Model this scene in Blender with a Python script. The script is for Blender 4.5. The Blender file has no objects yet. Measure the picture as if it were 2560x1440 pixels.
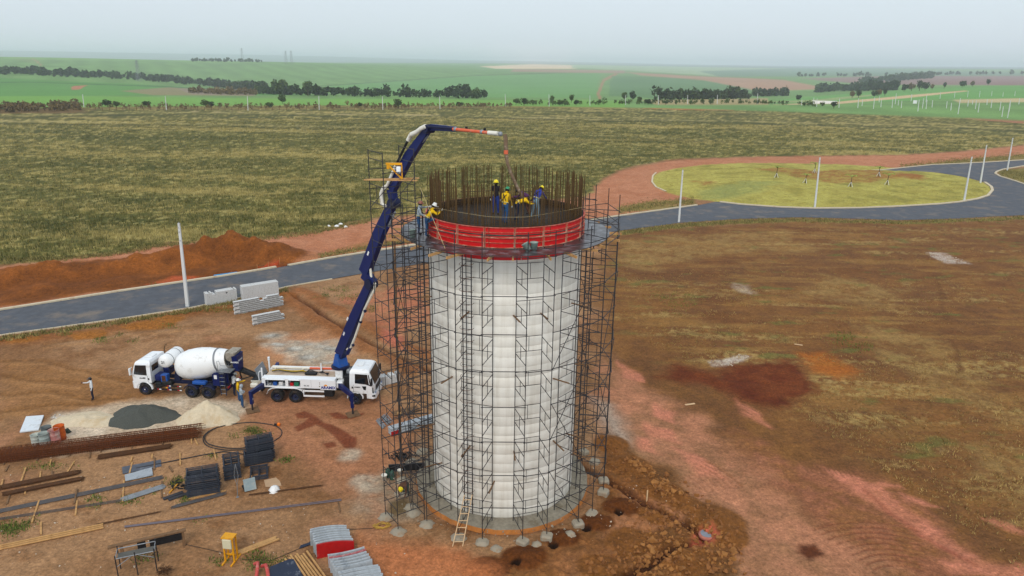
import bpy, bmesh, math, random
import numpy as np
from mathutils import Vector, Matrix
random.seed(7)
scene = bpy.context.scene
col = scene.collection
rad = math.radians
PI = math.pi

# ------------------------------------------------------------------ camera, sky, sun, exposure
CAM_H = 24.0
FOC, CX, CY, HOR, ROLL = 1780., 1280., 720., 158., 0.0125      # photograph is 2560 x 1440
PITCH = math.atan((CY - HOR) / FOC)
SP, CP = math.sin(PITCH), math.cos(PITCH)
CR, SR = math.cos(ROLL), math.sin(ROLL)
cd = bpy.data.cameras.new('camera')
cd.sensor_width = 36.0
cd.lens = 36.0 * FOC / 2560.
cd.clip_start = 0.5
cd.clip_end = 60000
cam = bpy.data.objects.new('camera', cd)
col.objects.link(cam)
cam.matrix_world = Matrix.Translation((0, 0, CAM_H)) @ Matrix.Rotation(PI/2 - PITCH, 4, 'X') @ Matrix.Rotation(ROLL, 4, 'Z')
scene.camera = cam

SUN_EL, SUN_AZ = 44., 186.          # azimuth clockwise from the view direction (+Y): behind the camera, a little left
world = bpy.data.worlds.new('World')
scene.world = world
world.use_nodes = True
wn, wl = world.node_tree.nodes, world.node_tree.links
bg = wn['Background']
sky = wn.new('ShaderNodeTexSky')
sky.sky_type = 'NISHITA'
sky.sun_disc = False
sky.sun_elevation = rad(SUN_EL)
sky.sun_rotation = rad(SUN_AZ)
sky.altitude = 600
sky.air_density = 1.2
sky.dust_density = 6.0
sky.ozone_density = 2.0
wmix = wn.new('ShaderNodeMix')
wmix.data_type = 'RGBA'
wmix.inputs[0].default_value = 0.78
wmix.inputs[7].default_value = (8.35, 9.3, 10.2, 1)      # thin even cloud veil over the clear sky
wl.new(sky.outputs[0], wmix.inputs[6])
wl.new(wmix.outputs[2], bg.inputs[0])
bg.inputs[1].default_value = 0.1

sl = bpy.data.lights.new('sun', 'SUN')
sl.energy = 1.4
sl.angle = rad(18)
sl.color = (1.0, 0.95, 0.88)
sun = bpy.data.objects.new('sun', sl)
col.objects.link(sun)
sd = Vector((math.sin(rad(SUN_AZ))*math.cos(rad(SUN_EL)), math.cos(rad(SUN_AZ))*math.cos(rad(SUN_EL)), math.sin(rad(SUN_EL))))
sun.rotation_euler = sd.to_track_quat('Z', 'Y').to_euler()
sun.location = (0, -40, 80)

vs = scene.view_settings
vs.view_transform = 'Standard'
vs.look = 'None'
vs.exposure = 0.08
vs.gamma = 1.0
vs.use_curve_mapping = False
scene.render.engine = 'CYCLES'
scene.cycles.use_denoising = True
scene.cycles.max_bounces = 6
scene.cycles.volume_bounces = 1
scene.cycles.transparent_max_bounces = 8

HAZE_D = 0.00017
# ------------------------------------------------------------------ measuring helpers
def ray(u, v):
    du, dv = u - CX, v - CY
    a = -(-du*SR + dv*CR) / FOC
    b = (du*CR + dv*SR) / FOC
    return b, CP + SP*a, -SP + CP*a
def G(u, v, z=0.0):
    b, fy, dz = ray(u, v)
    t = (z - CAM_H) / dz
    return Vector((b*t, fy*t, z))
def AT(u, v, Y):
    b, fy, dz = ray(u, v)
    t = Y / fy
    return Vector((b*t, Y, CAM_H + dz*t))
def ONPLANE(u, v, p, n):
    d = Vector(ray(u, v)); o = Vector((0, 0, CAM_H))
    return o + d * ((p - o).dot(n) / d.dot(n))
def proj(x, y, z):
    z = z - CAM_H
    d = y*CP - z*SP; up = y*SP + z*CP
    du = FOC*x/d; dv = -FOC*up/d
    return CX + du*CR - dv*SR, CY + du*SR + dv*CR
def lin(r, g, b, k=1.0):
    def f(c):
        c /= 255.
        return c/12.92 if c <= .04045 else ((c+.055)/1.055)**2.4
    return (f(r)*k, f(g)*k, f(b)*k)

# ------------------------------------------------------------------ value noise in numpy
_rng = np.random.RandomState(11)
_tab = _rng.rand(512, 512)
def vnoise(x, y):
    xi = np.floor(x).astype(np.int64); yi = np.floor(y).astype(np.int64)
    fx = x - xi; fy = y - yi
    fx = fx*fx*(3-2*fx); fy = fy*fy*(3-2*fy)
    a = _tab[xi & 511, yi & 511]; b = _tab[(xi+1) & 511, yi & 511]
    c = _tab[xi & 511, (yi+1) & 511]; d = _tab[(xi+1) & 511, (yi+1) & 511]
    return (a*(1-fx) + b*fx)*(1-fy) + (c*(1-fx) + d*fx)*fy
def fbm(x, y, o=4, sx=1., sy=1.):
    s = 0.; a = 1.; t = 0.
    x = x*sx; y = y*sy
    for i in range(o):
        s = s + a*vnoise(x + 17.3*i, y + 41.7*i); t += a
        a *= .55; x = x*2.03; y = y*2.03
    return s/t
def sstep(e0, e1, x):
    t = np.clip((x - e0)/(e1 - e0), 0, 1)
    return t*t*(3-2*t)

# ------------------------------------------------------------------ materials
MATS = {}
def mat(name, c, rough=.7, metal=0., var=.12, scale=3., bump=0., stain=None, stain_amt=.5, stain_scale=2., spec=.3, coat=0., distort=0.):
    """plain painted / raw surface with broken-up colour; stain = second colour in noise patches"""
    if name in MATS: return MATS[name]
    m = bpy.data.materials.new(name); m.use_nodes = True
    n, l = m.node_tree.nodes, m.node_tree.links
    p = n['Principled BSDF']
    p.inputs['Roughness'].default_value = rough
    p.inputs['Metallic'].default_value = metal
    p.inputs['Specular IOR Level'].default_value = spec
    p.inputs['Coat Weight'].default_value = coat
    tc = n.new('ShaderNodeTexCoord')
    nz = n.new('ShaderNodeTexNoise'); nz.inputs['Scale'].default_value = scale; nz.inputs['Detail'].default_value = 6
    nz.inputs['Roughness'].default_value = .65
    l.new(tc.outputs['Object'], nz.inputs['Vector'])
    rp = n.new('ShaderNodeValToRGB')
    rp.color_ramp.elements[0].position = .3; rp.color_ramp.elements[1].position = .7
    rp.color_ramp.elements[0].color = (c[0]*(1-var), c[1]*(1-var), c[2]*(1-var), 1)
    rp.color_ramp.elements[1].color = (min(1, c[0]*(1+var)), min(1, c[1]*(1+var)), min(1, c[2]*(1+var)), 1)
    l.new(nz.outputs['Fac'], rp.inputs['Fac'])
    out = rp.outputs['Color']
    if stain:
        n2 = n.new('ShaderNodeTexNoise'); n2.inputs['Scale'].default_value = stain_scale; n2.inputs['Detail'].default_value = 8
        n2.inputs['Roughness'].default_value = .7; n2.inputs['Distortion'].default_value = distort
        l.new(tc.outputs['Object'], n2.inputs['Vector'])
        r2 = n.new('ShaderNodeMapRange'); r2.inputs[1].default_value = .62 - .25*stain_amt; r2.inputs[2].default_value = .78 - .2*stain_amt
        l.new(n2.outputs['Fac'], r2.inputs[0])
        mx = n.new('ShaderNodeMix'); mx.data_type = 'RGBA'
        l.new(r2.outputs[0], mx.inputs[0]); l.new(out, mx.inputs[6]); mx.inputs[7].default_value = (*stain, 1)
        out = mx.outputs[2]
    l.new(out, p.inputs['Base Color'])
    if bump:
        bp = n.new('ShaderNodeBump'); bp.inputs['Strength'].default_value = bump; bp.inputs['Distance'].default_value = .05
        l.new(nz.outputs['Fac'], bp.inputs['Height']); l.new(bp.outputs[0], p.inputs['Normal'])
    MATS[name] = m
    return m

# ------------------------------------------------------------------ mesh builder
class MB:
    def __init__(self): self.v = []; self.f = []; self.smooth = set()
    def add(self, vs, fs, M=None, smooth=False):
        o = len(self.v)
        if M is not None: vs = [M @ Vector(p) for p in vs]
        self.v += [tuple(p) for p in vs]
        for f in fs:
            if smooth: self.smooth.add(len(self.f))
            self.f.append(tuple(i+o for i in f))
        return self
    def box(self, c, s, M=None, rz=0., taper=1.):
        x, y, z = s[0]/2, s[1]/2, s[2]/2
        R = Matrix.Translation(c) @ Matrix.Rotation(rz, 4, 'Z')
        if M is not None: R = M @ R
        t = taper
        vs = [(-x,-y,-z),(x,-y,-z),(x,y,-z),(-x,y,-z),(-x*t,-y*t,z),(x*t,-y*t,z),(x*t,y*t,z),(-x*t,y*t,z)]
        return self.add(vs, [(3,2,1,0),(4,5,6,7),(0,1,5,4),(1,2,6,5),(2,3,7,6),(3,0,4,7)], R)
    def bbox(self, c, s, b=.03, M=None, rz=0.):
        """box with bevelled (chamfered) edges, built from three crossed slabs' hull points"""
        x, y, z = s[0]/2, s[1]/2, s[2]/2; b = min(b, x*.9, y*.9, z*.9)
        bm = bmesh.new(); 
        for sx in (-1,1):
            for sy in (-1,1):
                for sz in (-1,1):
                    bm.verts.new((sx*(x-b), sy*(y-b), sz*z)); bm.verts.new((sx*(x-b), sy*y, sz*(z-b))); bm.verts.new((sx*x, sy*(y-b), sz*(z-b)))
        bmesh.ops.convex_hull(bm, input=bm.verts)
        R = Matrix.Translation(c) @ Matrix.Rotation(rz, 4, 'Z')
        if M is not None: R = M @ R
        bm.verts.index_update()
        self.add([v.co.copy() for v in bm.verts], [[v.index for v in f.verts] for f in bm.faces], R); bm.free()
        return self
    def hull(self, pts, M=None):
        bm = bmesh.new()
        for p in pts: bm.verts.new(p)
        bmesh.ops.convex_hull(bm, input=bm.verts)
        bmesh.ops.delete(bm, geom=[v for v in bm.verts if not v.link_faces], context='VERTS')
        bm.verts.index_update()
        self.add([v.co.copy() for v in bm.verts], [[v.index for v in f.verts] for f in bm.faces], M); bm.free()
        return self
    def tube(self, p0, p1, r, n=6, r1=None, M=None, caps=True, smooth=True):
        p0, p1 = Vector(p0), Vector(p1); d = (p1-p0)
        if d.length < 1e-6: return self
        d.normalize()
        a = d.orthogonal().normalized(); b = d.cross(a)
        if r1 is None: r1 = r
        vs = []
        for p, q in ((p0, r), (p1, r1)):
            for i in range(n):
                t = 2*PI*i/n
                vs.append(p + (a*math.cos(t) + b*math.sin(t))*q)
        self.add(vs, [(i, (i+1) % n, n+(i+1) % n, n+i) for i in range(n)], M, smooth)
        if caps: 
            self.add(vs[:n], [tuple(range(n-1, -1, -1))], M); self.add(vs[n:], [tuple(range(n))], M)
        return self
    def path(self, pts, r, n=6, M=None, rs=None):
        pts = [Vector(p) for p in pts]; k = len(pts); rings = []
        pa = None
        for i, p in enumerate(pts):
            d = (pts[min(i+1, k-1)] - pts[max(i-1, 0)]).normalized()
            if pa is None: a = d.orthogonal().normalized()
            else:
                a = pa - d*pa.dot(d)
                a = a.normalized() if a.length > 1e-5 else d.orthogonal().normalized()
            pa = a; b = d.cross(a); q = rs[i] if rs else r
            rings.append([p + (a*math.cos(2*PI*j/n) + b*math.sin(2*PI*j/n))*q for j in range(n)])
        vs = [v for rg in rings for v in rg]; fs = []
        for i in range(k-1):
            for j in range(n): fs.append((i*n+j, i*n+(j+1) % n, (i+1)*n+(j+1) % n, (i+1)*n+j))
        self.add(vs, fs, M, True)
        self.add(rings[0], [tuple(range(n-1, -1, -1))], M); self.add(rings[-1], [tuple(range(n))], M)
        return self
    def lathe(self, prof, n=24, M=None, smooth=True, a0=0., a1=2*PI):
        full = abs(a1-a0-2*PI) < 1e-6; m = n if full else n+1; vs = []; fs = []
        for (r, z) in prof:
            for i in range(m):
                t = a0 + (a1-a0)*i/n
                vs.append((r*math.cos(t), r*math.sin(t), z))
        for k in range(len(prof)-1):
            for i in range(n):
                j = (i+1) % m
                fs.append((k*m+i, k*m+j, (k+1)*m+j, (k+1)*m+i))
        return self.add(vs, fs, M, smooth)
    def prism(self, poly, y0, y1, M=None):
        """poly in local x,z extruded along local y"""
        n = len(poly)
        vs = [(p[0], y0, p[1]) for p in poly] + [(p[0], y1, p[1]) for p in poly]
        return self.add(vs, [tuple(range(n)), tuple(range(2*n-1, n-1, -1))] + [(i, i+n, (i+1) % n + n, (i+1) % n) for i in range(n)], M)
    def ball(self, c, r, n=10, M=None, sc=(1,1,1)):
        vs = []; fs = []; k = max(4, n//2)
        for i in range(k+1):
            th = PI*i/k
            for j in range(n):
                ph = 2*PI*j/n
                vs.append((c[0]+r*sc[0]*math.sin(th)*math.cos(ph), c[1]+r*sc[1]*math.sin(th)*math.sin(ph), c[2]+r*sc[2]*math.cos(th)))
        for i in range(k):
            for j in range(n): fs.append((i*n+j, (i+1)*n+j, (i+1)*n+(j+1) % n, i*n+(j+1) % n))
        return self.add(vs, fs, M, True)
    def mesh(self, name):
        me = bpy.data.meshes.new(name)
        me.from_pydata(self.v, [], self.f)
        if self.smooth:
            fl = np.zeros(len(self.f), dtype=bool); fl[list(self.smooth)] = True
            me.polygons.foreach_set('use_smooth', fl)
        bm = bmesh.new(); bm.from_mesh(me); bmesh.ops.recalc_face_normals(bm, faces=bm.faces); bm.to_mesh(me); bm.free()
        return me
    def build(self, name, m, parent=None, loc=None, rz=0.):
        me = self.mesh(name)
        return put(me, name, m, parent, loc, rz)
def put(me, name, m=None, parent=None, loc=None, rz=0., M=None):
    o = bpy.data.objects.new(name, me); col.objects.link(o)
    if m is not None:
        ms = m if isinstance(m, (list, tuple)) else [m]
        if not me.materials:
            for q in ms: me.materials.append(q)
    if parent is not None: o.parent = parent
    if M is not None: o.matrix_local = M
    else:
        if loc is not None: o.location = loc
        if rz: o.rotation_euler = (0, 0, rz)
    return o
def tag(o, label, cat, group=None, kind=None):
    o['label'] = label
    if cat: o['category'] = cat
    if group: o['group'] = group
    if kind: o['kind'] = kind
    return o
def thing(name, label, cat, loc=(0,0,0), rz=0., group=None):
    o = bpy.data.objects.new(name, None); col.objects.link(o)
    o.empty_display_size = .2
    o.location = loc; o.rotation_euler = (0, 0, rz)
    return tag(o, label, cat, group)
def copy_tree(o, parent=None):
    c = o.copy(); col.objects.link(c); c.parent = parent
    for ch in list(o.children): copy_tree(ch, c)
    return c
def structure(o):
    o['kind'] = 'structure'; return o

# ================================================================== TERRAIN
_PD = np.array([400., 470, 620, 900, 1200, 1600, 2600, 4000, 8000, 15000])
_PU = np.array([-900., 0, 640, 1280, 1920, 2560, 3400])
_PV = np.array([            # image row at which the land lies at each distance, per column
    [  0, 247, 226, 200, 180, 160, 131, 133, 128, 116],
    [  0, 256, 235, 206, 187, 170, 142, 145, 142, 126],
    [  0, 264, 242, 229, 221, 203, 154, 156, 154, 137],
    [  0, 262, 247, 238, 229, 213, 176, 165, 158, 152],
    [  0, 262, 254, 243, 235, 220, 192, 179, 168, 164],
    [  0, 279, 255, 229, 216, 210, 196, 183, 172, 168],
    [  0, 290, 265, 240, 226, 220, 206, 194, 183, 179]], dtype=float)
_PZ = np.zeros_like(_PV)
for i, u in enumerate(_PU):
    for j, D in enumerate(_PD):
        if j: 
            # ray of that pixel: height where its horizontal range is D
            b, fy, dz = ray(u, _PV[i, j]); _PZ[i, j] = CAM_H + dz * D / math.hypot(b, fy)
_PA = np.array([math.atan2(ray(u, 200)[0], ray(u, 200)[1]) for u in _PU])
def far_z(az, D):
    az = np.clip(az, _PA[0], _PA[-1])
    k = np.clip(np.searchsorted(_PA, az) - 1, 0, len(_PA)-2)
    t = (az - _PA[k])/(_PA[k+1] - _PA[k]); t = t*t*(3-2*t)
    lD = np.log(np.clip(D, 400, 15000)); L = np.log(_PD)
    m = np.clip(np.searchsorted(L, lD) - 1, 0, len(L)-2)
    s = (lD - L[m])/(L[m+1] - L[m]); s = s*s*(3-2*s)*.5 + s*.5
    z = (_PZ[k, m]*(1-s) + _PZ[k, m+1]*s)*(1-t) + (_PZ[k+1, m]*(1-s) + _PZ[k+1, m+1]*s)*t
    return z * sstep(400, 520, D)

rows = [18.]
while rows[-1] < 430: rows.append(rows[-1] + min(max(.075, .8*rows[-1]**2/17088.), 6.))
while rows[-1] < 15500: rows.append(rows[-1]*1.021)
rows = np.array(rows); NR = len(rows)
NC = 900
azs = np.linspace(rad(-54), rad(54), NC)
AZ, DD = np.meshgrid(azs, rows)
X = (DD*np.sin(AZ)).ravel(); Y = (DD*np.cos(AZ)).ravel(); AZ = AZ.ravel(); DD = DD.ravel()
Z = far_z(AZ, DD)
near = DD < 440
N1 = fbm(X, Y, 4, .16, .16); N2 = fbm(X+90, Y-30, 4, .7, .7); N3 = fbm(X-50, Y+80, 4, .045, .045); N4 = fbm(X+9, Y+5, 3, 2.6, 2.6)
WX = (fbm(X+200, Y, 4, .35, .35)-.5); WY = (fbm(X, Y+300, 4, .35, .35)-.5)
C = np.zeros((len(X), 3))
def setc(idx, c, a):
    a = np.asarray(a)[:, None]; C[idx] = C[idx]*(1-a) + np.array(c)[None, :]*a
def mix3(c0, c1, t): return np.array(c0)[None, :]*(1-t[:, None]) + np.array(c1)[None, :]*t[:, None]
K = .83                                                  # photo value -> reflectance
def L(r, g, b):
    c = np.array(lin(r, g, b, K)); m = c @ np.array([.3, .59, .11])
    return tuple(np.clip(m + (c-m)*1.06, .002, .86))
def LW(r, g, b): return lin(r, g, b, .93)

def pts_w(px): return np.array([G(u, v)[:2] for u, v in px])
def sd_poly(px, py, P):
    d = np.full(len(px), 1e9); ins = np.zeros(len(px), bool); n = len(P)
    for i in range(n):
        a = P[i]; b = P[(i+1) % n]; e = b-a; wx = px-a[0]; wy = py-a[1]
        t = np.clip((wx*e[0]+wy*e[1])/(e@e+1e-12), 0, 1)
        d = np.minimum(d, (wx-e[0]*t)**2+(wy-e[1]*t)**2)
        c = ((a[1] > py) != (b[1] > py))
        if e[1] != 0: ins ^= c & (px < a[0] + (py-a[1])/e[1]*e[0])
    d = np.sqrt(d); return np.where(ins, -d, d)
def sd_line(px, py, P):
    d = np.full(len(px), 1e9)
    for i in range(len(P)-1):
        a = P[i]; b = P[i+1]; e = b-a; wx = px-a[0]; wy = py-a[1]
        t = np.clip((wx*e[0]+wy*e[1])/(e@e+1e-12), 0, 1)
        d = np.minimum(d, (wx-e[0]*t)**2+(wy-e[1]*t)**2)
    return np.sqrt(d)
def sel(P, m):
    return np.nonzero(near & (X > P[:,0].min()-m) & (X < P[:,0].max()+m) & (Y > P[:,1].min()-m) & (Y < P[:,1].max()+m))[0]
def area(px, c=None, soft=.6, warp=1., amt=1., dz=0., c2=None, flat=False, world=False, brk=0.):
    """an irregular patch of ground: outline in photo pixels, laid on the ground in metres"""
    P = np.array(px) if world else pts_w(px)
    i = sel(P, soft + warp + 1)
    if not len(i): return
    d = sd_poly(X[i]+WX[i]*warp*2, Y[i]+WY[i]*warp*2, P)
    a = 1 - sstep(-soft, soft, d)
    if brk: a = a*(1-brk + brk*sstep(.38, .6, N2[i]*.6+N4[i]*.4))
    if c is not None:
        if c2 is not None:
            cc = mix3(c, c2, sstep(.35, .65, N2[i]*.6+N1[i]*.4)); C[i] = C[i]*(1-(a*amt)[:, None]) + cc*(a*amt)[:, None]
        else: setc(i, c, a*amt)
    if dz: Z[i] += dz*a
    if flat: Z[i] = Z[i]*(1-a) + flat*a
def stroke(px, w, c=None, soft=.3, warp=.3, amt=1., dz=0., world=False, brk=0.):
    P = np.array(px) if world else pts_w(px)
    i = sel(P, w + soft + warp + 1)
    if not len(i): return
    d = sd_line(X[i]+WX[i]*warp*2, Y[i]+WY[i]*warp*2, P)
    a = 1 - sstep(w/2-soft, w/2+soft, d)
    if brk: a = a*(1-brk + brk*sstep(.4, .62, N2[i]))
    if c is not None: setc(i, c, a*amt)
    if dz: Z[i] += dz*a
def mound(u, v, r, h, c=None, sx=1., rot=0., p=1.5):
    q = G(u, v); i = sel(np.array([[q.x-r*2, q.y-r*2], [q.x+r*2, q.y+r*2]]), 1)
    dx = X[i]-q.x; dy = Y[i]-q.y; cc, ss = math.cos(rot), math.sin(rot)
    d = np.sqrt(((dx*cc+dy*ss)/sx)**2+(-dx*ss+dy*cc)**2)/r + (N2[i]-.5)*.28 + (N1[i]-.5)*.2
    a = np.clip(1-d, 0, 1)**p if h > 0 else np.clip(1-d, 0, 1)**.6
    Z[i] += h*a*(0.9+.2*N4[i])
    if c is not None: setc(i, c, sstep(0, .25, np.clip(1-d, 0, 1)))

# ---- base soils
i = np.nonzero(near)[0]
C[:] = L(150, 106, 70)
C[i] = mix3(L(138, 100, 68), L(164, 126, 92), sstep(.3, .7, N1[i]))
setc(i, L(122, 82, 50), sstep(.55, .75, N2[i])*.55)
setc(i, L(176, 128, 96), sstep(.58, .8, fbm(X[i]+33, Y[i], 4, .3, .3))*.6)
# right-hand field: brown, thin dry grass
area([(1500, 590), (1700, 566), (2000, 552), (2250, 558), (2700, 545), (3300, 700), (3300, 1700), (2200, 1500), (1960, 1300), (1700, 1120), (1530, 960), (1480, 760)], L(128, 88, 50), 2.5, 1.5, c2=L(112, 76, 46))
R = np.nonzero(near & (X > 4) & (Y < 130) & (X > (Y-36)*.02))[0]
def field_mask(px): 
    P = pts_w(px); m = np.zeros(len(X)); k = sel(P, 6); m[k] = 1 - sstep(-3, 3, sd_poly(X[k]+WX[k]*4, Y[k]+WY[k]*4, P)); return m
FR = field_mask([(1520, 600), (1700, 570), (2000, 556), (2250, 562), (2700, 550), (3300, 700), (3300, 1600), (2500, 1350), (2200, 1150), (1960, 1000), (1640, 880), (1540, 800)])
st = fbm(X*.55+Y*.12, Y, 5, .25, .8)
setc(np.arange(len(X)), L(150, 112, 64), FR*sstep(.48, .72, st)*.6)
setc(np.arange(len(X)), L(172, 146, 92), FR*sstep(.56, .74, fbm(X*.6+70, Y, 5, .16, .5))*sstep(.42, .6, N4)*.65)
setc(np.arange(len(X)), L(104, 64, 36), FR*sstep(.55, .75, fbm(X*.7-20, Y+60, 5, .2, .4))*.65)
setc(np.arange(len(X)), L(104, 104, 54), FR*sstep(.63, .8, fbm(X+120, Y-44, 4, .3, .6))*.7)
for q in [[(1560, 600), (1750, 585), (1960, 580), (2000, 610), (1800, 640), (1600, 680), (1545, 650)], [(1900, 600), (2050, 606), (2040, 628), (1930, 630)], [(2140, 800), (2330, 830), (2470, 960), (2560, 1050), (2500, 1060), (2350, 980), (2180, 880)], [(2420, 1130), (2600, 1120), (2700, 1260), (2540, 1270), (2440, 1200)], [(2050, 690), (2250, 720), (2200, 760), (2000, 740)]]:
    area(q, L(166, 136, 84), 1.5, 2.5, .55, brk=.75)
# pink sub-soil scraped bare
area([(1500, 900), (1580, 940), (1700, 1010), (1800, 1090), (1900, 1180), (1990, 1270), (2080, 1330), (2260, 1440), (2050, 1500), (1880, 1440), (1790, 1300), (1690, 1190), (1560, 1110), (1480, 1080)], L(186, 128, 98), 1.0, 1.6, .86, c2=L(158, 112, 82))
area([(1820, 1080), (1990, 1160), (2150, 1180), (2280, 1260), (2480, 1400), (2560, 1440), (2300, 1470), (2050, 1300), (1900, 1200)], L(178, 114, 88), .8, 1.4, .5, brk=.6)
for q in [[(2060, 1170), (2130, 1190), (2210, 1240), (2330, 1320), (2450, 1390), (2420, 1400), (2250, 1310), (2120, 1230)], [(2240, 1235), (2300, 1250), (2350, 1270), (2260, 1262)], [(2160, 1210), (2240, 1215), (2250, 1222), (2170, 1220)], [(2450, 1290), (2520, 1310), (2600, 1340), (2500, 1318)], [(2350, 1400), (2480, 1400), (2600, 1430), (2560, 1450), (2380, 1430)], [(1680, 1120), (1760, 1150), (1830, 1200), (1740, 1190)], [(1610, 1060), (1680, 1080), (1700, 1110), (1630, 1090)], [(1840, 1000), (1900, 1040), (1920, 1070), (1860, 1040)], [(1640, 1010), (1700, 1030), (1690, 1060), (1640, 1040)], [(1600, 1090), (1640, 1100), (1640, 1140), (1600, 1120)], [(1540, 905), (1600, 930), (1620, 955), (1560, 945)]]:
    area(q, L(206, 132, 106), .35, .7, .8, brk=.3)
stroke([(2150, 1225), (2230, 1290), (2330, 1350), (2440, 1410)], .25, L(130, 62, 44), .25, .4, .8, brk=.5)
# dark red, orange and white spills
area([(1850, 915), (1920, 905), (2000, 900), (2010, 935), (2040, 975), (1990, 1015), (1960, 1035), (1890, 1020), (1800, 985), (1720, 960), (1640, 935), (1700, 915), (1790, 935)], L(92, 40, 20), 1.0, 1.8, .95, c2=L(112, 58, 30))
area([(2010, 880), (2060, 880), (2140, 925), (2120, 945), (2040, 930)], L(166, 96, 42), .8, 1., .8)
area([(1780, 905), (1815, 898), (1850, 886), (1878, 889), (1850, 905), (1820, 918), (1790, 918)], L(205, 195, 185), .35, .7, .85, brk=.7)
area([(2310, 632), (2350, 632), (2410, 650), (2420, 660), (2370, 660), (2330, 645)], L(200, 185, 172), .5, .8, .8, brk=.7)
area([(1830, 705), (1880, 712), (1890, 735), (1850, 730)], L(190, 172, 150), .5, .8, .6, brk=.8)
area([(1490, 1000), (1530, 1015), (1580, 1090), (1560, 1110), (1500, 1070)], L(172, 158, 142), 1., 1., .75)
area([(1990, 1365), (2030, 1360), (2055, 1385), (2020, 1405), (1992, 1390)], L(86, 44, 24), .25, .5, .95)
# tread marks left by a turning machine
def arcs(u, v, r0, r1, a0, a1, c, n=12, w=.13, dz=-.03):
    q = G(u, v)
    for k in range(n):
        r = r0 + (r1-r0)*k/(n-1)
        stroke([(q.x + r*math.cos(rad(t)), q.y + r*math.sin(rad(t))) for t in np.linspace(a0, a1, 12)], w, c, .07, .2, .6, dz*1.6, world=True, brk=.4)
arcs(1880, 1170, 3.4, 7.6, -8, 28, L(112, 76, 48), 16)
arcs(1760, 1060, 2.6, 5.4, 5, 45, L(128, 84, 56), 9)
arcs(1960, 1080, 6.5, 11, -6, 22, L(104, 74, 44), 12)
arcs(1640, 1240, 2.4, 5.5, 10, 45, L(140, 90, 62), 9)
arcs(2300, 1500, 2.4, 6, 60, 120, L(120, 70, 50), 9)
arcs(1800, 800, 5.5, 12, -30, 10, L(118, 78, 44), 11, .16)
stroke([(2340, 690), (2360, 760), (2370, 800)], .35, L(96, 62, 36), .3, .5, .6)
stroke([(2380, 850), (2400, 900), (2395, 930)], .4, L(96, 62, 36), .3, .5, .6)
# churned clay and spoil beside the footing
area([(1490, 1080), (1540, 1090), (1600, 1150), (1680, 1170), (1720, 1240), (1800, 1265), (1850, 1310), (1860, 1370), (1830, 1480), (1500, 1500), (1180, 1440), (1230, 1390), (1330, 1375), (1420, 1350), (1480, 1300), (1500, 1230)], L(140, 92, 54), .6, .8, .95, c2=L(110, 74, 42))
area([(1560, 1230), (1680, 1260), (1730, 1300), (1620, 1330), (1500, 1350), (1530, 1290)], L(184, 128, 92), .4, .8, .7, brk=.4)
area([(1380, 1400), (1500, 1380), (1600, 1300), (1640, 1310), (1500, 1420), (1440, 1460)], L(172, 118, 80), .4, .6, .5, brk=.5)
for (u, v, r, h, s) in [(1570, 1165, 1.5, .55, 1.2), (1650, 1225, 1.3, .6, 1.5), (1700, 1255, 1.1, .4, 1.4), (1790, 1300, 1.6, .5, 1.3), (1820, 1340, 1.3, .4, 1), (1530, 1110, 1.4, .5, 1), (1640, 1290, 1., .3, 1.2), (1600, 1370, 1.6, .25, 1.4), (1700, 1390, 1.7, .3, 1.3), (1510, 1430, 1.4, .2, 1.2)]:
    mound(u, v, r, h, L(126, 82, 44), s, -.6)
for (u, v, r) in [(1550, 1268, .95), (1490, 1308, .95), (1405, 1345, .9), (1310, 1393, 1.1), (1215, 1424, 1.15)]:
    mound(u, v, r, .3, L(98, 56, 26), 1.25, .1)
for (u, v) in [(1547, 1283), (1466, 1322), (1383, 1363), (1290, 1408)]:
    mound(u, v, .3, -.5, L(40, 24, 12))
CH = sel(pts_w([(1480, 1080), (1700, 1180), (1870, 1310), (1860, 1480), (1180, 1440), (1400, 1340)]), 0)
chm = 1-sstep(-.5, .5, sd_poly(X[CH], Y[CH], pts_w([(1490, 1085), (1600, 1150), (1720, 1240), (1850, 1310), (1860, 1400), (1830, 1480), (1500, 1500), (1180, 1440), (1330, 1385), (1480, 1310), (1500, 1230)])))
Z[CH] += chm*(np.abs(fbm(X[CH], Y[CH], 4, 1.1, 1.1)-.5)*.55 + (fbm(X[CH]+5, Y[CH], 3, 4., 4.)-.5)*.16)
TR = [(1455, 1165), (1500, 1190), (1560, 1225), (1610, 1255), (1660, 1285), (1700, 1305), (1745, 1328)]
stroke(TR, .5, L(66, 32, 20), .14, .12, 1., -.55)
stroke([(1765, 1340), (1690, 1375), (1640, 1400), (1560, 1440), (1500, 1475)], .5, L(72, 42, 24), .16, .15, 1., -.45)
area([(1735, 1325), (1780, 1318), (1800, 1340), (1770, 1362), (1725, 1368)], L(196, 104, 80), .25, .35, .9)
# ---- works yard
area([(640, 985), (960, 1000), (1060, 1090), (1040, 1240), (980, 1330), (1140, 1420), (1000, 1440), (900, 1300), (840, 1210), (700, 1150), (640, 1080)], L(176, 122, 90), 1.2, 1.5, .8, c2=L(160, 110, 78))
area([(900, 1330), (1180, 1370), (1240, 1440), (1000, 1500), (900, 1440)], L(188, 118, 78), .8, 1., .8)
area([(0, 900), (330, 940), (640, 1020), (520, 1000), (300, 1010), (0, 1050)], L(152, 108, 66), 1., 1., .6)
for p in ([(0, 985), (120, 975), (240, 1000), (330, 990)], [(0, 1030), (150, 1010), (260, 1010)], [(-40, 905), (100, 900), (230, 935), (330, 950)], [(0, 940), (200, 960)], [(120, 860), (330, 830), (480, 815)]):
    stroke(p, .55, L(128, 88, 50), .3, .5, .6, -.05); 
    stroke([(a, b+10) for a, b in p], .4, L(176, 130, 86), .3, .5, .5)
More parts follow.
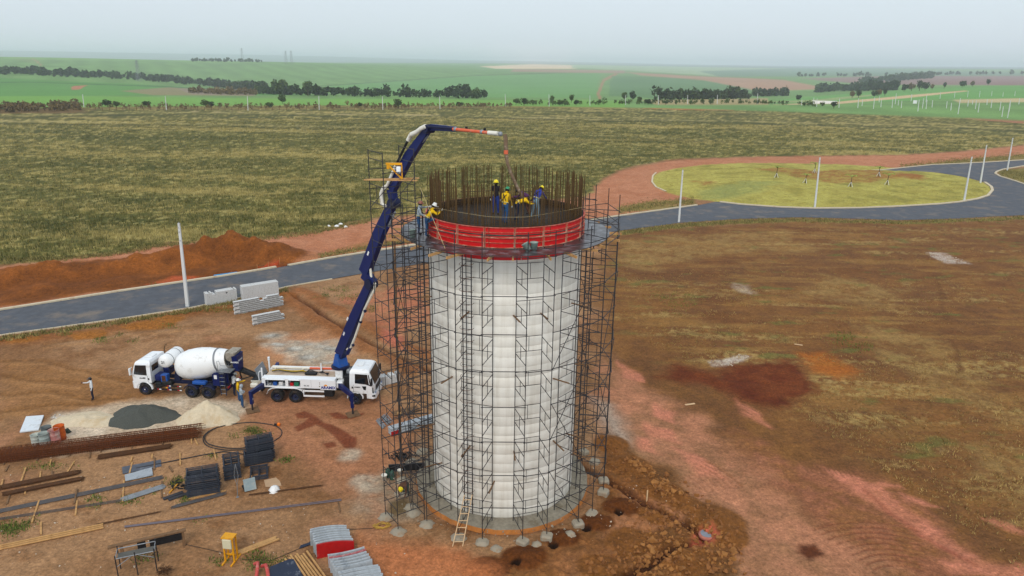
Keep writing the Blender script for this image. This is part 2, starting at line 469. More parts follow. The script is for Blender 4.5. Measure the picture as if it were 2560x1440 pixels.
area([(700, 845), (780, 820), (850, 850), (880, 880), (840, 900), (700, 905), (650, 880)], L(186, 134, 98), 1., 1.4, .8)
for (u, v, r) in [(688, 838, .9), (712, 858, 1.3), (790, 880, 1.7), (775, 893, 1.5), (748, 870, 1.4), (820, 865, 1.5), (808, 908, 1.1), (840, 872, 1.2), (765, 858, 1.)]:
    q = G(u, v)
    E_ = lambda k, o: [(q.x + o + r*k*1.5*math.cos(t), q.y + r*k*math.sin(t)) for t in np.linspace(0, 2*PI, 14)[:-1]]
    area(E_(.95, 0), L(190, 176, 156), .5, .7, .75, .04, world=True, brk=.5)
    area(E_(.5, random.uniform(-.3, .3)), L(112, 108, 100), .4, .7, .8, world=True, brk=.7)
    area(E_(.3, random.uniform(-.5, .5)), L(206, 200, 188), .25, .5, .7, world=True, brk=.5)
area([(95, 1090), (150, 1035), (330, 1003), (470, 992), (620, 1005), (640, 1030), (560, 1062), (400, 1085), (300, 1120), (130, 1140)], L(216, 198, 174), .7, 1., .92, c2=L(196, 174, 148))
for q in [[(738, 1036), (762, 1028), (790, 1040), (808, 1056), (830, 1060), (850, 1072), (870, 1085), (885, 1095), (870, 1115), (850, 1110), (835, 1095), (820, 1080), (790, 1060), (770, 1068), (748, 1077), (738, 1066), (760, 1055), (770, 1046), (745, 1046)], [(820, 1034), (845, 1030), (870, 1042), (905, 1032), (908, 1036), (880, 1048), (860, 1048), (835, 1046)], [(850, 1100), (888, 1092), (890, 1110), (880, 1125), (855, 1120)], [(805, 1110), (835, 1105), (840, 1118), (815, 1122)]]:
    area(q, L(122, 66, 44), .12, .2, .9)
for (u, v, r) in [(878, 1133, .5), (868, 1145, .45), (915, 1205, .9), (930, 1218, .7)]:
    q = G(u, v); area([(q.x + r*1.3*math.cos(t), q.y + r*math.sin(t)) for t in np.linspace(0, 2*PI, 12)[:-1]], L(188, 172, 150), .35, .5, .75, .03, world=True, brk=.6)
area([(900, 1230), (1000, 1240), (1010, 1285), (900, 1300), (850, 1280)], L(172, 150, 126), .7, 1., .7, brk=.5)
# footing surround
area([(940, 1180), (1060, 1100), (1090, 1200), (1060, 1290), (1000, 1300), (950, 1250)], L(150, 134, 112), .6, .9, .8, brk=.4)
area([(980, 1255), (1020, 1240), (1050, 1265), (1010, 1290), (975, 1280)], L(96, 78, 48), .3, .5, .8)
# utility trench crossing behind the pump truck
stroke([(735, 738), (780, 765), (830, 800), (880, 835), (940, 865), (1010, 900), (1080, 930)], .55, L(84, 46, 26), .2, .2, 1., -.5)
for s in (-1, 1):
    stroke([(735+20*s, 730-6*s), (830+26*s, 795-10*s), (940+30*s, 860-12*s), (1060+30*s, 915-12*s)], 1.5, L(146, 92, 54), .5, .6, .8, .18)
area([(860, 745), (960, 730), (1070, 700), (1070, 790), (1000, 830), (900, 800)], L(186, 112, 84), 1., 2., .7, brk=.5)
area([(940, 815), (1010, 840), (1000, 880), (960, 860)], L(196, 112, 92), .6, 1., .7)
stroke([(0, 855), (130, 843), (290, 822), (400, 797), (560, 770), (720, 735)], 2.2, L(138, 86, 46), .8, 1., .85, .12)
for (u, v, r, h) in [(60, 850, 1., .25), (220, 838, 1.2, .3), (385, 812, 1.5, .45), (420, 800, 1.2, .4), (340, 818, 1., .3)]:
    mound(u, v, r, h, L(150, 98, 50), 1.5, .2)
# ---- dirt track, spoil heaps beyond the road
area([(-200, 690), (0, 668), (250, 640), (420, 612), (610, 600), (790, 580), (940, 550), (1100, 535), (1250, 520), (1470, 495), (1500, 455), (1560, 425), (1680, 402), (1850, 394), (2050, 391), (2250, 389), (2400, 380), (2700, 352), (2700, 385), (2400, 405), (2300, 415), (2200, 426), (2000, 440), (1700, 470), (1730, 505), (1620, 528), (1545, 538), (1240, 583), (940, 625), (640, 676), (300, 726), (0, 772), (-200, 805)], L(188, 130, 98), .6, .8, 1., c2=L(176, 116, 84))
area([(1545, 532), (1545, 518), (1640, 500), (1730, 500), (1740, 512), (1640, 525)], L(140, 128, 74), .6, .8, .85, brk=.5)
area([(930, 600), (1060, 575), (1060, 600), (940, 622), (760, 650), (800, 640)], L(156, 112, 70), 1., 1., .8, brk=.4)
area([(-200, 690), (0, 672), (240, 650), (420, 650), (500, 628), (610, 614), (700, 622), (775, 640), (730, 660), (600, 688), (430, 708), (300, 722), (0, 768), (-200, 800)], L(142, 84, 40), .6, .9, 1., c2=L(116, 68, 32))
for (u, v, r, h, s) in [(30, 700, 4.4, 1.1, 1.3), (130, 692, 4.4, 1.2, 1.4), (240, 682, 4.5, 1.1, 1.4), (350, 670, 4., 1.2, 1.3), (440, 655, 4., 1.4, 1.3), (520, 645, 4., 1.8, 1.3), (580, 635, 4., 2., 1.2), (640, 640, 4., 1.8, 1.3), (700, 640, 3.8, 1.2, 1.3), (750, 645, 3., .6, 1.3), (100, 725, 3., .6, 1.5), (300, 705, 3., .5, 1.4)]:
    mound(u, v, r, h, None, s, .55, 1.1)
for (u, v, r, h) in [(630, 686, 2.8, -1.2), (560, 694, 2.6, -1.), (690, 672, 2.2, -.7)]:
    mound(u, v, r, h, L(108, 54, 24), 1.8, .55)
for q in [[(360, 712), (440, 690), (560, 690), (590, 697), (480, 705), (400, 718)], [(640, 672), (690, 655), (700, 660), (660, 680)]]:
    area(q, L(196, 96, 62), .5, .8, .8, brk=.3)
# ---- dry grass field
FPX = [(-500, 735), (-200, 690), (0, 660), (120, 655), (250, 636), (340, 625), (420, 606), (610, 600), (700, 588), (790, 576), (930, 545), (1100, 530), (1250, 512), (1470, 490), (1500, 450), (1560, 420), (1680, 398), (1850, 392), (2050, 389), (2250, 387), (2400, 378), (2700, 348)]
FW = [tuple(G(u, v)[:2]) for u, v in FPX] + [(330, 320), (330, 480), (-420, 480), (-200, 150)]
P = np.array(FW); fi = np.nonzero((DD > 60) & (DD < 470))[0]
fd = sd_poly(X[fi]+WX[fi]*2.4, Y[fi]+WY[fi]*2.4, P)
fa = 1 - sstep(-.6, .6, fd)
FIELD = np.zeros(len(X)); FIELD[fi] = fa
xs, ys = X[fi], Y[fi]
b1 = fbm(xs, ys, 5, .06, .07); b2 = fbm(xs+55, ys+20, 4, .45, .55); b3 = fbm(xs*.35, ys+.12*xs, 4, .05, .11); b4 = fbm(xs-7, ys+3, 3, 1.6, 1.6)
gc = mix3(L(84, 83, 38), L(120, 114, 60), sstep(.35, .65, b2*.6+b4*.4))
t = sstep(.46, .64, b3*.42+b2*.36+b4*.22); gc = gc*(1-t[:, None]*.85) + np.array(L(166, 149, 92))[None]*t[:, None]*.85
t = sstep(.52, .70, fbm(xs*.5+31, ys, 4, .06, .12)*.7+b2*.3); gc = gc*(1-t[:, None]*.7) + np.array(L(64, 70, 30))[None]*t[:, None]*.7
t = sstep(.55, .68, b2*.45+b4*.55); gc = gc*(1-t[:, None]*.6) + np.array(L(184, 168, 108))[None]*t[:, None]*.6
C[fi] = C[fi]*(1-fa[:, None]) + gc*fa[:, None]
Z[fi] += fa*(.12*(b2-.5) + .10*(b4-.5) + .1) * sstep(430, 380, DD[fi])
# contour drains run across it as dark lines
for p, w in [([(0, 308), (300, 312), (640, 318), (960, 325)], 3.), ([(0, 296), (400, 286), (760, 290), (1280, 297), (1700, 300)], 3.2), ([(1280, 299), (1700, 306), (2100, 314), (2400, 322), (2560, 330)], 2.6), ([(1240, 340), (1500, 345), (1800, 355), (2200, 372), (2330, 380)], 1.6), ([(600, 330), (900, 336), (1100, 339)], 1.5), ([(1280, 279), (1700, 284), (2000, 290)], 3.)]:
    stroke(p, w, L(62, 64, 34), w*.35, w*.5, .85, -.2)
    stroke([(a, b-5) for a, b in p], w*1.4, L(196, 178, 124), w*.6, w*.8, .5, brk=.5)
stroke([(480, 279), (700, 284), (900, 287), (1280, 291)], 1.5, L(190, 170, 130), .6, .6, .6)
# scrub margin along the fence, red cutting, plots on the right
stroke([(-100, 262), (200, 268), (450, 271), (900, 271), (1280, 266), (1540, 268)], 16, L(138, 116, 66), 5, 8, .8, brk=.3)
area([(-300, 255), (0, 258), (120, 262), (225, 275), (200, 284), (0, 284), (-300, 280)], L(112, 88, 56), 3, 6, .9)
area([(1530, 262), (1640, 266), (1760, 268), (1900, 268), (1920, 276), (1760, 276), (1620, 272)], L(178, 88, 50), 2, 5, .95)
area([(1700, 268), (1840, 270), (1900, 274), (1780, 276)], L(196, 128, 100), 2, 4, .6)
area([(1880, 258), (2150, 262), (2400, 270), (2700, 285), (2700, 322), (2420, 294), (2240, 283), (2150, 276), (1900, 266)], L(128, 160, 62), 3, 4, .95, c2=L(96, 128, 52))
area([(2200, 277), (2330, 283), (2420, 292), (2600, 306), (2600, 312), (2400, 297), (2210, 281)], L(168, 108, 84), 2, 3, .9)
stroke([(2170, 271), (2270, 277), (2400, 286), (2560, 297), (2700, 308)], 7, L(110, 110, 112), .8, .6, 1.)
stroke([(2260, 262), (2450, 258), (2600, 256)], 9, L(132, 92, 78), 2, 3, .8)
area([(2100, 252), (2230, 250), (2260, 256), (2120, 261)], L(150, 92, 66), 3, 6, .9)
# grassed island
ISL = [(1632, 440), (1630, 455), (1640, 468), (1670, 482), (1720, 495), (1790, 504), (1850, 511), (1950, 518), (2037, 521), (2150, 520), (2250, 516), (2350, 510), (2400, 505), (2445, 497), (2470, 489), (2481, 476), (2478, 467), (2462, 456), (2430, 447), (2400, 440), (2340, 431), (2290, 426), (2200, 417), (2100, 411), (1950, 408), (1850, 408), (1760, 412), (1690, 421), (1650, 430)]
area(ISL, L(180, 170, 92), .3, .25, 1., c2=L(166, 154, 80))
i = np.nonzero(near & (X > 20) & (X < 140) & (Y > 100) & (Y < 200))[0]
isd = sd_poly(X[i], Y[i], pts_w(ISL)); ia = 1-sstep(-1.5, -.5, isd); Z[i] = Z[i]*(1-ia) + ia*(.12 + .5*sstep(0, 22, -isd) + .04*N2[i])
setc(i, L(128, 122, 58), ia*sstep(.5, .7, fbm(X[i], Y[i], 4, .25, .4))*.6)
for q in [[(1880, 428), (1950, 422), (2020, 432), (2120, 430), (2180, 428), (2300, 442), (2310, 455), (2240, 452), (2180, 464), (2080, 466), (2000, 452), (1960, 440)], [(2250, 432), (2310, 445), (2300, 456), (2240, 446)], [(1740, 455), (1790, 462), (1760, 468)]]:
    area(q, L(150, 96, 52), 1., 2.5, .8, brk=.5)
area([(1750, 480), (1860, 460), (1960, 462), (1870, 490), (1800, 500), (1750, 498)], L(146, 150, 88), 1.5, 2, .8, brk=.3)
# verge of the side road and its far bank
area([(2230, 424), (2330, 408), (2450, 395), (2700, 375), (2700, 388), (2560, 398), (2400, 408), (2260, 420)], L(140, 124, 70), .6, .8, .9, c2=L(112, 104, 54))
area([(2492, 428), (2520, 424), (2700, 405), (2900, 460), (2700, 490), (2560, 458), (2500, 438)], L(138, 124, 72), .3, .3, 1., c2=L(116, 106, 56))
stroke([(1545, 586), (1700, 566), (1850, 556), (2000, 552), (2250, 558), (2560, 546)], 1.3, L(118, 116, 56), .5, .8, .85, brk=.5)
# ---- roads pressed flat
ROAD = [(-160, 800), (0, 775), (300, 728), (640, 678), (940, 627), (1240, 584), (1545, 540), (1640, 527), (1740, 514), (1790, 504), (1850, 511), (1950, 518), (2037, 521), (2150, 520), (2250, 516), (2350, 510), (2400, 505), (2445, 497), (2470, 489), (2481, 476), (2478, 467), (2462, 456), (2430, 447), (2400, 440), (2340, 431), (2290, 428), (2150, 427), (2205, 425), (2260, 419), (2330, 412), (2400, 409), (2480, 405), (2560, 400), (2760, 385), (2760, 400), (2560, 415), (2510, 423), (2492, 429), (2488, 434), (2500, 441), (2530, 450), (2560, 460), (2760, 500), (2760, 530), (2560, 538), (2480, 541), (2400, 546), (2250, 550), (2120, 546), (2000, 543), (1850, 547), (1700, 557), (1545, 577), (1300, 616), (940, 678), (720, 716), (480, 769), (300, 797), (0, 838), (-160, 862)]
RW = pts_w(ROAD)
i = sel(RW, 3); d = sd_poly(X[i], Y[i], RW); a = 1-sstep(.05, .5, d)
Z[i] = Z[i]*(1-a) - .06*a
# footing of the tower stands clear of the soil
TX, TY, TR_ = -.40, 37.55, 4.107
i = np.nonzero((np.hypot(X-TX, Y-TY) < 9) & near)[0]; dd = np.hypot(X[i]-TX, Y[i]-TY)
a = 1-sstep(5.1, 5.5, dd); Z[i] = Z[i]*(1-a) - .08*a
# micro relief
rel = near & (FIELD < .5)
i = np.nonzero(rel)[0]; rm = np.ones(len(i)); 
d = np.full(len(i), 9.); k = np.nonzero(DD[i] < 200)[0]; d[k] = sd_poly(X[i][k], Y[i][k], RW); rm = sstep(.3, 2., d)*sstep(5.3, 6.5, np.hypot(X[i]-TX, Y[i]-TY))
Z[i] += rm*((N2[i]-.5)*.10 + (N4[i]-.5)*.05)*sstep(300, 100, DD[i])

# ---- far farmland, field by field
fj = np.nonzero(DD > 425)[0]
PU, PV_ = proj(X[fj], Y[fj], Z[fj])
wu = (fbm(X[fj], Y[fj], 3, .004, .004)-.5)*14; wv = (fbm(X[fj]+999, Y[fj], 3, .006, .006)-.5)*2
CF = np.tile(np.array(L(116, 148, 88)), (len(fj), 1))
nf = fbm(X[fj], Y[fj], 4, .01, .01)
CF = CF*(0.82+.36*nf[:, None])
CF = CF*(1 + .10*np.sin(X[fj]*.09+Y[fj]*.05+6*nf)[:, None])
def far(px, c, soft=1.2, amt=1., tex=.12):
    d = sd_poly(PU+wu, PV_+wv, np.array(px, float)); a = (1-sstep(-soft, soft, d))*amt
    cc = np.array(c)[None]*(1-tex+2*tex*nf[:, None]); CF[:] = CF*(1-a[:, None]) + cc*a[:, None]
def fline(px, w, c, amt=1.):
    d = sd_line(PU+wu*.3, PV_+wv*.5, np.array(px, float)); a = (1-sstep(w*.3, w, d))*amt
    CF[:] = CF*(1-a[:, None]) + np.array(c)[None]*a[:, None]
far([(-900, 240), (0, 238), (700, 246), (1420, 250), (1560, 252), (1560, 275), (-900, 275)], L(120, 162, 80), 2)
far([(-900, 190), (0, 195), (330, 210), (560, 225), (800, 238), (0, 240), (-900, 240)], L(100, 144, 78))
far([(300, 228), (420, 218), (620, 232), (640, 240), (380, 238)], L(140, 132, 96))
far([(440, 222), (620, 222), (640, 238), (480, 236)], L(146, 130, 112), 2)
far([(180, 216), (215, 213), (200, 224), (178, 225)], L(178, 122, 96), .8)
fline([(0, 206), (60, 205), (160, 208), (400, 216), (640, 228)], 1.6, L(70, 104, 62), .8)
far([(800, 214), (1180, 190), (1500, 182), (1490, 245), (1200, 243), (900, 232)], L(110, 152, 88), 1.5)
fline([(790, 216), (1180, 189), (1400, 182), (1560, 180)], 1.8, L(84, 96, 62), .7)
fline([(1540, 185), (1510, 200), (1495, 235), (1500, 245)], 5, L(170, 128, 98), .9)
far([(1530, 190), (1700, 192), (1900, 222), (1920, 240), (1640, 246), (1520, 240)], L(100, 132, 84), 1.5)
far([(1560, 180), (1700, 188), (1960, 200), (2080, 222), (1900, 228), (1760, 200), (1600, 188)], L(176, 138, 110), 2)
far([(1280, 172), (1560, 176), (1560, 183), (1280, 180)], L(164, 136, 112), 1.5)
far([(1200, 166), (1330, 160), (1470, 164), (1440, 172), (1240, 172)], L(226, 200, 166), 1.2)
far([(1430, 162), (1560, 159), (1700, 161), (2000, 165), (2000, 175), (1800, 190), (1560, 176), (1430, 170)], L(160, 178, 138), 2)
far([(1700, 158), (1900, 161), (2100, 166), (2100, 169), (1700, 165)], L(226, 214, 176), 1)
far([(1750, 178), (2000, 170), (2560, 182), (2560, 190), (2100, 190), (1800, 192)], L(112, 140, 112), 2)
far([(2000, 196), (2200, 190), (2560, 190), (2900, 196), (2900, 214), (2560, 213), (2300, 212), (2160, 210)], L(146, 116, 110), 2)
far([(1940, 250), (2150, 232), (2400, 217), (2560, 214), (2900, 220), (2900, 250), (2560, 246), (2350, 248), (2150, 258)], L(112, 158, 88), 1.5)
far([(1930, 262), (2080, 256), (2250, 240), (2410, 226), (2420, 228), (2260, 246), (2100, 260)], L(206, 178, 138), 1)
far([(1900, 256), (2050, 248), (2180, 236), (2180, 240), (2040, 256)], L(150, 164, 110), 1)
far([(2380, 250), (2560, 246), (2900, 250), (2900, 258), (2560, 256), (2400, 258)], L(196, 178, 136), 1.5)
far([(1600, 250), (1920, 246), (1920, 262), (1640, 262)], L(166, 150, 108), 2)
far([(0, 138), (60, 140), (100, 155), (110, 162), (90, 160), (40, 150)], L(150, 150, 104), 1.5, .3)
fline([(80, 146), (96, 156), (104, 164)], 2.5, L(172, 140, 104), .8)
far([(-900, 131), (0, 140), (640, 152), (640, 158), (0, 147), (-900, 138)], L(134, 168, 96), 2, .5)
a = sstep(425, 440, DD[fj]); C[fj] = C[fj]*(1-a[:, None]) + CF*a[:, None]
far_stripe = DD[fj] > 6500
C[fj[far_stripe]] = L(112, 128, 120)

# ---- mesh
def grid_mesh(name):
    me = bpy.data.meshes.new(name); n = len(X)
    me.vertices.add(n); co = np.stack([X, Y, Z], 1).astype(np.float32); me.vertices.foreach_set('co', co.ravel())
    r, c = np.meshgrid(np.arange(NR-1), np.arange(NC-1), indexing='ij'); a = (r*NC+c).ravel()
    q = np.stack([a, a+1, a+NC+1, a+NC], 1); nf_ = len(q)
    me.loops.add(nf_*4); me.loops.foreach_set('vertex_index', q.ravel().astype(np.int32))
    me.polygons.add(nf_); me.polygons.foreach_set('loop_start', (np.arange(nf_)*4).astype(np.int32)); me.polygons.foreach_set('loop_total', np.full(nf_, 4, np.int32))
    me.polygons.foreach_set('use_smooth', np.ones(nf_, bool))
    me.update(calc_edges=True)
    at = me.color_attributes.new('soil', 'FLOAT_COLOR', 'POINT')
    at.data.foreach_set('color', np.concatenate([C, FIELD[:, None]], 1).astype(np.float32).ravel())
    return me
gm = bpy.data.materials.new('soil_and_fields'); gm.use_nodes = True
n, l = gm.node_tree.nodes, gm.node_tree.links; p = n['Principled BSDF']
p.inputs['Roughness'].default_value = .95; p.inputs['Specular IOR Level'].default_value = .12
at = n.new('ShaderNodeVertexColor'); at.layer_name = 'soil'
tc = n.new('ShaderNodeTexCoord')
def nz_(s, d, r=.7):
    q = n.new('ShaderNodeTexNoise'); q.inputs['Scale'].default_value = s; q.inputs['Detail'].default_value = d; q.inputs['Roughness'].default_value = r
    l.new(tc.outputs['Object'], q.inputs['Vector']); return q
a1, a2, a3, a4 = nz_(7, 5), nz_(1.1, 6), nz_(.06, 6, .75), nz_(3.2, 3, .6)
def rng_(src, lo, hi, f0=.25, f1=.75):
    m_ = n.new('ShaderNodeMapRange'); m_.inputs[1].default_value = f0; m_.inputs[2].default_value = f1; m_.inputs[3].default_value = lo; m_.inputs[4].default_value = hi
    l.new(src, m_.inputs[0]); return m_.outputs[0]
def mul_(x, y):
    m_ = n.new('ShaderNodeMath'); m_.operation = 'MULTIPLY'; l.new(x, m_.inputs[0]); l.new(y, m_.inputs[1]); return m_.outputs[0]
f = mul_(mul_(rng_(a1.outputs['Fac'], .58, 1.44), rng_(a2.outputs['Fac'], .76, 1.26)), rng_(a3.outputs['Fac'], .9, 1.1))
f = mul_(f, rng_(a4.outputs['Fac'], .80, 1.22, .3, .7))
f = mul_(f, rng_(nz_(11, 2, .5).outputs['Fac'], 1., 1.35, .64, .72))          # pale grit
f = mul_(f, rng_(nz_(8.3, 2, .5).outputs['Fac'], .68, 1., .30, .37))          # dark crumbs
vm = n.new('ShaderNodeVectorMath'); vm.operation = 'SCALE'; l.new(at.outputs['Color'], vm.inputs[0]); l.new(f, vm.inputs['Scale'])
l.new(vm.outputs[0], p.inputs['Base Color'])
bp = n.new('ShaderNodeBump'); bp.inputs['Strength'].default_value = .55; bp.inputs['Distance'].default_value = .06
ad = n.new('ShaderNodeMath'); ad.operation = 'ADD'; l.new(a1.outputs['Fac'], ad.inputs[0]); l.new(a2.outputs['Fac'], ad.inputs[1])
l.new(ad.outputs[0], bp.inputs['Height']); l.new(bp.outputs[0], p.inputs['Normal'])
ground = put(grid_mesh('ground'), 'ground', gm); ground['kind'] = 'structure'; ground['label'] = 'red-brown building site soil, dry grass field and green farmland'
Zg = Z.reshape(NR, NC)
def gz(x, y):
    """height of the ground at x, y"""
    D = math.hypot(x, y); a = math.atan2(x, y)
    r = min(max(np.searchsorted(rows, D)-1, 0), NR-2); t = (D-rows[r])/(rows[r+1]-rows[r]); t = min(max(t, 0), 1)
    cf = min(max((a-azs[0])/(azs[1]-azs[0]), 0), NC-1.001); c = int(cf); s = cf-c
    return float((Zg[r, c]*(1-s)+Zg[r, c+1]*s)*(1-t) + (Zg[r+1, c]*(1-s)+Zg[r+1, c+1]*s)*t)
def GZ(u, v, dz=0.):
    """point of the real ground seen at photo pixel u, v"""
    b, fy, d = ray(u, v); h = math.hypot(b, fy)
    az = math.atan2(b, fy); cf = min(max((az-azs[0])/(azs[1]-azs[0]), 0), NC-1.001); c = int(cf); s = cf-c
    zz = Zg[:, c]*(1-s)+Zg[:, c+1]*s; zr = CAM_H + d/h*rows
    k = np.nonzero(zr <= zz)[0]
    k = k[0] if len(k) else NR-1
    if k > 0:
        e0 = zr[k-1]-zz[k-1]; e1 = zr[k]-zz[k]; t = e0/(e0-e1+1e-9); D = rows[k-1]+(rows[k]-rows[k-1])*t; z = zz[k-1]+(zz[k]-zz[k-1])*t
    else: D = rows[0]; z = zz[0]
    return Vector((D*math.sin(az), D*math.cos(az), z+dz))

# ---- asphalt
def ngon(name, pts, z, m, dens=None):
    bm = bmesh.new(); vs_ = [bm.verts.new((p[0], p[1], z)) for p in pts]
    f_ = bm.faces.new(vs_); f_.normal_update()
    if f_.normal.z < 0: bmesh.ops.reverse_faces(bm, faces=[f_])
    bmesh.ops.triangulate(bm, faces=bm.faces[:]); me = bpy.data.meshes.new(name); bm.to_mesh(me); bm.free()
    return put(me, name, m)
asph = mat('asphalt', L(88, 91, 97), .85, 0, .2, .9, .15, L(132, 120, 108), .42, .3, spec=.25)
structure(ngon('asphalt_road', RW, 0., asph))
dust = mat('road_dust', L(150, 128, 108), .95, 0, .2, 2.)
kerbm = mat('kerb_concrete', L(214, 200, 172), .9, 0, .12, 2., 0, L(170, 130, 100), .3, 1.)
def kerb(px, w=.32, h=.14, label=None, closed=False):
    P_ = [Vector((p[0], p[1], 0)) for p in pts_w(px)]
    # resample
    Q = []
    segs = list(zip(P_, P_[1:] + ([P_[0]] if closed else []))) if closed else list(zip(P_, P_[1:]))
    for a_, b_ in segs:
        k_ = max(1, int((b_-a_).length/1.0))
        for j_ in range(k_): Q.append(a_.lerp(b_, j_/k_))
    if not closed: Q.append(P_[-1])
    m_ = MB(); n_ = len(Q); vs_ = []
    for j_, q in enumerate(Q):
        d_ = (Q[(j_+1) % n_] - Q[j_-1]) if closed else (Q[min(j_+1, n_-1)]-Q[max(j_-1, 0)])
        d_.normalize(); s_ = Vector((-d_.y, d_.x, 0))*w/2; jz = random.uniform(-.012, .012)
        vs_ += [q-s_+Vector((0, 0, -.15)), q-s_+Vector((0, 0, h+jz)), q+s_+Vector((0, 0, h+jz)), q+s_+Vector((0, 0, -.15))]
    fs_ = []
    for j_ in range(n_ if closed else n_-1):
        a_ = j_*4; b_ = ((j_+1) % n_)*4
        fs_ += [(a_+k_, a_+k_+1, b_+k_+1, b_+k_) for k_ in range(3)]
    m_.add(vs_, fs_)
    o_ = structure(m_.build('kerb', kerbm)); return o_
kerb([(-150, 799), (0, 775), (300, 728), (470, 703), (560, 690), (690, 668)], .4)
kerb([(720, 664), (820, 646), (940, 627), (1060, 609)], .4)
kerb([(1400, 561), (1545, 540), (1640, 527), (1742, 513)], .4)
kerb([(-150, 861), (0, 838), (300, 797), (480, 769), (620, 740), (720, 716), (830, 697)], .14, .06)
kerb(ISL[:-9][3:] and [(1640, 432), (1632, 440), (1630, 455), (1640, 468), (1665, 479)], .34)
kerb([(1800, 505), (1850, 511), (1950, 518), (2037, 521), (2150, 520), (2250, 516), (2350, 510), (2400, 505), (2445, 497), (2470, 489), (2481, 476), (2478, 467), (2462, 456)], .5, .16)
kerb([(2150, 427), (2205, 425), (2260, 419), (2330, 412), (2400, 409), (2480, 405), (2560, 400), (2760, 385)], .45)
kerb([(2760, 400), (2560, 415), (2510, 423), (2492, 429), (2488, 434), (2500, 441), (2530, 450), (2560, 460), (2760, 500)], .45)

# ================================================================== WATER TOWER UNDER CONSTRUCTION
def ptw(r, deg, z=0.):          # point on a circle about the tower axis; 0 deg faces the camera, + to the right
    a = rad(deg); return Vector((TX + r*math.sin(a), TY - r*math.cos(a), z))
TM = Matrix.Translation((TX, TY, 0))
conc = bpy.data.materials.new('cast_concrete'); conc.use_nodes = True
n, l = conc.node_tree.nodes, conc.node_tree.links; p = n['Principled BSDF']; p.inputs['Roughness'].default_value = .85; p.inputs['Specular IOR Level'].default_value = .2
tc = n.new('ShaderNodeTexCoord')
def noise_(scale, vec=(1,1,1), det=6, rough=.65):
    mp = n.new('ShaderNodeMapping'); mp.inputs['Scale'].default_value = vec; l.new(tc.outputs['Object'], mp.inputs['Vector'])
    q = n.new('ShaderNodeTexNoise'); q.inputs['Scale'].default_value = scale; q.inputs['Detail'].default_value = det; q.inputs['Roughness'].default_value = rough
    l.new(mp.outputs[0], q.inputs['Vector']); return q.outputs['Fac']
def ramp_(src, c0, c1, p0=.3, p1=.7):
    r_ = n.new('ShaderNodeValToRGB'); r_.color_ramp.elements[0].position = p0; r_.color_ramp.elements[1].position = p1
    r_.color_ramp.elements[0].color = (*c0, 1); r_.color_ramp.elements[1].color = (*c1, 1); l.new(src, r_.inputs['Fac']); return r_.outputs['Color']
def mixc_(f_, a_, b_):
    m_ = n.new('ShaderNodeMix'); m_.data_type = 'RGBA'
    if isinstance(f_, float): m_.inputs[0].default_value = f_
    else: l.new(f_, m_.inputs[0])
    l.new(a_, m_.inputs[6]); l.new(b_, m_.inputs[7]); return m_.outputs[2]
base_ = ramp_(noise_(.9), LW(220, 213, 198), LW(244, 239, 227))
streak = ramp_(noise_(2.2, (1.6, 1.6, .10)), LW(172, 163, 144), LW(240, 238, 230), .30, .56)
c_ = mixc_(.26, base_, streak)
oi = n.new('ShaderNodeObjectInfo')
mr = n.new('ShaderNodeMapRange'); mr.inputs[3].default_value = .88; mr.inputs[4].default_value = 1.04; l.new(oi.outputs['Random'], mr.inputs[0])
vm = n.new('ShaderNodeVectorMath'); vm.operation = 'SCALE'; l.new(c_, vm.inputs[0]); l.new(mr.outputs[0], vm.inputs['Scale'])
# dark bleed at some joints
br = ramp_(noise_(.55, (1, 1, 1.7), 8, .75), (0, 0, 0), (1, 1, 1), .60, .74)
sx_ = n.new('ShaderNodeSeparateColor'); l.new(br, sx_.inputs[0])
mm = n.new('ShaderNodeMath'); mm.operation = 'MULTIPLY'; mm.inputs[1].default_value = .30; l.new(sx_.outputs[0], mm.inputs[0])
dk = n.new('ShaderNodeRGB'); dk.outputs[0].default_value = (*L(140, 126, 104), 1)
l.new(mixc_(mm.outputs[0], vm.outputs[0], dk.outputs[0]), p.inputs['Base Color'])

tower = thing('concrete_tower', 'tall round pale concrete tower shaft ringed by scaffolding', 'tower', (TX, TY, 0))
NL = 27; Z0, Z1 = .22, 15.30; LH = (Z1-Z0)/NL
for k in range(NL):
    r = TR_ + random.uniform(-.006, .006); z = Z0 + k*LH; g_ = .012
    m_ = MB().lathe([(r-.03, z), (r-.004, z+.004), (r, z+g_), (r, z+LH-g_), (r-.004, z+LH-.004), (r-.03, z+LH)], 96)
    m_.build('concrete_lift', conc, tower)
MB().lathe([(0, .3), (TR_-.2, .3), (TR_-.2, 16.1), (0, 16.1)], 48).build('core_wall', conc, tower)
slabm = mat('footing_concrete', L(150, 142, 126), .95, 0, .25, 4., .4, L(116, 104, 84), .6, 1.2)
rimm = mat('footing_rim_clay', L(196, 128, 70), .95, 0, .25, 2.5, .3, L(150, 112, 84), .5, .9)
m_ = MB(); rim = []; top = []
nn = 96
for i in range(nn):
    t = 360*i/nn; rr = 5.13 + .07*math.sin(rad(t*3+40)) + random.uniform(-.03, .03)
    top.append(ptw(rr, t, .21 + random.uniform(-.012, .012)) - Vector((TX, TY, 0))); rim.append(ptw(rr+.06, t, -.3) - Vector((TX, TY, 0)))
inn = [ptw(TR_-.3, 360*i/nn, .24) - Vector((TX, TY, 0)) for i in range(nn)]
m_.add(inn + top, [(i, (i+1) % nn, nn+(i+1) % nn, nn+i) for i in range(nn)])
foot = m_.build('footing_slab', slabm, tower)
m_ = MB(); m_.add(top+rim, [(i, (i+1) % nn, nn+(i+1) % nn, nn+i) for i in range(nn)]); m_.build('footing_rim', rimm, foot)

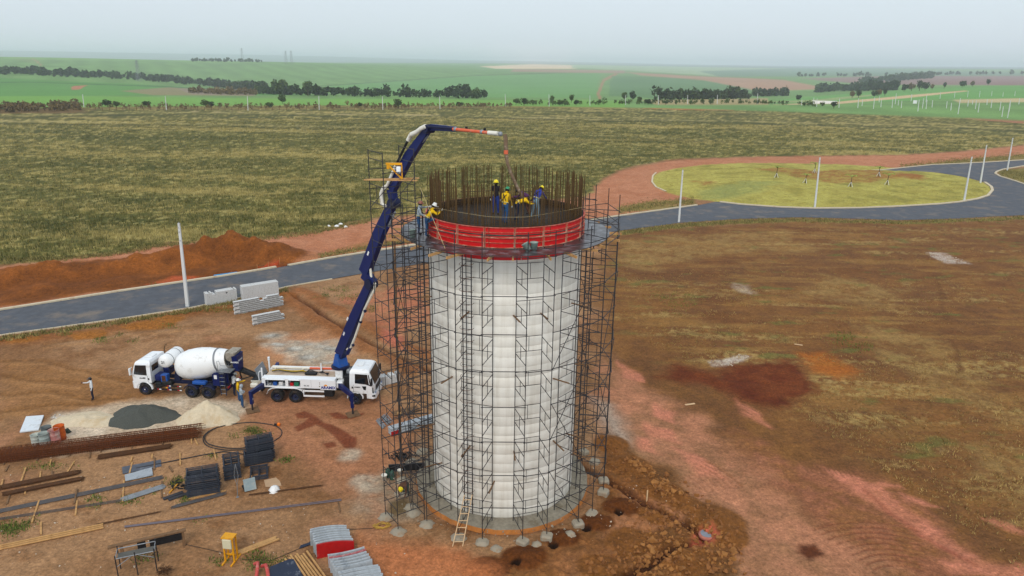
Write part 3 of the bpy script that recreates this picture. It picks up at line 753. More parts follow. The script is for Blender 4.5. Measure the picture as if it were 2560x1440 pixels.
# ---- working deck
deckm = mat('wet_plywood', L(64, 56, 54), .28, 0, .35, 1.4, .1, L(150, 152, 158), .45, 1.1, spec=.6)
timber = mat('sawn_timber', L(196, 152, 100), .8, 0, .18, 5., .1, L(150, 104, 62), .35, 2.)
oldwood = mat('weathered_wood', L(128, 98, 70), .9, 0, .25, 4., .2, L(84, 62, 44), .5, 2.)
redm = mat('red_form_paint', L(206, 30, 32), .55, 0, .14, 2., .05, L(196, 112, 96), .28, 1.8, spec=.3)
redw = mat('red_form_worn', L(188, 96, 76), .8, 0, .3, 4., .1, L(214, 186, 160), .55, 2.5)
ZD = 15.47
deck = thing('work_platform', 'circular plywood working deck round the tower head, wet and stained', 'platform', (TX, TY, ZD))
m_ = MB(); NS = 20; w = 2*PI/NS
seg = [w*(-.5 + .5*j/2 + .0) for j in range(5)]; seg = [-w/2 + w*j/4 + (.002 if j == 0 else (-.002 if j == 4 else 0)) for j in range(5)]
vsA = []
for r in (4.18, 5.58):
    for zz in (0, -.03):
        for a_ in seg: vsA.append((r*math.cos(a_), r*math.sin(a_), zz))
fsA = []
for j in range(4):
    fsA += [(j, j+1, 10+j+1, 10+j), (5+j, 15+j, 15+j+1, 5+j+1), (j, 5+j, 5+j+1, j+1), (10+j, 10+j+1, 15+j+1, 15+j)]
fsA += [(0, 10, 15, 5), (4, 9, 19, 14)]
m_.add(vsA, fsA); sheet = m_.mesh('plywood_sheet')
for k in range(NS):
    put(sheet, 'plywood_sheet', deckm, deck, (0, 0, random.uniform(-.006, .006)), w*k)
beam = MB().box((0, 0, 0), (1.9, .075, .12)).mesh('putlog')
for k in range(26):
    a_ = 2*PI*k/26 + random.uniform(-.05, .05); R_ = 5.05 + random.uniform(-.05, .28)
    o = put(beam, 'putlog', timber, deck); o.location = (R_*math.cos(a_), R_*math.sin(a_), -.10 - .004*(k % 5)); o.rotation_euler = (0, random.uniform(-.05, .05), a_ + random.uniform(-.35, .35))
# ---- red formwork ring
form = thing('formwork_ring', 'red steel formwork ring with pale worn ribs on the tower head', 'formwork', (TX, TY, 0))
def curved(r0, r1, a0, a1, z0, z1, m_, nseg=4):
    vs_ = []
    for r in (r0, r1):
        for z in (z0, z1):
            for j in range(nseg+1):
                t = a0+(a1-a0)*j/nseg; vs_.append((r*math.cos(t), r*math.sin(t), z))
    k = nseg+1; fs_ = []
    for j in range(nseg):
        fs_ += [(j, j+1, k+j+1, k+j), (2*k+j, 3*k+j, 3*k+j+1, 2*k+j+1), (k+j, k+j+1, 3*k+j+1, 3*k+j), (j, 2*k+j, 2*k+j+1, j+1)]
    fs_ += [(0, k, 3*k, 2*k), (k-1, 3*k-1, 4*k-1, 2*k-1)]
    m_.add(vs_, fs_); return m_
RF = 4.17; PH = .50; NP = 18; pw = 2*PI/NP
pan = curved(RF, RF+.02, -pw/2+.004, pw/2-.004, 0, PH, MB()).mesh('form_panel')
fl = MB()
curved(RF+.02, RF+.085, -pw/2+.004, pw/2-.004, 0, .022, fl); curved(RF+.02, RF+.085, -pw/2+.004, pw/2-.004, PH-.022, PH, fl); curved(RF+.02, RF+.06, -pw/2+.01, pw/2-.01, PH*.5-.012, PH*.5+.012, fl)
for s in (-1, 1): curved(RF+.02, RF+.085, s*(pw/2-.008)-.004, s*(pw/2-.008)+.004, .022, PH-.022, fl, 1)
fl = fl.mesh('panel_flange')
for tier in range(2):
    for k in range(NP):
        o = put(pan, 'form_panel', redm, form, (0, 0, ZD+.012+tier*(PH+.008)), pw*k + .12)
        put(fl, 'panel_flange', redw, o)
for k in range(NP):
    o = put(pan, 'form_panel', redm, form, (0, 0, ZD-.60), pw*k+.2)
# ---- reinforcement
rust = mat('rusty_steel', L(98, 58, 30), .8, .3, .3, 8., 0, L(60, 38, 22), .5, 5.)
rustd = mat('dark_rebar', L(92, 69, 38), .75, .1, .3, 8.)
cage = thing('starter_steel', 'ring of tall rusty vertical reinforcing bars above the red formwork', 'reinforcement', (TX, TY, 0))
bars = []
for j, (h_) in enumerate((2.32, 2.2, 2.4, 1.2, 2.28, .95)):
    bars.append(MB().tube((0, 0, 15.6), (0, 0, 16.05+h_), .0175, 5).mesh('vertical_bar'))
NB = 290
for k in range(NB):
    a_ = 2*PI*k/NB + random.uniform(-.006, .006); r = 3.98 if k % 2 else 3.90
    j = random.choice((0, 1, 2, 4)) if k % 9 else random.choice((3, 5))
    o = put(bars[j], 'vertical_bar', rustd, cage, (r*math.cos(a_), r*math.sin(a_), random.uniform(-.06, .05)))
    o.rotation_euler = (random.uniform(-.012, .012), random.uniform(-.012, .012), 0)
for zz, rr in ((16.62, 3.94), (16.78, 3.94)):
    MB().path([(rr*math.cos(2*PI*i/72), rr*math.sin(2*PI*i/72), zz) for i in range(73)], .008, 4).build('hoop_bar', rustd, cage)
MB().lathe([(4.165, 16.0), (4.165, 16.50), (4.12, 16.50), (4.12, 16.0)], 72).build('inner_form', mat('form_ply_dark', L(54, 42, 32), .8, 0, .3, 4., .2), form)
for zz in (16.2, 16.3, 16.4, 16.5): MB().path([(3.94*math.cos(2*PI*i/72), 3.94*math.sin(2*PI*i/72), zz) for i in range(73)], .012, 4).build('hoop_bar', rustd, cage)
wet = mat('wet_slab', L(58, 50, 42), .5, 0, .3, 3., .3, L(100, 96, 90), .4, .8)
fl_ = thing('rebar_mat', 'dark mesh of reinforcing bars and fresh concrete on the tower top', 'rebar', (TX, TY, 16.14))
MB().lathe([(0, 0), (4.2, 0), (4.2, -.06), (0, -.06)], 48).build('concrete_bed', wet, fl_)
m_ = MB()
for d_ in (0, 1):
    x = -3.8
    while x < 3.85:
        h_ = math.sqrt(max(.01, 3.86**2-x*x)); zz = .12 + .018*d_
        m_.tube((x, -h_, zz) if d_ else (-h_, x, zz), (x, h_, zz) if d_ else (h_, x, zz), .008, 4, caps=False); x += .16
o = m_.build('mat_bars', mat('mat_rebar', L(60, 44, 28), .8, .1, .3, 8.), fl_); o['kind'] = 'stuff'

# ---- ring scaffold
steel = mat('scaffold_steel', L(62, 60, 62), .55, .5, .25, 5., 0, L(104, 82, 62), .3, 3.)
padc = mat('pad_concrete', L(164, 154, 136), .95, 0, .15, 4., .3, L(150, 120, 90), .4, 2.)
RO_, RI_ = 6.06, 4.46; LV0, LVH, NLV = .256, 1.909, 8
T0, TWD = -9.4, 20.0; TN = 11; STEP = 360./TN
scaf = thing('ring_scaffold', 'black tubular steel scaffolding standing all round the tower', 'scaffold', (TX, TY, 0))
def frame_mesh(Lr, H_, rails, stub=True, r=.0235):
    """welded ladder frame: posts at x = 0 and x = Lr"""
    m_ = MB(); m_.tube((0, 0, 0), (0, 0, H_), r, 6); m_.tube((Lr, 0, 0), (Lr, 0, H_), r, 6)
    for q in rails: m_.tube((0, 0, q), (Lr, 0, q), r*.85, 5, caps=False)
    if stub and len(rails) > 1: m_.tube((Lr*.5, 0, rails[0]), (Lr*.5, 0, rails[1]), r*.7, 5, caps=False)
    return m_.mesh('scaffold_frame')
def local(v): return Vector((v.x-TX, v.y-TY, v.z))
def place(me, name, m, parent, a_, b_):
    d_ = b_-a_; o = put(me, name, m, parent); o.location = a_; o.rotation_euler = (0, 0, math.atan2(d_.y, d_.x)); return o
tw = []
for k in range(TN):
    a0 = T0 + STEP*k; tw.append((a0, a0+TWD))
Lr = (ptw(RI_, 2.6)-ptw(RO_, 0)).length
Lg = (ptw(RI_, TWD-2.6)-ptw(RI_, STEP+2.6)).length
fr_full = frame_mesh(Lr, LVH, (.29, 1.05)); fr_top = frame_mesh(Lr, 1.12, (.5, 1.05)); fr_gap = frame_mesh(Lg, LVH, (.35, 1.15), True, .02)
Lo1 = (ptw(RO_, 0)-ptw(RO_, TWD)).length; Lo2 = (ptw(RO_, TWD)-ptw(RO_, STEP)).length
rt1 = MB().tube((-.06, 0, 0), (Lo1+.06, 0, 0), .022, 6).mesh('ring_tube'); rt2 = MB().tube((-.06, 0, 0), (Lo2+.06, 0, 0), .022, 6).mesh('ring_tube')
def lv(k): return LV0 + LVH*k
for k, (a0, a1) in enumerate(tw):
    for lev in range(NLV):
        z = lv(lev)
        for ao, ai in ((a0, a0+2.6), (a1, a1-2.6)):
            place(fr_full, 'scaffold_frame', steel, scaf, local(ptw(RO_, ao, z)), local(ptw(RI_, ai, z)))
        if lev < NLV-1 or True: place(fr_gap, 'scaffold_frame', steel, scaf, local(ptw(RI_, a1-2.6, z)), local(ptw(RI_, a0+STEP+2.6, z)))
        zr = z + LVH
        place(rt1, 'ring_tube', steel, scaf, local(ptw(RO_+.05, a0, zr)), local(ptw(RO_+.05, a1, zr)))
        if lev % 2 == 0 or random.random() < .6: place(rt2, 'ring_tube', steel, scaf, local(ptw(RO_+.05, a1, zr-.05)), local(ptw(RO_+.05, a0+STEP, zr-.05)))
    z = lv(NLV); back = 40 < (a0 % 360) < 300
    for ao, ai in ((a0, a0+2.6), (a1, a1-2.6)):
        if abs(((ao+180) % 360)-180) < 150 and not (back and random.random() < .25):
            # guard posts above deck: outer post line only, tangential rail
            place(fr_full if back and random.random() < .7 else fr_top, 'scaffold_frame', steel, scaf, local(ptw(RO_, ao, z)), local(ptw(RO_-1.0 if False else RI_+.6, ai, z))) if back else \
            put(MB().tube((0, 0, 0), (0, 0, 1.15), .023, 6).mesh('guard_post'), 'guard_post', steel, scaf, local(ptw(RO_, ao, z)))
    place(rt1, 'ring_tube', steel, scaf, local(ptw(RO_+.05, a0, z+.98)), local(ptw(RO_+.05, a1, z+.98)))
    place(rt1, 'ring_tube', steel, scaf, local(ptw(RO_+.05, a0, z+.35)), local(ptw(RO_+.05, a1, z+.35)))
    place(rt2, 'ring_tube', steel, scaf, local(ptw(RO_+.05, a1, z+.35)), local(ptw(RO_+.05, a0+STEP, z+.35)))
# sloping braces
for k, (a0, a1) in enumerate(tw):
    if k in (1, 2, 4, 8, 9):
        for lev in (0, 2, 3, 5):
            if random.random() < .7:
                m_ = MB().tube(local(ptw(RO_+.1, a0 if lev % 2 else a1, lv(lev))), local(ptw(RO_+.1, a1 if lev % 2 else a0, lv(lev+2))), .019, 5); m_.build('brace_tube', steel, scaf)
# timber ties to the shaft
tie = MB().box((0, 0, 0), (1.1, .07, .05)).mesh('timber_tie')
for k, (a0, a1) in enumerate(tw[:3] + tw[-2:]):
    for lev in (2, 4, 6, 1):
        if random.random() < .8:
            a_ = random.choice((a0+2.6, a1-2.6)); q = local(ptw(4.6, a_, lv(lev)+.3)); o = put(tie, 'timber_tie', oldwood, scaf, q); o.rotation_euler = (0, random.uniform(-.1, .1), rad(a_-90)+random.uniform(-.2, .2))
# ---- concrete pads under the outer posts
pm = [MB().bbox((0, 0, .1), (.62, .56, .42), .09).mesh('concrete_pad'), MB().bbox((0, 0, .06), (.7, .62, .34), .14).mesh('concrete_pad')]
def blob_mesh(name, r, h, seed, n=18):
    rr = random.Random(seed); m_ = MB(); vs_ = [(0, 0, h)]; fs_ = []
    ring = [(1-.25*j, ) for j in range(1)]
    prof = [(.35, .95), (.7, .62), (1., .0), (1.02, -.25)]
    off = [rr.uniform(.8, 1.2) for _ in range(n)]
    for (q, hh) in prof:
        for i in range(n):
            a_ = 2*PI*i/n; R_ = r*q*(1+(off[i]-1)*q); vs_.append((R_*math.cos(a_), R_*math.sin(a_), h*hh*(rr.uniform(.85, 1.1) if hh > 0 else 1)))
    for i in range(n): fs_.append((0, 1+i, 1+(i+1) % n))
    for j in range(3):
        for i in range(n): fs_.append((1+j*n+i, 1+(j+1)*n+i, 1+(j+1)*n+(i+1) % n, 1+j*n+(i+1) % n))
    m_.add(vs_, fs_, None, True); return m_.mesh(name)
blob_pads = [blob_mesh('concrete_pad', .42, .2, s) for s in (1, 2, 3)]
for k, (a0, a1) in enumerate(tw):
    for ao in (a0, a1):
        aa = ((ao+180) % 360)-180
        if abs(aa) > 130: continue
        q = ptw(RO_, ao); zz = gz(q.x, q.y)
        if aa < -15: o = put(random.choice(blob_pads), 'concrete_pad', padc, None, (q.x, q.y, max(zz, 0)-.01), random.uniform(0, 6)); tag(o, 'rough poured mortar mound under a scaffold post', 'footing pad', 'scaffold footing pads')
        else: o = put(random.choice(pm), 'concrete_pad', padc, None, (q.x, q.y, max(zz, 0)-.05), random.uniform(0, 6)); tag(o, 'squarish concrete block under a scaffold post', 'footing pad', 'scaffold footing pads')
for (u, v) in [(1342, 1362), (1240, 1372), (1425, 1335)]:
    q = GZ(u, v); o = put(random.choice(blob_pads), 'rubble_lump', padc, None, q); o.scale = (.7, .7, .8); tag(o, 'small rough lump of spilled concrete between the scaffold pads', 'rubble', 'lumps of spilled concrete')

# ---- free-standing hoist tower
B = [G(963, 1292), G(995, 1330), G(1062, 1306), G(1030, 1268)]
c0 = sum(B, Vector())/4; e1 = (B[1]-B[0]).normalized(); e2 = Vector((-e1.y, e1.x, 0)); s_ = 1.58
B = [c0 - e1*s_/2 - e2*s_/2, c0 + e1*s_/2 - e2*s_/2, c0 + e1*s_/2 + e2*s_/2, c0 - e1*s_/2 + e2*s_/2]
ht = thing('hoist_scaffold_tower', 'slender square scaffold tower rising above the deck beside the pump boom', 'scaffold', c0)
fr_h = frame_mesh(s_, LVH, (.32, 1.15)); tub = MB().tube((-.05, 0, 0), (s_+.05, 0, 0), .02, 6).mesh('cross_tube')
dg = MB().tube((0, 0, 0), (s_, 0, LVH*.8), .017, 5).mesh('diagonal_tube')
for lev in range(10):
    z = .15 + LVH*lev
    for (i, j) in ((0, 1), (3, 2)): place(fr_h, 'scaffold_frame', steel, ht, B[i]-c0+Vector((0, 0, z)), B[j]-c0+Vector((0, 0, z)))
    for (i, j) in ((1, 2), (0, 3)):
        place(tub, 'cross_tube', steel, ht, B[i]-c0+Vector((0, 0, z+.9)), B[j]-c0+Vector((0, 0, z+.9)))
        if lev % 2: place(dg, 'diagonal_tube', steel, ht, B[i]-c0+Vector((0, 0, z)), B[j]-c0+Vector((0, 0, z)))
        place(tub, 'cross_tube', steel, ht, B[i]-c0+Vector((0, 0, z+1.82)), B[j]-c0+Vector((0, 0, z+1.82)))
zt_ = .15+LVH*10
place(frame_mesh(s_, .85, (.45, .8), False), 'scaffold_frame', steel, ht, B[0]-c0+Vector((0, 0, zt_)), B[1]-c0+Vector((0, 0, zt_)))
place(frame_mesh(s_, .95, (.3, .9), False), 'scaffold_frame', steel, ht, B[3]-c0+Vector((0, 0, zt_)), B[2]-c0+Vector((0, 0, zt_)))
for i_ in range(3):
    q = B[(0, 1, 3)[i_]]; o = put(blob_pads[i_], 'concrete_pad', padc, None, (q.x, q.y, gz(q.x, q.y)-.01)); tag(o, 'rough mortar mound under the slender hoist tower', 'footing pad', 'hoist tower pads')
# timber planks laid on it, yellow hoist, mast
pl = thing('plank_stack', 'two long planks laid across the slender hoist tower', 'planks', AT(978, 449, c0.y))
for i_ in range(2): 
    o = MB().box((0, 0, 0), (2.5, .22, .035)).build('plank', timber, pl, (.05*i_, .26*i_-.15, .02*i_)); o.rotation_euler = (0, -.03*i_, .06*i_)
yel = mat('yellow_paint', L(232, 164, 30), .5, 0, .1, 4., 0, L(150, 100, 40), .2, 4.)
whitep = mat('white_paint', LW(236, 238, 238), .35, 0, .03, 2., 0, L(206, 204, 196), .25, 1.2, spec=.5, coat=.3)
hp = AT(985, 414, c0.y - .2)
hs = thing('electric_hoist', 'small yellow electric hoist arm mounted on the slender scaffold tower', 'hoist', hp)
MB().box((0, 0, .08), (.75, .1, .1)).box((-.28, 0, -.06), (.12, .1, .2)).build('arm', yel, hs)
MB().tube((-.25, 0, .0), (.36, 0, -.62), .045, 8).tube((.36, 0, .08), (.36, 0, -.62), .03, 8).build('strut', yel, hs)
MB().bbox((.22, -.08, -.18), (.2, .2, .3), .03).build('motor_box', whitep, hs)
MB().tube((.22, -.12, -.33), (.22, -.12, -.36), .07, 10).build('motor_cap', steel, hs)
mast = thing('timber_mast', 'tall thin wooden mast standing among the left-hand scaffold tubes', 'mast', GZ(1004, 1180))
mb_ = MB(); b0 = Vector(mast.location); mb_.path([Vector((0, 0, 0)), (AT(994, 900, b0.y)-b0), (AT(986, 590, b0.y)-b0)], .065, 8, rs=[.08, .07, .055]); mb_.build('pole', oldwood, mast)
for zz in (4., 9.): MB().tube((-.1, 0, zz), (.1, 0, zz), .1, 8).build('lashing', timber, mast)
# ---- caged access ladder
lad = thing('caged_ladder', 'black steel ladder with rusty safety hoops fixed up the tower face', 'ladder', (0, 0, 0))
La = -22.5; lc = ptw(4.72, La); lad.location = lc; lad.rotation_euler = (0, 0, rad(La))
for s in (-1, 1): MB().box((.24*s, 0, 8.0), (.045, .04, 14.6)).build('rail', steel, lad)
rg = MB().tube((-.30, -.01, 0), (.30, -.01, 0), .016, 6).mesh('rung')
for k in range(44): put(rg, 'rung', steel, lad, (random.uniform(-.02, .02), 0, .95 + .325*k))
hoop = MB().path([(.36*math.cos(t)+.0, -.33-.36*math.sin(t)+.02 if False else -.36*math.sin(t)-.0, 0) for t in np.linspace(-.25, PI+.25, 16)], .011, 5).mesh('safety_hoop')
for k in range(20):
    o = put(hoop, 'safety_hoop', rust, lad, (0, -.02, 2.2 + .66*k)); o.rotation_euler = (random.uniform(-.08, .08), random.uniform(-.06, .06), 0)
wl_ = thing('wooden_ladder', 'short pale wooden ladder leaning at the foot of the tower', 'ladder', GZ(1144, 1366))
b0 = Vector(wl_.location); topp = ptw(5.3, -19.5, 2.25); ax = Vector((1, .05, 0)).normalized()
wm = mat('pale_ladder_wood', L(222, 190, 150), .8, 0, .12, 5.)
for s in (-1, 1): 
    a_ = ax*.26*s; b_ = topp-b0+ax*.20*s; MB().path([a_, b_], .032, 4).build('rail', wm, wl_)
for k in range(7):
    t = .09+.135*k; a_ = (topp-b0)*t; MB().path([a_-ax*(.28-.06*t), a_+ax*(.28-.06*t)], .026, 4).build('rung', wm, wl_)
# ropes
ropem = mat('pale_rope', L(206, 186, 140), .9, 0, .2, 9.)
def rope(name, label, pts, r=.012, m=ropem, sag=0., cat='rope'):
    Q = []
    for a_, b_ in zip(pts, pts[1:]):
        for j in range(8): t = j/8; q = a_.lerp(b_, t); q.z -= sag*4*t*(1-t); Q.append(q)
    Q.append(pts[-1]); o0 = Q[0].copy(); o = MB().path([q-o0 for q in Q], r, 5).build(name, m, None, o0); return tag(o, label, cat)
gp = [ptw(4.42, a_, 17.05) for a_ in (-62, -10, 14, 70)]
rope('guard_rope', 'thin pale line strung across the front of the tower head', gp, .006, sag=.02)
rope('tag_rope', 'pale rope hanging diagonally past the seated worker in yellow', [AT(1050, 468, TY-3.5), AT(1113, 622, TY-5.0)], .012)
# buckets
buckm = mat('bucket_plastic', L(150, 168, 158), .6, 0, .15, 6., 0, L(196, 196, 186), .5, 4.)
def bucket(q, label, m=buckm, s=1., tilt=(0, 0)):
    t = thing('bucket', label, 'bucket', q); t.rotation_euler = (tilt[0], tilt[1], random.uniform(0, 6)); t.scale = (s, s, s)
    MB().lathe([(0, .0), (.13, 0), (.17, .34), (.185, .345), (.185, .36), (.16, .36), (.12, .03), (0, .03)], 14).build('shell', m, t)
    MB().path([(.17*math.cos(a_), .02, .34+.16*math.sin(a_)) for a_ in np.linspace(0, PI, 9)], .006, 4).build('handle', steel, t); return t
for (a_, lab) in ((14.5, 'grey-green bucket tipped over at the foot of the red formwork'), (17.5, 'upright grey-green bucket at the foot of the red formwork')):
    bucket(ptw(4.75, a_, ZD+.02), lab, tilt=(.5, .2) if a_ < 15 else (0, 0), s=1.1)
bucket(ptw(5.2, -64, ZD+.02), 'pale green bucket on the deck near the man in the hat', s=1.1)

# ================================================================== TRUCKS
truckw = mat('truck_white', LW(238, 241, 243), .32, 0, .02, 1.5, 0, L(205, 200, 190), .22, .9, spec=.5, coat=.4)
glass = mat('dark_glass', L(22, 26, 28), .08, 0, .2, 1., spec=.8)
navy = mat('navy_paint', L(8, 26, 86), .45, 0, .12, 2., 0, L(50, 58, 90), .12, 1.5, spec=.25)
navyd = mat('navy_chassis', L(14, 22, 58), .6, 0, .2, 3., 0, L(70, 66, 64), .3, 2.)
blueb = mat('mid_blue_paint', L(34, 86, 166), .45, 0, .1, 3., 0, L(90, 100, 120), .25, 2.)
rubber = mat('tyre_rubber', L(34, 33, 33), .9, 0, .2, 6., .2, L(92, 74, 58), .3, 3.)
black = mat('black_plastic', L(24, 24, 26), .6, 0, .2, 4.)
drumw = mat('drum_white', LW(240, 241, 240), .4, 0, .03, 1.2, 0, L(196, 190, 180), .3, 1.1, spec=.4)
greyst = mat('grey_steel', L(150, 154, 158), .5, .4, .15, 3., 0, L(110, 100, 92), .3, 2.)
pipew = mat('pipe_white', LW(226, 222, 208), .55, 0, .08, 3., 0, L(150, 128, 104), .35, 3.)
orangep = mat('pipe_orange', L(226, 108, 74), .55, 0, .12, 3., 0, L(190, 150, 130), .35, 3.)
redr = mat('reflector_red', L(190, 30, 36), .4); whr = mat('reflector_white', L(236, 236, 236), .4)
concs = mat('dried_concrete', L(168, 160, 146), .95, 0, .2, 5., .4, L(110, 100, 88), .5, 3.)
yhose = mat('yellow_hose', L(190, 158, 40), .6, 0, .2, 4.)

def text_mesh(s, size, ext=.004, bold=.0, align='CENTER'):
    cu = bpy.data.curves.new('lettering', 'FONT'); cu.body = s; cu.size = size; cu.extrude = ext; cu.offset = bold; cu.align_x = align; cu.resolution_u = 2
    to = bpy.data.objects.new('lettering', cu); col.objects.link(to)
    bpy.context.view_layer.update()
    me = bpy.data.meshes.new_from_object(to.evaluated_get(bpy.context.evaluated_depsgraph_get()))
    bpy.data.objects.remove(to); bpy.data.curves.remove(cu); me.name = 'lettering'; me.materials.clear(); return me
def lettering(s, size, m, parent, loc, normal, bold=0., right=None):
    """flat lettering on a face: normal = outward direction of the face"""
    me = text_mesh(s, size, .003, bold); nrm = Vector(normal).normalized(); up = Vector((0, 0, 1)); up = (up - nrm*up.dot(nrm)).normalized(); rt = up.cross(nrm)
    M = Matrix((rt, up, nrm)).transposed().to_4x4(); M.translation = Vector(loc)
    return put(me, 'lettering', m, parent, M=M)
def wheel(parent, x, y, r=.48, w=.30, rim=navy, hubw=False):
    s = 1 if y > 0 else -1; M = Matrix.Translation((x, y, r)) @ Matrix.Rotation(-PI/2*s, 4, 'X')     # axis +z -> outward
    h = w/2
    m_ = MB().lathe([(r*.56, -h), (r*.86, -h), (r*.97, -h*.8), (r, -h*.4), (r, h*.4), (r*.97, h*.8), (r*.86, h), (r*.58, h), (r*.56, h*.85), (r*.56, -h)], 28)
    t = put(m_.mesh('wheel'), 'wheel', rubber, parent, M=M)
    MB().lathe([(r*.56, h*.82), (r*.5, h*.75), (r*.42, h*.35), (r*.22, h*.3), (r*.2, h*.75), (r*.10, h*.85), (0, h*.85)], 24).build('rim', rim, t)
    nb = MB()
    for i in range(8): a_ = 2*PI*i/8; nb.tube((r*.31*math.cos(a_), r*.31*math.sin(a_), h*.3), (r*.31*math.cos(a_), r*.31*math.sin(a_), h*.45), r*.035, 5)
    nb.build('wheel_nuts', greyst, t)
    if hubw: MB().tube((0, 0, h*.84), (0, 0, h*.95), r*.09, 8).build('hub_cap', whr, t)
    return t
def truck_frame(name, label, A, hd, side):
    """empty at the front axle centre; A = ground contact of the near front wheel"""
    f_ = Vector((math.cos(hd), math.sin(hd), 0)); left = Vector((-f_.y, f_.x, 0))
    return thing(name, label, 'truck', A - left*side*1.05, hd)
def cab(tr, xf, xr, zr, zb, door_side, round_front=.18, hatch=True, style=0):
    """driver's cab: front at xf, back at xr"""
    wd = 1.16
    P_ = []
    for s in (-1, 1):
        for (x, z, y) in [(xr, zb+.05, wd), (xf-.12, zb+.05, wd), (xf+.0, zb+.25, wd-.12), (xf+.04, 1.55, wd-.12), (xf-.08, 1.62, wd), (xf-.32, zr-.22, wd-.10), (xf-.38, zr-.10, wd-.22), (xf-.62, zr, wd-.30), (xr+.12, zr+.02, wd-.26), (xr+.02, zr-.16, wd-.12), (xr, 1.7, wd), (xf-.25, zb+.05, wd), (xr+.02, zr-.3, wd-.06)]:
            P_.append((x, s*y, z))
    b = MB().hull(P_).build('cab', truckw, tr)
    # windscreen, raked
    def panel(name, pts, thick, m, parent):
        q = [Vector(p_) for p_ in pts]; nn_ = (q[1]-q[0]).cross(q[2]-q[0]).normalized()*thick; k = len(q)
        mm_ = MB().add([p_+nn_ for p_ in q]+[p_-nn_ for p_ in q], [tuple(range(k)), tuple(range(2*k-1, k-1, -1))]+[(i, k+i, k+(i+1) % k, (i+1) % k) for i in range(k)])
        return mm_.build(name, m, parent)
    x0, z0_, x1, z1_ = xf+.035, 1.60, xf-.34, zr-.20
    panel('windscreen', [(x0, -wd+.2, z0_), (x0, wd-.2, z0_), (x1+.035, wd-.24, z1_), (x1+.035, -wd+.24, z1_)], .012, glass, b)
    for s in (-1, 1):
        # side window follows the flank, which leans in above the belt line
        def fl(x, z): return (x, s*(wd+.012 - max(0, (z-1.64))*.095), z)
        if style == 0: panel('side_window', [fl(xf-.22, 1.66), fl(xf-.36, zr-.34), fl(xr+.32, zr-.30), fl(xr+.30, 1.62)], .012, glass, b)
        else: panel('side_window', [fl(xf-.18, 1.50), fl(xf-.36, zr-.34), fl(xr+.42, zr-.30), fl(xr+.40, 1.72), fl(xf-.62, 1.66)], .012, glass, b)
        panel('door_pillar', [fl(xf-.62 if style == 0 else xf-.30, 1.64), fl(xf-.66 if style == 0 else xf-.42, zr-.33), fl(xf-.70 if style == 0 else xf-.46, zr-.33), fl(xf-.66 if style == 0 else xf-.34, 1.64)], .02, truckw if style else black, b)
        panel('door_seam', [(xr+.26, s*(wd+.004), zb+.12), (xr+.26, s*(wd+.004), 1.6), (xr+.275, s*(wd+.004), 1.6), (xr+.275, s*(wd+.004), zb+.12)], .004, black, b)
        MB().bbox((xf-.1, s*(wd+.22), 1.95), (.12, .2, .55), .03).tube((xf-.1, s*wd*.95, 2.2), (xf-.1, s*(wd+.2), 2.15), .02, 6).build('mirror', black if style else whitep, b)
        MB().bbox((xr+.55, s*(wd+.012), 1.42), (.16, .03, .05), .01).build('door_handle', black, b)
        MB().bbox((xf+.0, s*.86, zb-.02), (.08, .34, .16), .03).build('headlight', whr, b)
    if hatch: MB().bbox((xr+.55, 0, zr+.05), (.62, .72, .07), .03).build('roof_hatch', whitep, b)
    # bumper, grille, arch
    MB().hull([(xf-.55, s*(wd), z) for s in (-1, 1) for z in (.55, zb+.05)] + [(xf+.10, s*(wd-.18), z) for s in (-1, 1) for z in (.5, zb+.02)] + [(xf-.1, s*wd, z) for s in (-1, 1) for z in (.5, zb+.02)]).build('bumper', truckw, b)
    MB().box((xf+.055, 0, 1.22), (.03, 1.3, .36)).build('grille', black if style else whitep, b)
    for s in (-1, 1):
        MB().lathe([(.54, -.14), (.60, -.14), (.60, .14), (.54, .14), (.54, -.14)], 14, Matrix.Translation((0, s*1.02, .50)) @ Matrix.Rotation(PI/2, 4, 'X'), a0=.0, a1=PI).build('wheel_arch', truckw, b)
    return b, panel

# ---------------------------------------------------------------- mixer
A = G(367, 986); hd = rad(174.2)
mx = truck_frame('mixer_truck', 'white concrete mixer truck with navy chassis parked behind the gravel heap', A, hd, 1)
MB().box((-2.6, .42, .92), (7.4, .1, .28)).box((-2.6, -.42, .92), (7.4, .1, .28)).box((-3.4, 0, .9), (.12, .9, .2)).box((-6.1, 0, .9), (.12, .9, .2)).build('chassis', navyd, mx)
for s in (-1, 1):
    wheel(mx, 0, s*1.05, .48, .30, navyd, True)
    for x in (-3.63, -4.90): wheel(mx, x, s*.98, .48, .48, navyd)
MB().tube((-3.63, -.9, .48), (-3.63, .9, .48), .09, 8).tube((-4.9, -.9, .48), (-4.9, .9, .48), .09, 8).tube((0, -.9, .48), (0, .9, .48), .07, 8).build('axle', black, mx)
cb, panel = cab(mx, .92, -.62, 2.70, .98, 1, style=0)
# rear cab glazing (seen from above and behind)
for y in (-.52, .52): MB().box((-.628, y, 2.1), (.02, .78, .46)).build('rear_window', glass, cb)
lettering('ARAMIX', .13, black, cb, (.05, 1.178, 1.34), (0, 1, 0), .003)
MB().box((-.42, 1.178, 1.34), (.1, .01, .14)).build('badge', black, cb)
MB().path([(-.72, -.75, 1.2), (-.72, -.75, 3.0), (-.80, -.75, 3.25), (-.95, -.75, 3.4)], .05, 8).build('exhaust_stack', oldwood, mx)
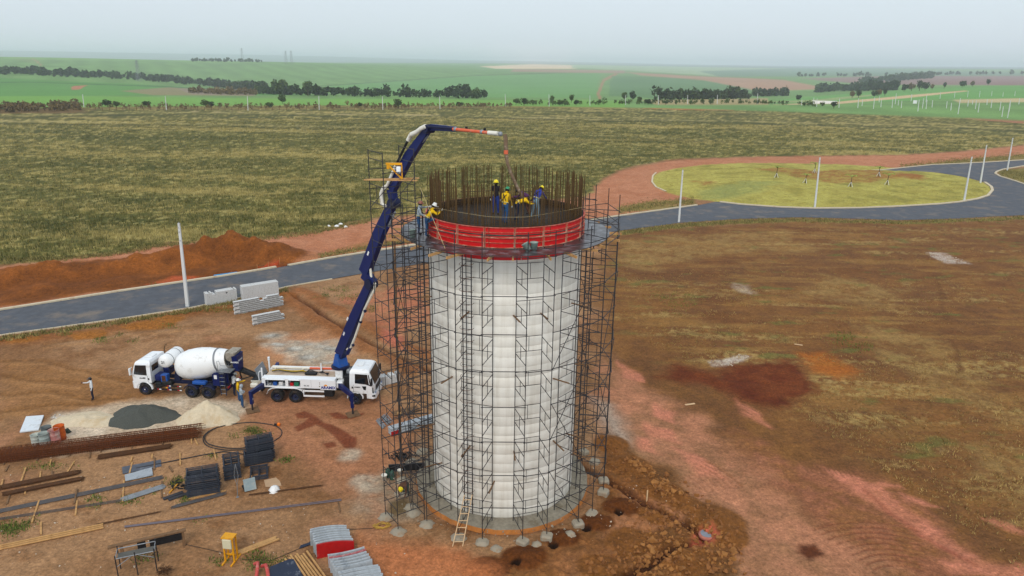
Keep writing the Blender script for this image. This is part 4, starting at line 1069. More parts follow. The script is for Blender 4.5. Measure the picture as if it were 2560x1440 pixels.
# water tank, lying across
tk = MB().lathe([(0, -1.1), (.28, -1.08), (.44, -.99), (.5, -.84), (.5, .84), (.44, .99), (.28, 1.08), (0, 1.1)], 24, Matrix.Translation((-1.70, 0, 2.70)) @ Matrix.Rotation(PI/2, 4, 'X')).build('water_tank', drumw, mx)
lettering('21', .30, black, tk, (-1.70, 1.115, 2.62), (0, 1, .0), .006)
for y in (-.5, .5): MB().lathe([(.503, -.03), (.512, -.03), (.512, .03), (.503, .03), (.503, -.03)], 24, Matrix.Translation((-1.70, y, 2.70)) @ Matrix.Rotation(PI/2, 4, 'X')).build('tank_strap', greyst, tk)
MB().box((-1.72, .45, 1.9), (.12, .1, 1.1)).box((-1.72, -.45, 1.9), (.12, .1, 1.1)).box((-1.72, 0, 1.9), (.1, .9, .1)).build('tank_stand', navyd, mx)
# drum
ax0 = Vector((-2.25, 0, 1.98)); ax1 = Vector((-6.25, 0, 2.78)); dv_ = (ax1-ax0).normalized()
Md = Matrix.Translation(ax0) @ dv_.to_track_quat('Z', 'Y').to_matrix().to_4x4(); Ld = (ax1-ax0).length
dr = MB().lathe([(0, -.16), (.35, -.12), (.62, 0), (.80, .12), (.98, .40), (1.13, 1.0), (1.17, 1.55), (1.165, 2.0), (1.08, 2.6), (.95, 3.15), (.80, Ld-.25), (.72, Ld)], 40, Md).build('drum', drumw, mx)
MB().lathe([(.905, 3.3), (.945, 3.3), (.945, 3.42), (.885, 3.42)], 40, Md).build('roller_ring', greyst, dr)
for zz, rr in ((.98, 1.135), (1.98, 1.170), (2.6, 1.085)): MB().lathe([(rr-.004, zz-.012), (rr+.004, zz), (rr-.008, zz+.012)], 40, Md).build('weld_seam', drumw, dr)
MB().lathe([(.5, Ld-.1), (.73, Ld+.01), (.70, Ld+.03), (.5, Ld-.05)], 32, Md).build('drum_mouth', concs, dr)
# front pedestal, machinery
MB().hull([(-2.0, s*.5, 1.05) for s in (-1, 1)]+[(-2.5, s*.6, 1.05) for s in (-1, 1)]+[(-2.05, s*.28, 1.9) for s in (-1, 1)]+[(-2.3, s*.28, 1.9) for s in (-1, 1)]).build('front_pedestal', navyd, mx)
MB().bbox((-1.0, .55, 1.32), (.62, .8, .55), .12).bbox((-1.0, -.55, 1.4), (.6, .7, .6), .1).build('engine_box', navy, mx)
MB().bbox((-1.55, .86, 1.38), (.5, .42, .62), .04).build('control_box', blueb, mx)
MB().bbox((-1.55, 1.075, 1.42), (.3, .02, .42), .005).build('control_panel', rust, mx)
MB().bbox((-1.75, .92, 1.0), (.8, .45, .4), .08).bbox((-1.1, .95, .86), (.5, .42, .42), .06).build('fuel_tank', black, mx)
MB().bbox((-4.3, .98, 1.22), (1.05, .42, .26), .06).build('toolbox', blueb, mx)
for x in (-3.63, -4.90): MB().lathe([(.56, -.28), (.60, -.28), (.60, .28), (.56, .28), (.56, -.28)], 12, Matrix.Translation((x, .96, .46)) @ Matrix.Rotation(PI/2, 4, 'X'), a0=.5, a1=PI-.5).build('mudguard', navyd, mx)
# side guard with reflectors
for z in (.55, .86):
    MB().box((-1.85, 1.12, z), (2.1, .05, .10)).build('side_guard', black, mx)
    for x in (-1.05, -1.85, -2.65):
        MB().box((x, 1.149, z), (.16, .012, .07)).build('red_reflector', redr, mx); MB().box((x-.16, 1.149, z), (.16, .012, .07)).build('white_reflector', whr, mx)
for x, c_ in ((-1.75, yel), (-1.95, blueb)): MB().box((x, 1.15, .705), (.16, .012, .08)).build('sticker', c_, mx)
# rear pedestal, platform, hopper, chute
for s in (-1, 1):
    MB().hull([(-5.3, s*.55, 1.06), (-6.3, s*.55, 1.06), (-5.75, s*.6, 2.1), (-6.3, s*.6, 2.2), (-5.3, s*.45, 1.06), (-6.3, s*.45, 1.06), (-5.75, s*.5, 2.1), (-6.3, s*.5, 2.2)]).build('rear_pedestal', navy, mx)
MB().box((-5.75, .75, 1.5), (.8, .6, .9)).build('rear_cabinet', navy, mx)
MB().box((-5.6, 1.06, 1.75), (.22, .02, .3)).build('notice_plate', whr, mx)
MB().box((-6.35, .8, 2.22), (1.0, .75, .04)).build('platform', greyst, mx)
m_ = MB()
for x in (-5.9, -6.8): m_.tube((x, 1.15, 2.24), (x, 1.15, 3.05 if x > -6 else 2.9), .02, 6)
m_.path([(-5.9, 1.15, 3.05), (-6.05, 1.15, 3.1), (-6.15, 1.15, 2.75), (-6.8, 1.15, 2.75)], .02, 6); m_.tube((-6.8, 1.15, 2.5), (-6.15, 1.15, 2.5), .018, 6); m_.build('handrail', greyst, mx)
m_ = MB()
for x in (-5.95, -6.35): m_.box((x, 1.13, 1.3), (.05, .05, 1.9))
m_.build('ladder_rail', navyd, mx)
for k in range(6): MB().box((-6.15, 1.13, .5+.32*k), (.40, .06, .03)).build('ladder_step', greyst, mx)
hpf = MB().hull([(-6.25, -.52, 2.95), (-6.25, .52, 2.95), (-7.0, -.6, 3.5), (-7.0, .6, 3.5), (-6.3, -.58, 3.5), (-6.3, .58, 3.5), (-6.75, -.25, 2.55), (-6.75, .25, 2.55)]).build('charge_hopper', concs, mx)
MB().hull([(-6.7, -.55, 3.3), (-6.7, .55, 3.3), (-7.1, -.5, 3.25), (-7.1, .5, 3.25), (-6.75, -.4, 2.0), (-6.75, .4, 2.0), (-7.1, -.35, 2.0), (-7.1, .35, 2.0)]).build('discharge_hood', navy, mx)
lettering('ARAMIX', .17, whr, mx, (-6.9, .502, 2.7), (0, 1, .2), .004)
lettering('ARAMIX', .17, whr, mx, (-7.112, 0, 2.75), (-1, 0, 0), .004)
ch = MB(); c0_, c1_ = Vector((-6.85, .0, 2.15)), Vector((-8.15, -.05, 1.62)); dd_ = (c1_-c0_); pr_ = []
for t in (0, 1):
    q = c0_+dd_*t; w_ = .34-.06*t
    pr_ += [q+Vector((0, w_*math.cos(a_), -w_*math.sin(a_)*.9)) for a_ in np.linspace(0, PI, 9)]
    pr_ += [q+Vector((0, (w_-.03)*math.cos(a_), -(w_-.03)*math.sin(a_)*.9+.005)) for a_ in np.linspace(0, PI, 9)]
fs_ = []
for j in range(8): fs_ += [(j, j+1, 18+j+1, 18+j), (9+j, 27+j, 27+j+1, 9+j+1), (j, 9+j, 9+j+1, j+1), (18+j, 18+j+1, 27+j+1, 27+j)]
fs_ += [(0, 18, 27, 9), (8, 17, 35, 26)]
ch.add(pr_, fs_); ch.build('discharge_chute', black, mx)
MB().tube((-7.0, .1, 1.2), (-7.9, -.05, 1.5), .04, 6).tube((-6.9, -.3, 1.1), (-7.0, .2, 2.2), .05, 6).build('chute_prop', black, mx)
MB().box((-6.36, 0, .75), (.12, 2.0, .16)).build('rear_bumper', navyd, mx)
for s in (-1, 1): MB().box((-6.43, s*.8, .9), (.04, .32, .12)).build('tail_lamp', redr, mx)

# ---------------------------------------------------------------- pump
A = G(890, 1010); hd2 = rad(-2.6)
pt = truck_frame('concrete_pump_truck', 'white concrete pump truck with raised navy boom and open lockers, beside the mixer', A, hd2, -1)
Mpt = Matrix.Translation(pt.location) @ Matrix.Rotation(hd2, 4, 'Z'); Mpi = Mpt.inverted()
MB().box((-3.2, .42, .9), (8.2, .1, .28)).box((-3.2, -.42, .9), (8.2, .1, .28)).box((-1.6, 0, .9), (.2, .9, .26)).build('chassis', black, pt)
for s in (-1, 1):
    wheel(pt, 0, s*1.05, .48, .30, navyd)
    for x in (-4.47, -5.82): wheel(pt, x, s*.98, .48, .48, navyd)
MB().tube((-4.47, -.9, .48), (-4.47, .9, .48), .09, 8).tube((-5.82, -.9, .48), (-5.82, .9, .48), .09, 8).tube((0, -.9, .48), (0, .9, .48), .07, 8).build('axle', black, pt)
cb2, panel = cab(pt, 1.42, -.36, 2.72, .86, -1, style=1)
lettering('ARAMIX', .12, black, cb2, (.20, -1.178, 1.38), (0, -1, 0), .003)
MB().box((-.16, -1.178, 1.38), (.1, .01, .14)).build('badge', black, cb2)
panel('wing_duct', [(.55, -1.172, 1.50), (.86, -1.172, 1.50), (.82, -1.172, 1.20), (.66, -1.172, 1.22)], .008, black, cb2)
MB().box((1.36, -.92, .75), (.22, .5, .1)).build('lower_grille', black, cb2)
for s in (-1, 1):
    MB().bbox((1.30, s*1.06, 1.2), (.14, .2, .5), .04).build('corner_vent', black, cb2)
    panel('corner_stripe', [(1.49, s*1.0, .60), (1.49, s*.84, .60), (1.49, s*.84, 1.0), (1.49, s*1.0, 1.0)], .012, blueb, cb2)
# engine space behind the cab
MB().bbox((-.62, 0, 1.5), (.42, 1.9, 1.3), .05).build('air_intake', black, pt)
MB().bbox((-.62, -.2, 2.2), (.36, .5, .5), .1).build('air_filter', greyst, pt)
# body: side boxes with lockers, top deck
body = MB()
for s in (-1, 1):
    if s == 1: body.bbox((-4.15, .86, 1.55), (5.4, .55, .72), .02)
body.box((-4.15, -.60, 1.55), (5.36, .06, .70)).box((-4.15, -.86, 1.87), (5.4, .58, .05)).box((-4.15, -.86, 1.215), (5.4, .58, .05))
y_ = -1.13
body.box((-6.72, y_, 1.545), (.26, .03, .60)).box((-5.00, y_, 1.545), (.22, .03, .60)).box((-3.03, y_, 1.545), (1.94, .03, .60)).box((-1.75, y_+.003, 1.545), (.60, .03, .60))
body.box((-5.3, y_, 1.80), (2.6, .029, .09)).box((-5.3, y_, 1.255), (2.6, .029, .06))
for x in (-6.84, -5.0, -4.0, -1.46): body.box((x, -.86, 1.545), (.03, .5, .60))
bd = body.build('side_body', truckw, pt)
MB().box((-4.15, 0, 1.78), (5.3, 1.2, .05)).build('top_deck', mat('worn_deck', L(206, 188, 168), .8, 0, .15, 3., 0, L(168, 140, 112), .5, 1.5), pt)
for (x0, x1) in ((-6.58, -5.12), (-4.88, -4.02)): MB().box(((x0+x1)/2, -.64, 1.53), (x1-x0-.03, .03, .5)).build('locker_back', black, bd)
for (x, c_, s_) in ((-6.3, greyst, .14), (-5.95, blueb, .22), (-5.5, whr, .24), (-5.3, greyst, .16), (-4.7, redr, .2), (-4.35, mat('green_box', L(40, 120, 90), .6), .26)): MB().bbox((x, -.92, 1.28+s_/2), (s_*1.3, .2, s_*1.2), .03).build('locker_gear', c_, bd)
for (x0, x1) in ((-6.58, -5.12), (-4.88, -4.02)):
    o = MB().box(((x0+x1)/2, -1.18, 1.82), (x1-x0, .12, .02)).build('locker_door', truckw, bd)
for x in (-4.02, -2.06, -3.2): MB().box((x, y_-.0165, 1.545), (.012, .006, .56)).build('panel_seam', greyst, bd)
for i in range(4):
    for j in range(2): MB().box((-2.55+.13*j, y_-.018, 1.70-.06*i), (.1, .006, .025)).build('vent_slot', oldwood, bd)
MB().box((-2.55, y_-.018, 1.36), (.16, .006, .1)).build('data_plate', concs, bd)
lettering('RC 33', .15, black, bd, (-3.55, y_-.019, 1.34), (0, -1, 0), .004)
fp = MB().box((-1.95, -1.165, 1.50), (1.16, .03, .74)).build('sign_panel', truckw, pt)
lettering('ARAMIX', .30, mat('logo_blue', L(36, 52, 140), .5), fp, (-1.93, -1.184, 1.20), (0, -1, 0), .012)
m_ = MB(); cxs = (-2.12, 1.42); pts_ = [(cxs[0]+.12*math.cos(a_), cxs[1]+.12*math.sin(a_)) for a_ in np.linspace(0, PI, 13)]
m_.prism(pts_, -1.186, -1.181)
for a_ in np.linspace(.15, PI-.15, 6): m_.prism([(cxs[0]+.13*math.cos(a_-.1), cxs[1]+.13*math.sin(a_-.1)), (cxs[0]+.13*math.cos(a_+.1), cxs[1]+.13*math.sin(a_+.1)), (cxs[0]+.18*math.cos(a_), cxs[1]+.18*math.sin(a_))], -1.186, -1.181)
m_.build('sun_emblem', mat('logo_orange', L(240, 160, 40), .5), fp)
# double arch over the rear wheels, white guard rails
m_ = MB(); arch = [(-6.55, .62), (-6.42, .92), (-6.1, 1.1), (-5.82, 1.14), (-4.47, 1.14), (-4.2, 1.1), (-3.9, .95), (-3.78, .72)]
for (a_, b_) in zip(arch, arch[1:]):
    m_.hull([(q[0], y, q[1]+dz) for q in (a_, b_) for y in (-1.2, -.72) for dz in (0, .05)])
m_.build('rear_mudguard', truckw, pt)
for z in (.98, .58): MB().box((-3.05, -1.14, z), (1.55, .04, .12)).build('side_rail', truckw, pt)
MB().box((-3.80, -1.14, .78), (.06, .04, .3)).build('rail_bracket', truckw, pt)
MB().bbox((-2.0, -.8, .75), (.7, .5, .5), .05).build('fuel_tank', black, pt)
# delivery pipe on the deck, hoses
MB().tube((-6.7, .55, 2.0), (-3.8, .55, 2.02), .085, 12).build('delivery_pipe', pipew, pt)
MB().tube((-3.8, .55, 2.02), (-1.6, .55, 2.05), .088, 12).build('pipe_extension', orangep, pt)
for x in (-6.4, -4.3, -2.9): MB().box((x, .55, 1.9), (.1, .26, .2)).build('pipe_clamp', pipew, pt)
MB().box((-2.85, .3, 2.15), (.1, .1, .62)).tube((-2.85, .3, 2.46), (-2.85, .3, 2.56), .04, 8).build('boom_rest', whitep, pt)
for k in range(3):
    MB().path([(-6.5+.02*k, .15-.10*k, 1.95), (-6.0, .2-.12*k, 2.0+.03*k), (-5.0, .18-.1*k, 1.92), (-4.2, .25-.12*k, 1.97), (-3.9, .1, 1.9)], .035, 6).build('hose', yhose if k < 2 else black, pt)
for k in range(4):
    MB().path([(-4.0, -.1+.1*k, 1.86), (-3.7, .0+.08*k, 1.98+.03*k), (-3.2, -.2+.1*k, 1.95), (-2.7, .1-.1*k, 2.02), (-2.2, -.3+.12*k, 1.9)], .025, 6).build('hydraulic_line', black, pt)
MB().bbox((-3.5, -.15, 1.92), (.9, .3, .2), .06).build('valve_block', black, pt)
# rear: hopper, guard plate, posts
MB().hull([(-7.0, s*.75, 1.5) for s in (-1, 1)]+[(-7.85, s*.75, 1.45) for s in (-1, 1)]+[(-7.05, s*.4, .75) for s in (-1, 1)]+[(-7.6, s*.4, .75) for s in (-1, 1)]).build('hopper', pipew, pt)
MB().box((-7.42, 0, 1.505), (.8, 1.4, .03)).build('hopper_grate', black, pt)
o = MB().box((0, 0, .45), (.04, 1.5, .95)).build('splash_plate', greyst, pt, (-7.15, 0, 1.5)); o.rotation_euler = (0, -.35, 0)
MB().box((-6.95, -.72, 1.95), (.09, .09, 1.1)).box((-6.95, .72, 1.95), (.09, .09, 1.1)).tube((-6.95, .72, 2.5), (-6.95, .72, 2.75), .09, 8).build('rear_post', truckw, pt)
MB().path([(-7.2, -.75, 1.5), (-7.2, -.75, 2.1), (-7.1, -.75, 2.25), (-6.98, -.75, 2.25)], .03, 6).build('grab_rail', truckw, pt)
MB().bbox((-7.55, -.85, 1.15), (.6, .3, .36), .08).tube((-7.5, -.95, 1.0), (-7.1, -.95, .8), .1, 8).build('pump_outlet', pipew, pt)
MB().box((-7.0, 0, .78), (.12, 1.9, .14)).build('rear_bumper', black, pt)
for s in (-1, 1): MB().box((-7.07, s*.8, .92), (.04, .3, .12)).build('tail_lamp', redr, pt)
# outriggers
def outrig(root_w, knee_w, pad_w):
    r_, k_, p_ = (Mpi @ v for v in (root_w, knee_w, pad_w))
    d_ = (k_-r_).normalized(); sdv = Vector((-d_.y, d_.x, 0)).normalized(); up = Vector((0, 0, 1))
    o = MB().hull([r_+sdv*.13*a_+up*.17*b_ for a_ in (-1, 1) for b_ in (-1, 1)]+[k_+d_*.12+sdv*.11*a_+up*.15*b_ for a_ in (-1, 1) for b_ in (-1, 1)]).build('outrigger', navy, pt)
    MB().box((0, 0, 0), (.21, .21, k_.z-.55), Matrix.Translation((k_.x, k_.y, .45+(k_.z-.3)/2))).build('jack_leg', navy, o)
    MB().tube((k_.x, k_.y, .1), (k_.x, k_.y, .6), .065, 10).build('jack_ram', steel, o)
    MB().box((k_.x+.1, k_.y+.006, .95), (.012, .1, .13)).build('sticker', whr, o)
    return k_
kF = outrig(Mpt @ Vector((-1.15, -.95, 1.42)), Vector((-11.2, 45.55, 1.55)), G(881, 1037))
kR = outrig(Mpt @ Vector((-6.75, -.8, 1.30)), Vector((-18.47, 45.95, 1.42)), G(631, 1027))
outrig(Mpt @ Vector((-1.15, .95, 1.42)), Mpt @ Vector((.3, 3.0, 1.5)), Mpt @ Vector((.3, 3.0, 0)))
outrig(Mpt @ Vector((-6.75, .8, 1.30)), Mpt @ Vector((-7.0, 2.4, 1.4)), Mpt @ Vector((-7.0, 2.4, 0)))
MB().bbox((-1.15, 0, 1.45), (.5, 2.05, .5), .05).build('outrigger_box', whitep, pt)
for (q, lab) in ((Vector((-11.2, 45.55, 0)), 'square wooden pad under the outrigger leg beside the pump cab'), (Vector((-18.47, 45.95, 0)), 'square wooden pad under the outrigger leg beside the sand heap')):
    t = thing('outrigger_pad', lab, 'pad', (q.x, q.y, gz(q.x, q.y)), .5)
    for k in range(4): MB().box((-.33+.22*k, 0, .04), (.21, .86, .08)).build('plank', oldwood, t)
# turret and boom
TUR = Mpt @ Vector((-1.28, 0, 0))
MB().tube((-1.28, 0, 1.2), (-1.28, 0, 2.5), .42, 20).build('pedestal', black, pt)
MB().bbox((-1.28, -.5, 2.1), (.55, .2, .7), .05).build('pedestal_cover', whitep, pt)
MB().tube((-1.28, 0, 2.46), (-1.28, 0, 2.60), .68, 28).build('slew_ring', navyd, pt)
tip_ = AT(1262, 336, 37.6); tip2 = Vector((tip_.x, tip_.y, 0)); bd_ = (tip2-Vector((TUR.x, TUR.y, 0))).normalized(); bn = Vector((-bd_.y, bd_.x, 0))
BP = lambda u, v: ONPLANE(u, v, Vector((TUR.x, TUR.y, 0)), bn)
def wloc(v): return Mpi @ v
def nloc(v): return Mpi.to_3x3() @ v
def beam_(pts, ws, hs):
    """box beam through world points in the boom plane; hs = depth in plane, ws = width across"""
    m_ = MB()
    for i in range(len(pts)-1):
        a_, b_ = pts[i], pts[i+1]; d_ = (b_-a_).normalized(); up = d_.cross(bn).normalized(); H_ = []
        for q, w_, h_ in ((a_, ws[i], hs[i]), (b_, ws[i+1], hs[i+1])):
            for s in (-1, 1):
                for t in (-1, 1): H_.append(wloc(q + bn*s*w_/2 + up*t*h_/2))
        m_.hull(H_)
    return m_
b0 = BP(851, 886); b1 = BP(925, 712)
tb = MB().hull([wloc(Vector((TUR.x, TUR.y, 2.58)) + bd_*x + bn*y) for x in (-.42, .42) for y in (-.4, .4)] + [wloc(b0 + bd_*x + bn*y + Vector((0, 0, .1))) for x in (-.18, .18) for y in (-.34, .34)]).build('turret', blueb, pt)
s1 = beam_([b0, BP(888, 796), b1], (.50, .46, .40), (.78, .82, .62)).build('boom_section', navy, pt)
s2p = [BP(936, 711), BP(912, 682), BP(948, 585), BP(983, 505)]
s2 = beam_(s2p, (.40, .44, .40, .34), (.52, .82, .80, .55)).build('boom_section', navy, pt)
s3 = beam_([BP(986, 512), BP(979, 473), BP(1022, 392), BP(1068, 326)], (.34, .36, .34, .28), (.42, .62, .58, .40)).build('boom_section', navy, pt)
s4 = beam_([BP(1066, 322), BP(1080, 318), BP(1140, 323)], (.24, .26, .22), (.38, .34, .26)).build('boom_section', navy, pt)
beam_([BP(1138, 324), BP(1240, 333)], (.16, .12), (.16, .10)).build('boom_tip', navyd, s4)
# pivot knuckles and rams
for (u, v, r) in ((928, 709, .36), (985, 508, .30), (1071, 322, .26)):
    q = BP(u, v); MB().tube(wloc(q-bn*.32), wloc(q+bn*.32), r, 16).build('pivot', navyd, pt)
def ram(p0, p1, f, r):
    a_, b_ = BP(*p0)-bn*.0, BP(*p1); c_ = a_.lerp(b_, f); o = MB().tube(wloc(a_), wloc(c_), r, 12).build('ram_barrel', navy, pt); MB().tube(wloc(c_), wloc(b_), r*.6, 10).build('ram_rod', greyst, o)
ram((897, 800), (931, 722), .55, .12); ram((869, 884), (884, 850), .6, .14); ram((962, 585), (988, 530), .35, .11); ram((1040, 372), (1070, 340), .5, .09)
# concrete line along the boom
def line_(pts, r, m, name='boom_pipe', off=-.34):
    return MB().path([wloc(BP(u, v)+bn*off) for u, v in pts], r, 10).build(name, m, pt)
line_([(869, 873), (880, 866), (890, 840), (913, 772), (938, 722), (939, 708)], .085, pipew, off=-.05)
line_([(939, 708), (930, 700), (928, 676), (925, 660)], .085, pipew, off=-.05)
line_([(925, 662), (948, 598), (968, 535)], .08, pipew, off=.36)
line_([(974, 514), (965, 508), (963, 482), (968, 470), (976, 464)], .12, pipew, off=-.32)
line_([(975, 468), (1000, 412)], .09, pipew, off=-.32)
line_([(1000, 412), (1030, 350)], .075, black, off=-.32)
line_([(1030, 350), (1038, 335), (1052, 329), (1062, 321), (1074, 315)], .13, pipew, off=-.30)
line_([(1074, 316), (1140, 321)], .07, navyd, off=-.22)
line_([(1140, 322), (1228, 331)], .085, orangep, off=-.22)
line_([(1228, 331), (1252, 333)], .11, pipew, off=-.22)
for (u, v, o_) in ((914, 777, -.05), (903, 804, -.05), (884, 862, -.05), (948, 598, .36), (1146, 322, -.22), (1212, 329, -.22), (1258, 334, -.22)):
    q = BP(u, v)+bn*o_; MB().ball(wloc(q), .125, 10).build('pipe_coupling', navyd if o_ == -.05 else greyst, pt)
for (u, v) in ((1166, 320), (1212, 324)): q = BP(u, v); MB().box(wloc(q), (.14, .08, .16)).build('pipe_bracket', black, pt)
for (u, v) in ((876, 795), (927, 632), (867, 832)): 
    q = BP(u, v); d_ = (BP(u+3, v-8)-q).normalized()
    nrm = nloc(-bn*1.0); M = Matrix((nloc(d_), nloc(d_.cross(-bn)*-1), nrm)).transposed().to_4x4(); M.translation = wloc(q-bn*(.255 if v > 700 else .225))
    MB().box((0, 0, 0), (.32, .14, .012)).build('boom_decal', whr, pt, None).matrix_local = M
# end hose hanging into the tower head
hq = [tip_, BP(1264, 345), BP(1265, 380), AT(1268, 405, 37.5), AT(1276, 430, 37.4), AT(1290, 462, 37.3), AT(1303, 487, 37.25), AT(1313, 503, 37.2)]
o = MB().path([wloc(q) for q in hq], .08, 10, rs=[.10, .11, .10, .085, .085, .085, .085, .085]).build('end_hose', mat('hose_rubber', L(118, 96, 76), .9, 0, .25, 4., 0, L(172, 156, 136), .4, 3.), pt)
q = hq[2]; MB().tube(wloc(q-Vector((0, 0, .1))), wloc(q+Vector((0, 0, .1))), .115, 10).build('hose_coupling', orangep, o)

# ================================================================== PEOPLE
skin = mat('skin_brown', L(146, 96, 70), .6, 0, .08, 8.)
def cloth(name, r, g, b): return mat('cloth_'+name, L(r, g, b), .9, 0, .12, 9.)
CL = dict(yellow=cloth('yellow', 236, 190, 24), jeans=cloth('jeans', 48, 84, 126), ljeans=cloth('light_jeans', 128, 156, 170), black=cloth('black', 34, 28, 30), navy=cloth('navy', 26, 34, 58),
          grey=cloth('grey', 176, 186, 192), white=cloth('white', 222, 226, 228), blue=cloth('blue', 44, 58, 140), purple=cloth('purple', 84, 48, 84), bluet=cloth('blue_trousers', 38, 58, 128), brown=cloth('brown', 92, 62, 46), green=cloth('green', 52, 78, 66), khaki=cloth('khaki', 130, 108, 78))
shoe = mat('boots', L(46, 38, 34), .8); hair = mat('hair_dark', L(28, 22, 20), .8); eye = mat('eye_dark', L(16, 12, 12), .4)
def hatm(name, r, g, b): return mat('hat_'+name, L(r, g, b), .35, 0, .03, 4., spec=.5)
HAT = dict(yellow=hatm('yellow', 250, 226, 20), white=hatm('white', 240, 240, 236), green=hatm('green', 40, 140, 92), black=hatm('black', 26, 26, 28), straw=hatm('red_straw', 150, 88, 66), grey=hatm('grey', 168, 174, 178))
harm = mat('harness_web', L(28, 28, 30), .8); hv = mat('harness_pale', L(220, 210, 150), .8)
def rotx(v, a, c):
    d_ = Vector(v)-Vector(c); ca, sa = math.cos(a), math.sin(a); return Vector(c)+Vector((d_.x, d_.y*ca+d_.z*sa, -d_.y*sa+d_.z*ca))
def person(label, loc, face, shirt, pants, hat=None, hat_style='helmet', bend=0., arms=None, legs=None, drop=0., head=0., harness=False, gloves=False, twist=0., scale=1.):
    """loc = point between the feet, face = world heading in degrees (0 = away from camera, 90 = left)"""
    J = dict(pelvis=(0, 0, .95), waist=(0, .01, 1.12), chest=(0, .0, 1.34), neck=(0, .0, 1.50), head0=(0, .015, 1.575), head1=(0, .02, 1.66), head2=(0, .005, 1.73))
    J = {k: Vector(v) for k, v in J.items()}
    for s, sg in (('L', -1), ('R', 1)):
        J['sh'+s] = Vector((sg*.185, 0, 1.43)); J['hip'+s] = Vector((sg*.095, 0, .90))
    up = ['waist', 'chest', 'neck', 'head0', 'head1', 'head2', 'shL', 'shR']
    J['waist'] = rotx(J['waist'], rad(bend*.6), J['pelvis'])
    for k in up[1:]: J[k] = rotx(J[k], rad(bend), J['pelvis']) 
    for k in ('head0', 'head1', 'head2'): J[k] = rotx(J[k], rad(head), J['neck'])
    arms = arms or {}; legs = legs or {}
    for s, sg in (('L', -1), ('R', 1)):
        e, w = arms.get(s, ((sg*.06, -.02, -.29), (sg*.04, .10, -.55)))
        J['el'+s] = J['sh'+s]+Vector(e); J['wr'+s] = J['sh'+s]+Vector(w); d_ = (J['wr'+s]-J['el'+s]).normalized(); J['ha'+s] = J['wr'+s]+d_*.075
        kn, an = legs.get(s, ((sg*.11, .03, .50), (sg*.12, -.01, .09)))
        J['kn'+s] = Vector(kn)+Vector((0, 0, 0)); J['an'+s] = Vector(an); J['to'+s] = J['an'+s]+Vector((sg*.02, .17, -.045))
    for k in J:
        if k[:2] not in ('kn', 'an', 'to'): J[k].z -= drop
    R_ = dict(pelvis=(.155, .115), waist=(.145, .105), chest=(.17, .115), neck=(.055, .055), head0=(.072, .085), head1=(.082, .098), head2=(.06, .07), shL=(.078, .078), elL=(.052, .052), wrL=(.036, .036), haL=(.034, .044), hipL=(.10, .11), knL=(.068, .072), anL=(.05, .055), toL=(.045, .035))
    E_ = [('pelvis', 'waist'), ('waist', 'chest'), ('chest', 'neck'), ('neck', 'head0'), ('head0', 'head1'), ('head1', 'head2')]
    for s in 'LR': E_ += [('chest', 'sh'+s), ('sh'+s, 'el'+s), ('el'+s, 'wr'+s), ('wr'+s, 'ha'+s), ('pelvis', 'hip'+s), ('hip'+s, 'kn'+s), ('kn'+s, 'an'+s), ('an'+s, 'to'+s)]
    names = list(J); me = bpy.data.meshes.new('person'); me.from_pydata([J[k] for k in names], [(names.index(a_), names.index(b_)) for a_, b_ in E_], [])
    tmp = bpy.data.objects.new('person', me); col.objects.link(tmp)
    sk = tmp.modifiers.new('skin', 'SKIN'); sk.use_smooth_shade = True
    sv = me.skin_vertices[0].data
    for i_, k in enumerate(names): sv[i_].radius = R_.get(k, R_.get(k[:-1]+'L', (.05, .05))); sv[i_].use_root = (k == 'pelvis')
    ss = tmp.modifiers.new('sub', 'SUBSURF'); ss.levels = 1; ss.render_levels = 1
    bpy.context.view_layer.update()
    bm_ = bpy.data.meshes.new_from_object(tmp.evaluated_get(bpy.context.evaluated_depsgraph_get()))
    bpy.data.objects.remove(tmp); bpy.data.meshes.remove(me)
    # colour by nearest limb
    MATN = [skin, CL[shirt], CL[pants], shoe, eye, HAT['white'] if gloves else skin]
    def kind(a_, b_):
        if a_.startswith('neck') or a_.startswith('head'): return 0
        if a_[:2] == 'wr': return 5
        if a_[:2] in ('sh', 'el') or a_ in ('chest', 'waist'): return 1
        if b_ in ('waist',): return 1
        if a_[:2] == 'an': return 3
        return 2
    nv = len(bm_.vertices); vs_ = [tuple(v.co) for v in bm_.vertices]; fs_ = [tuple(p_.vertices) for p_ in bm_.polygons]; mi = []
    segs = [(J[a_], J[b_], kind(a_, b_), R_.get(a_, R_.get(a_[:-1]+'L', (.05, .05)))[0]) for a_, b_ in E_]
    for p_ in bm_.polygons:
        c_ = p_.center; best = 1e9; bk = 0
        for a_, b_, k_, r_ in segs:
            e_ = b_-a_; t = max(0, min(1, (c_-a_).dot(e_)/(e_.length_squared+1e-9))); d_ = (c_-(a_+e_*t)).length/r_
            if d_ < best: best = d_; bk = k_
        mi.append(bk)
    ex = MB()
    hd_ = (J['head2']-J['head0']).normalized(); fw = Vector((0, 1, 0)); fw = (fw-hd_*fw.dot(hd_)).normalized(); sdv = fw.cross(hd_).normalized(); hc = J['head1']
    k0 = len(ex.f); ex.hull([hc+fw*.085+hd_*.03, hc+fw*.12-hd_*.02, hc+fw*.088-hd_*.035+sdv*.017, hc+fw*.088-hd_*.035-sdv*.017]); 
    for s in (-1, 1): ex.ball(hc+sdv*.085*s-hd_*.01, .024, 6)
    kk = [0]*len(ex.f); f0 = len(ex.f)
    for s in (-1, 1): ex.ball(hc+fw*.088+sdv*.034*s+hd_*.015, .011, 6)
    ex.tube(hc+fw*.088-hd_*.062-sdv*.022, hc+fw*.088-hd_*.062+sdv*.022, .006, 5)
    kk += [4]*(len(ex.f)-f0); f0 = len(ex.f)
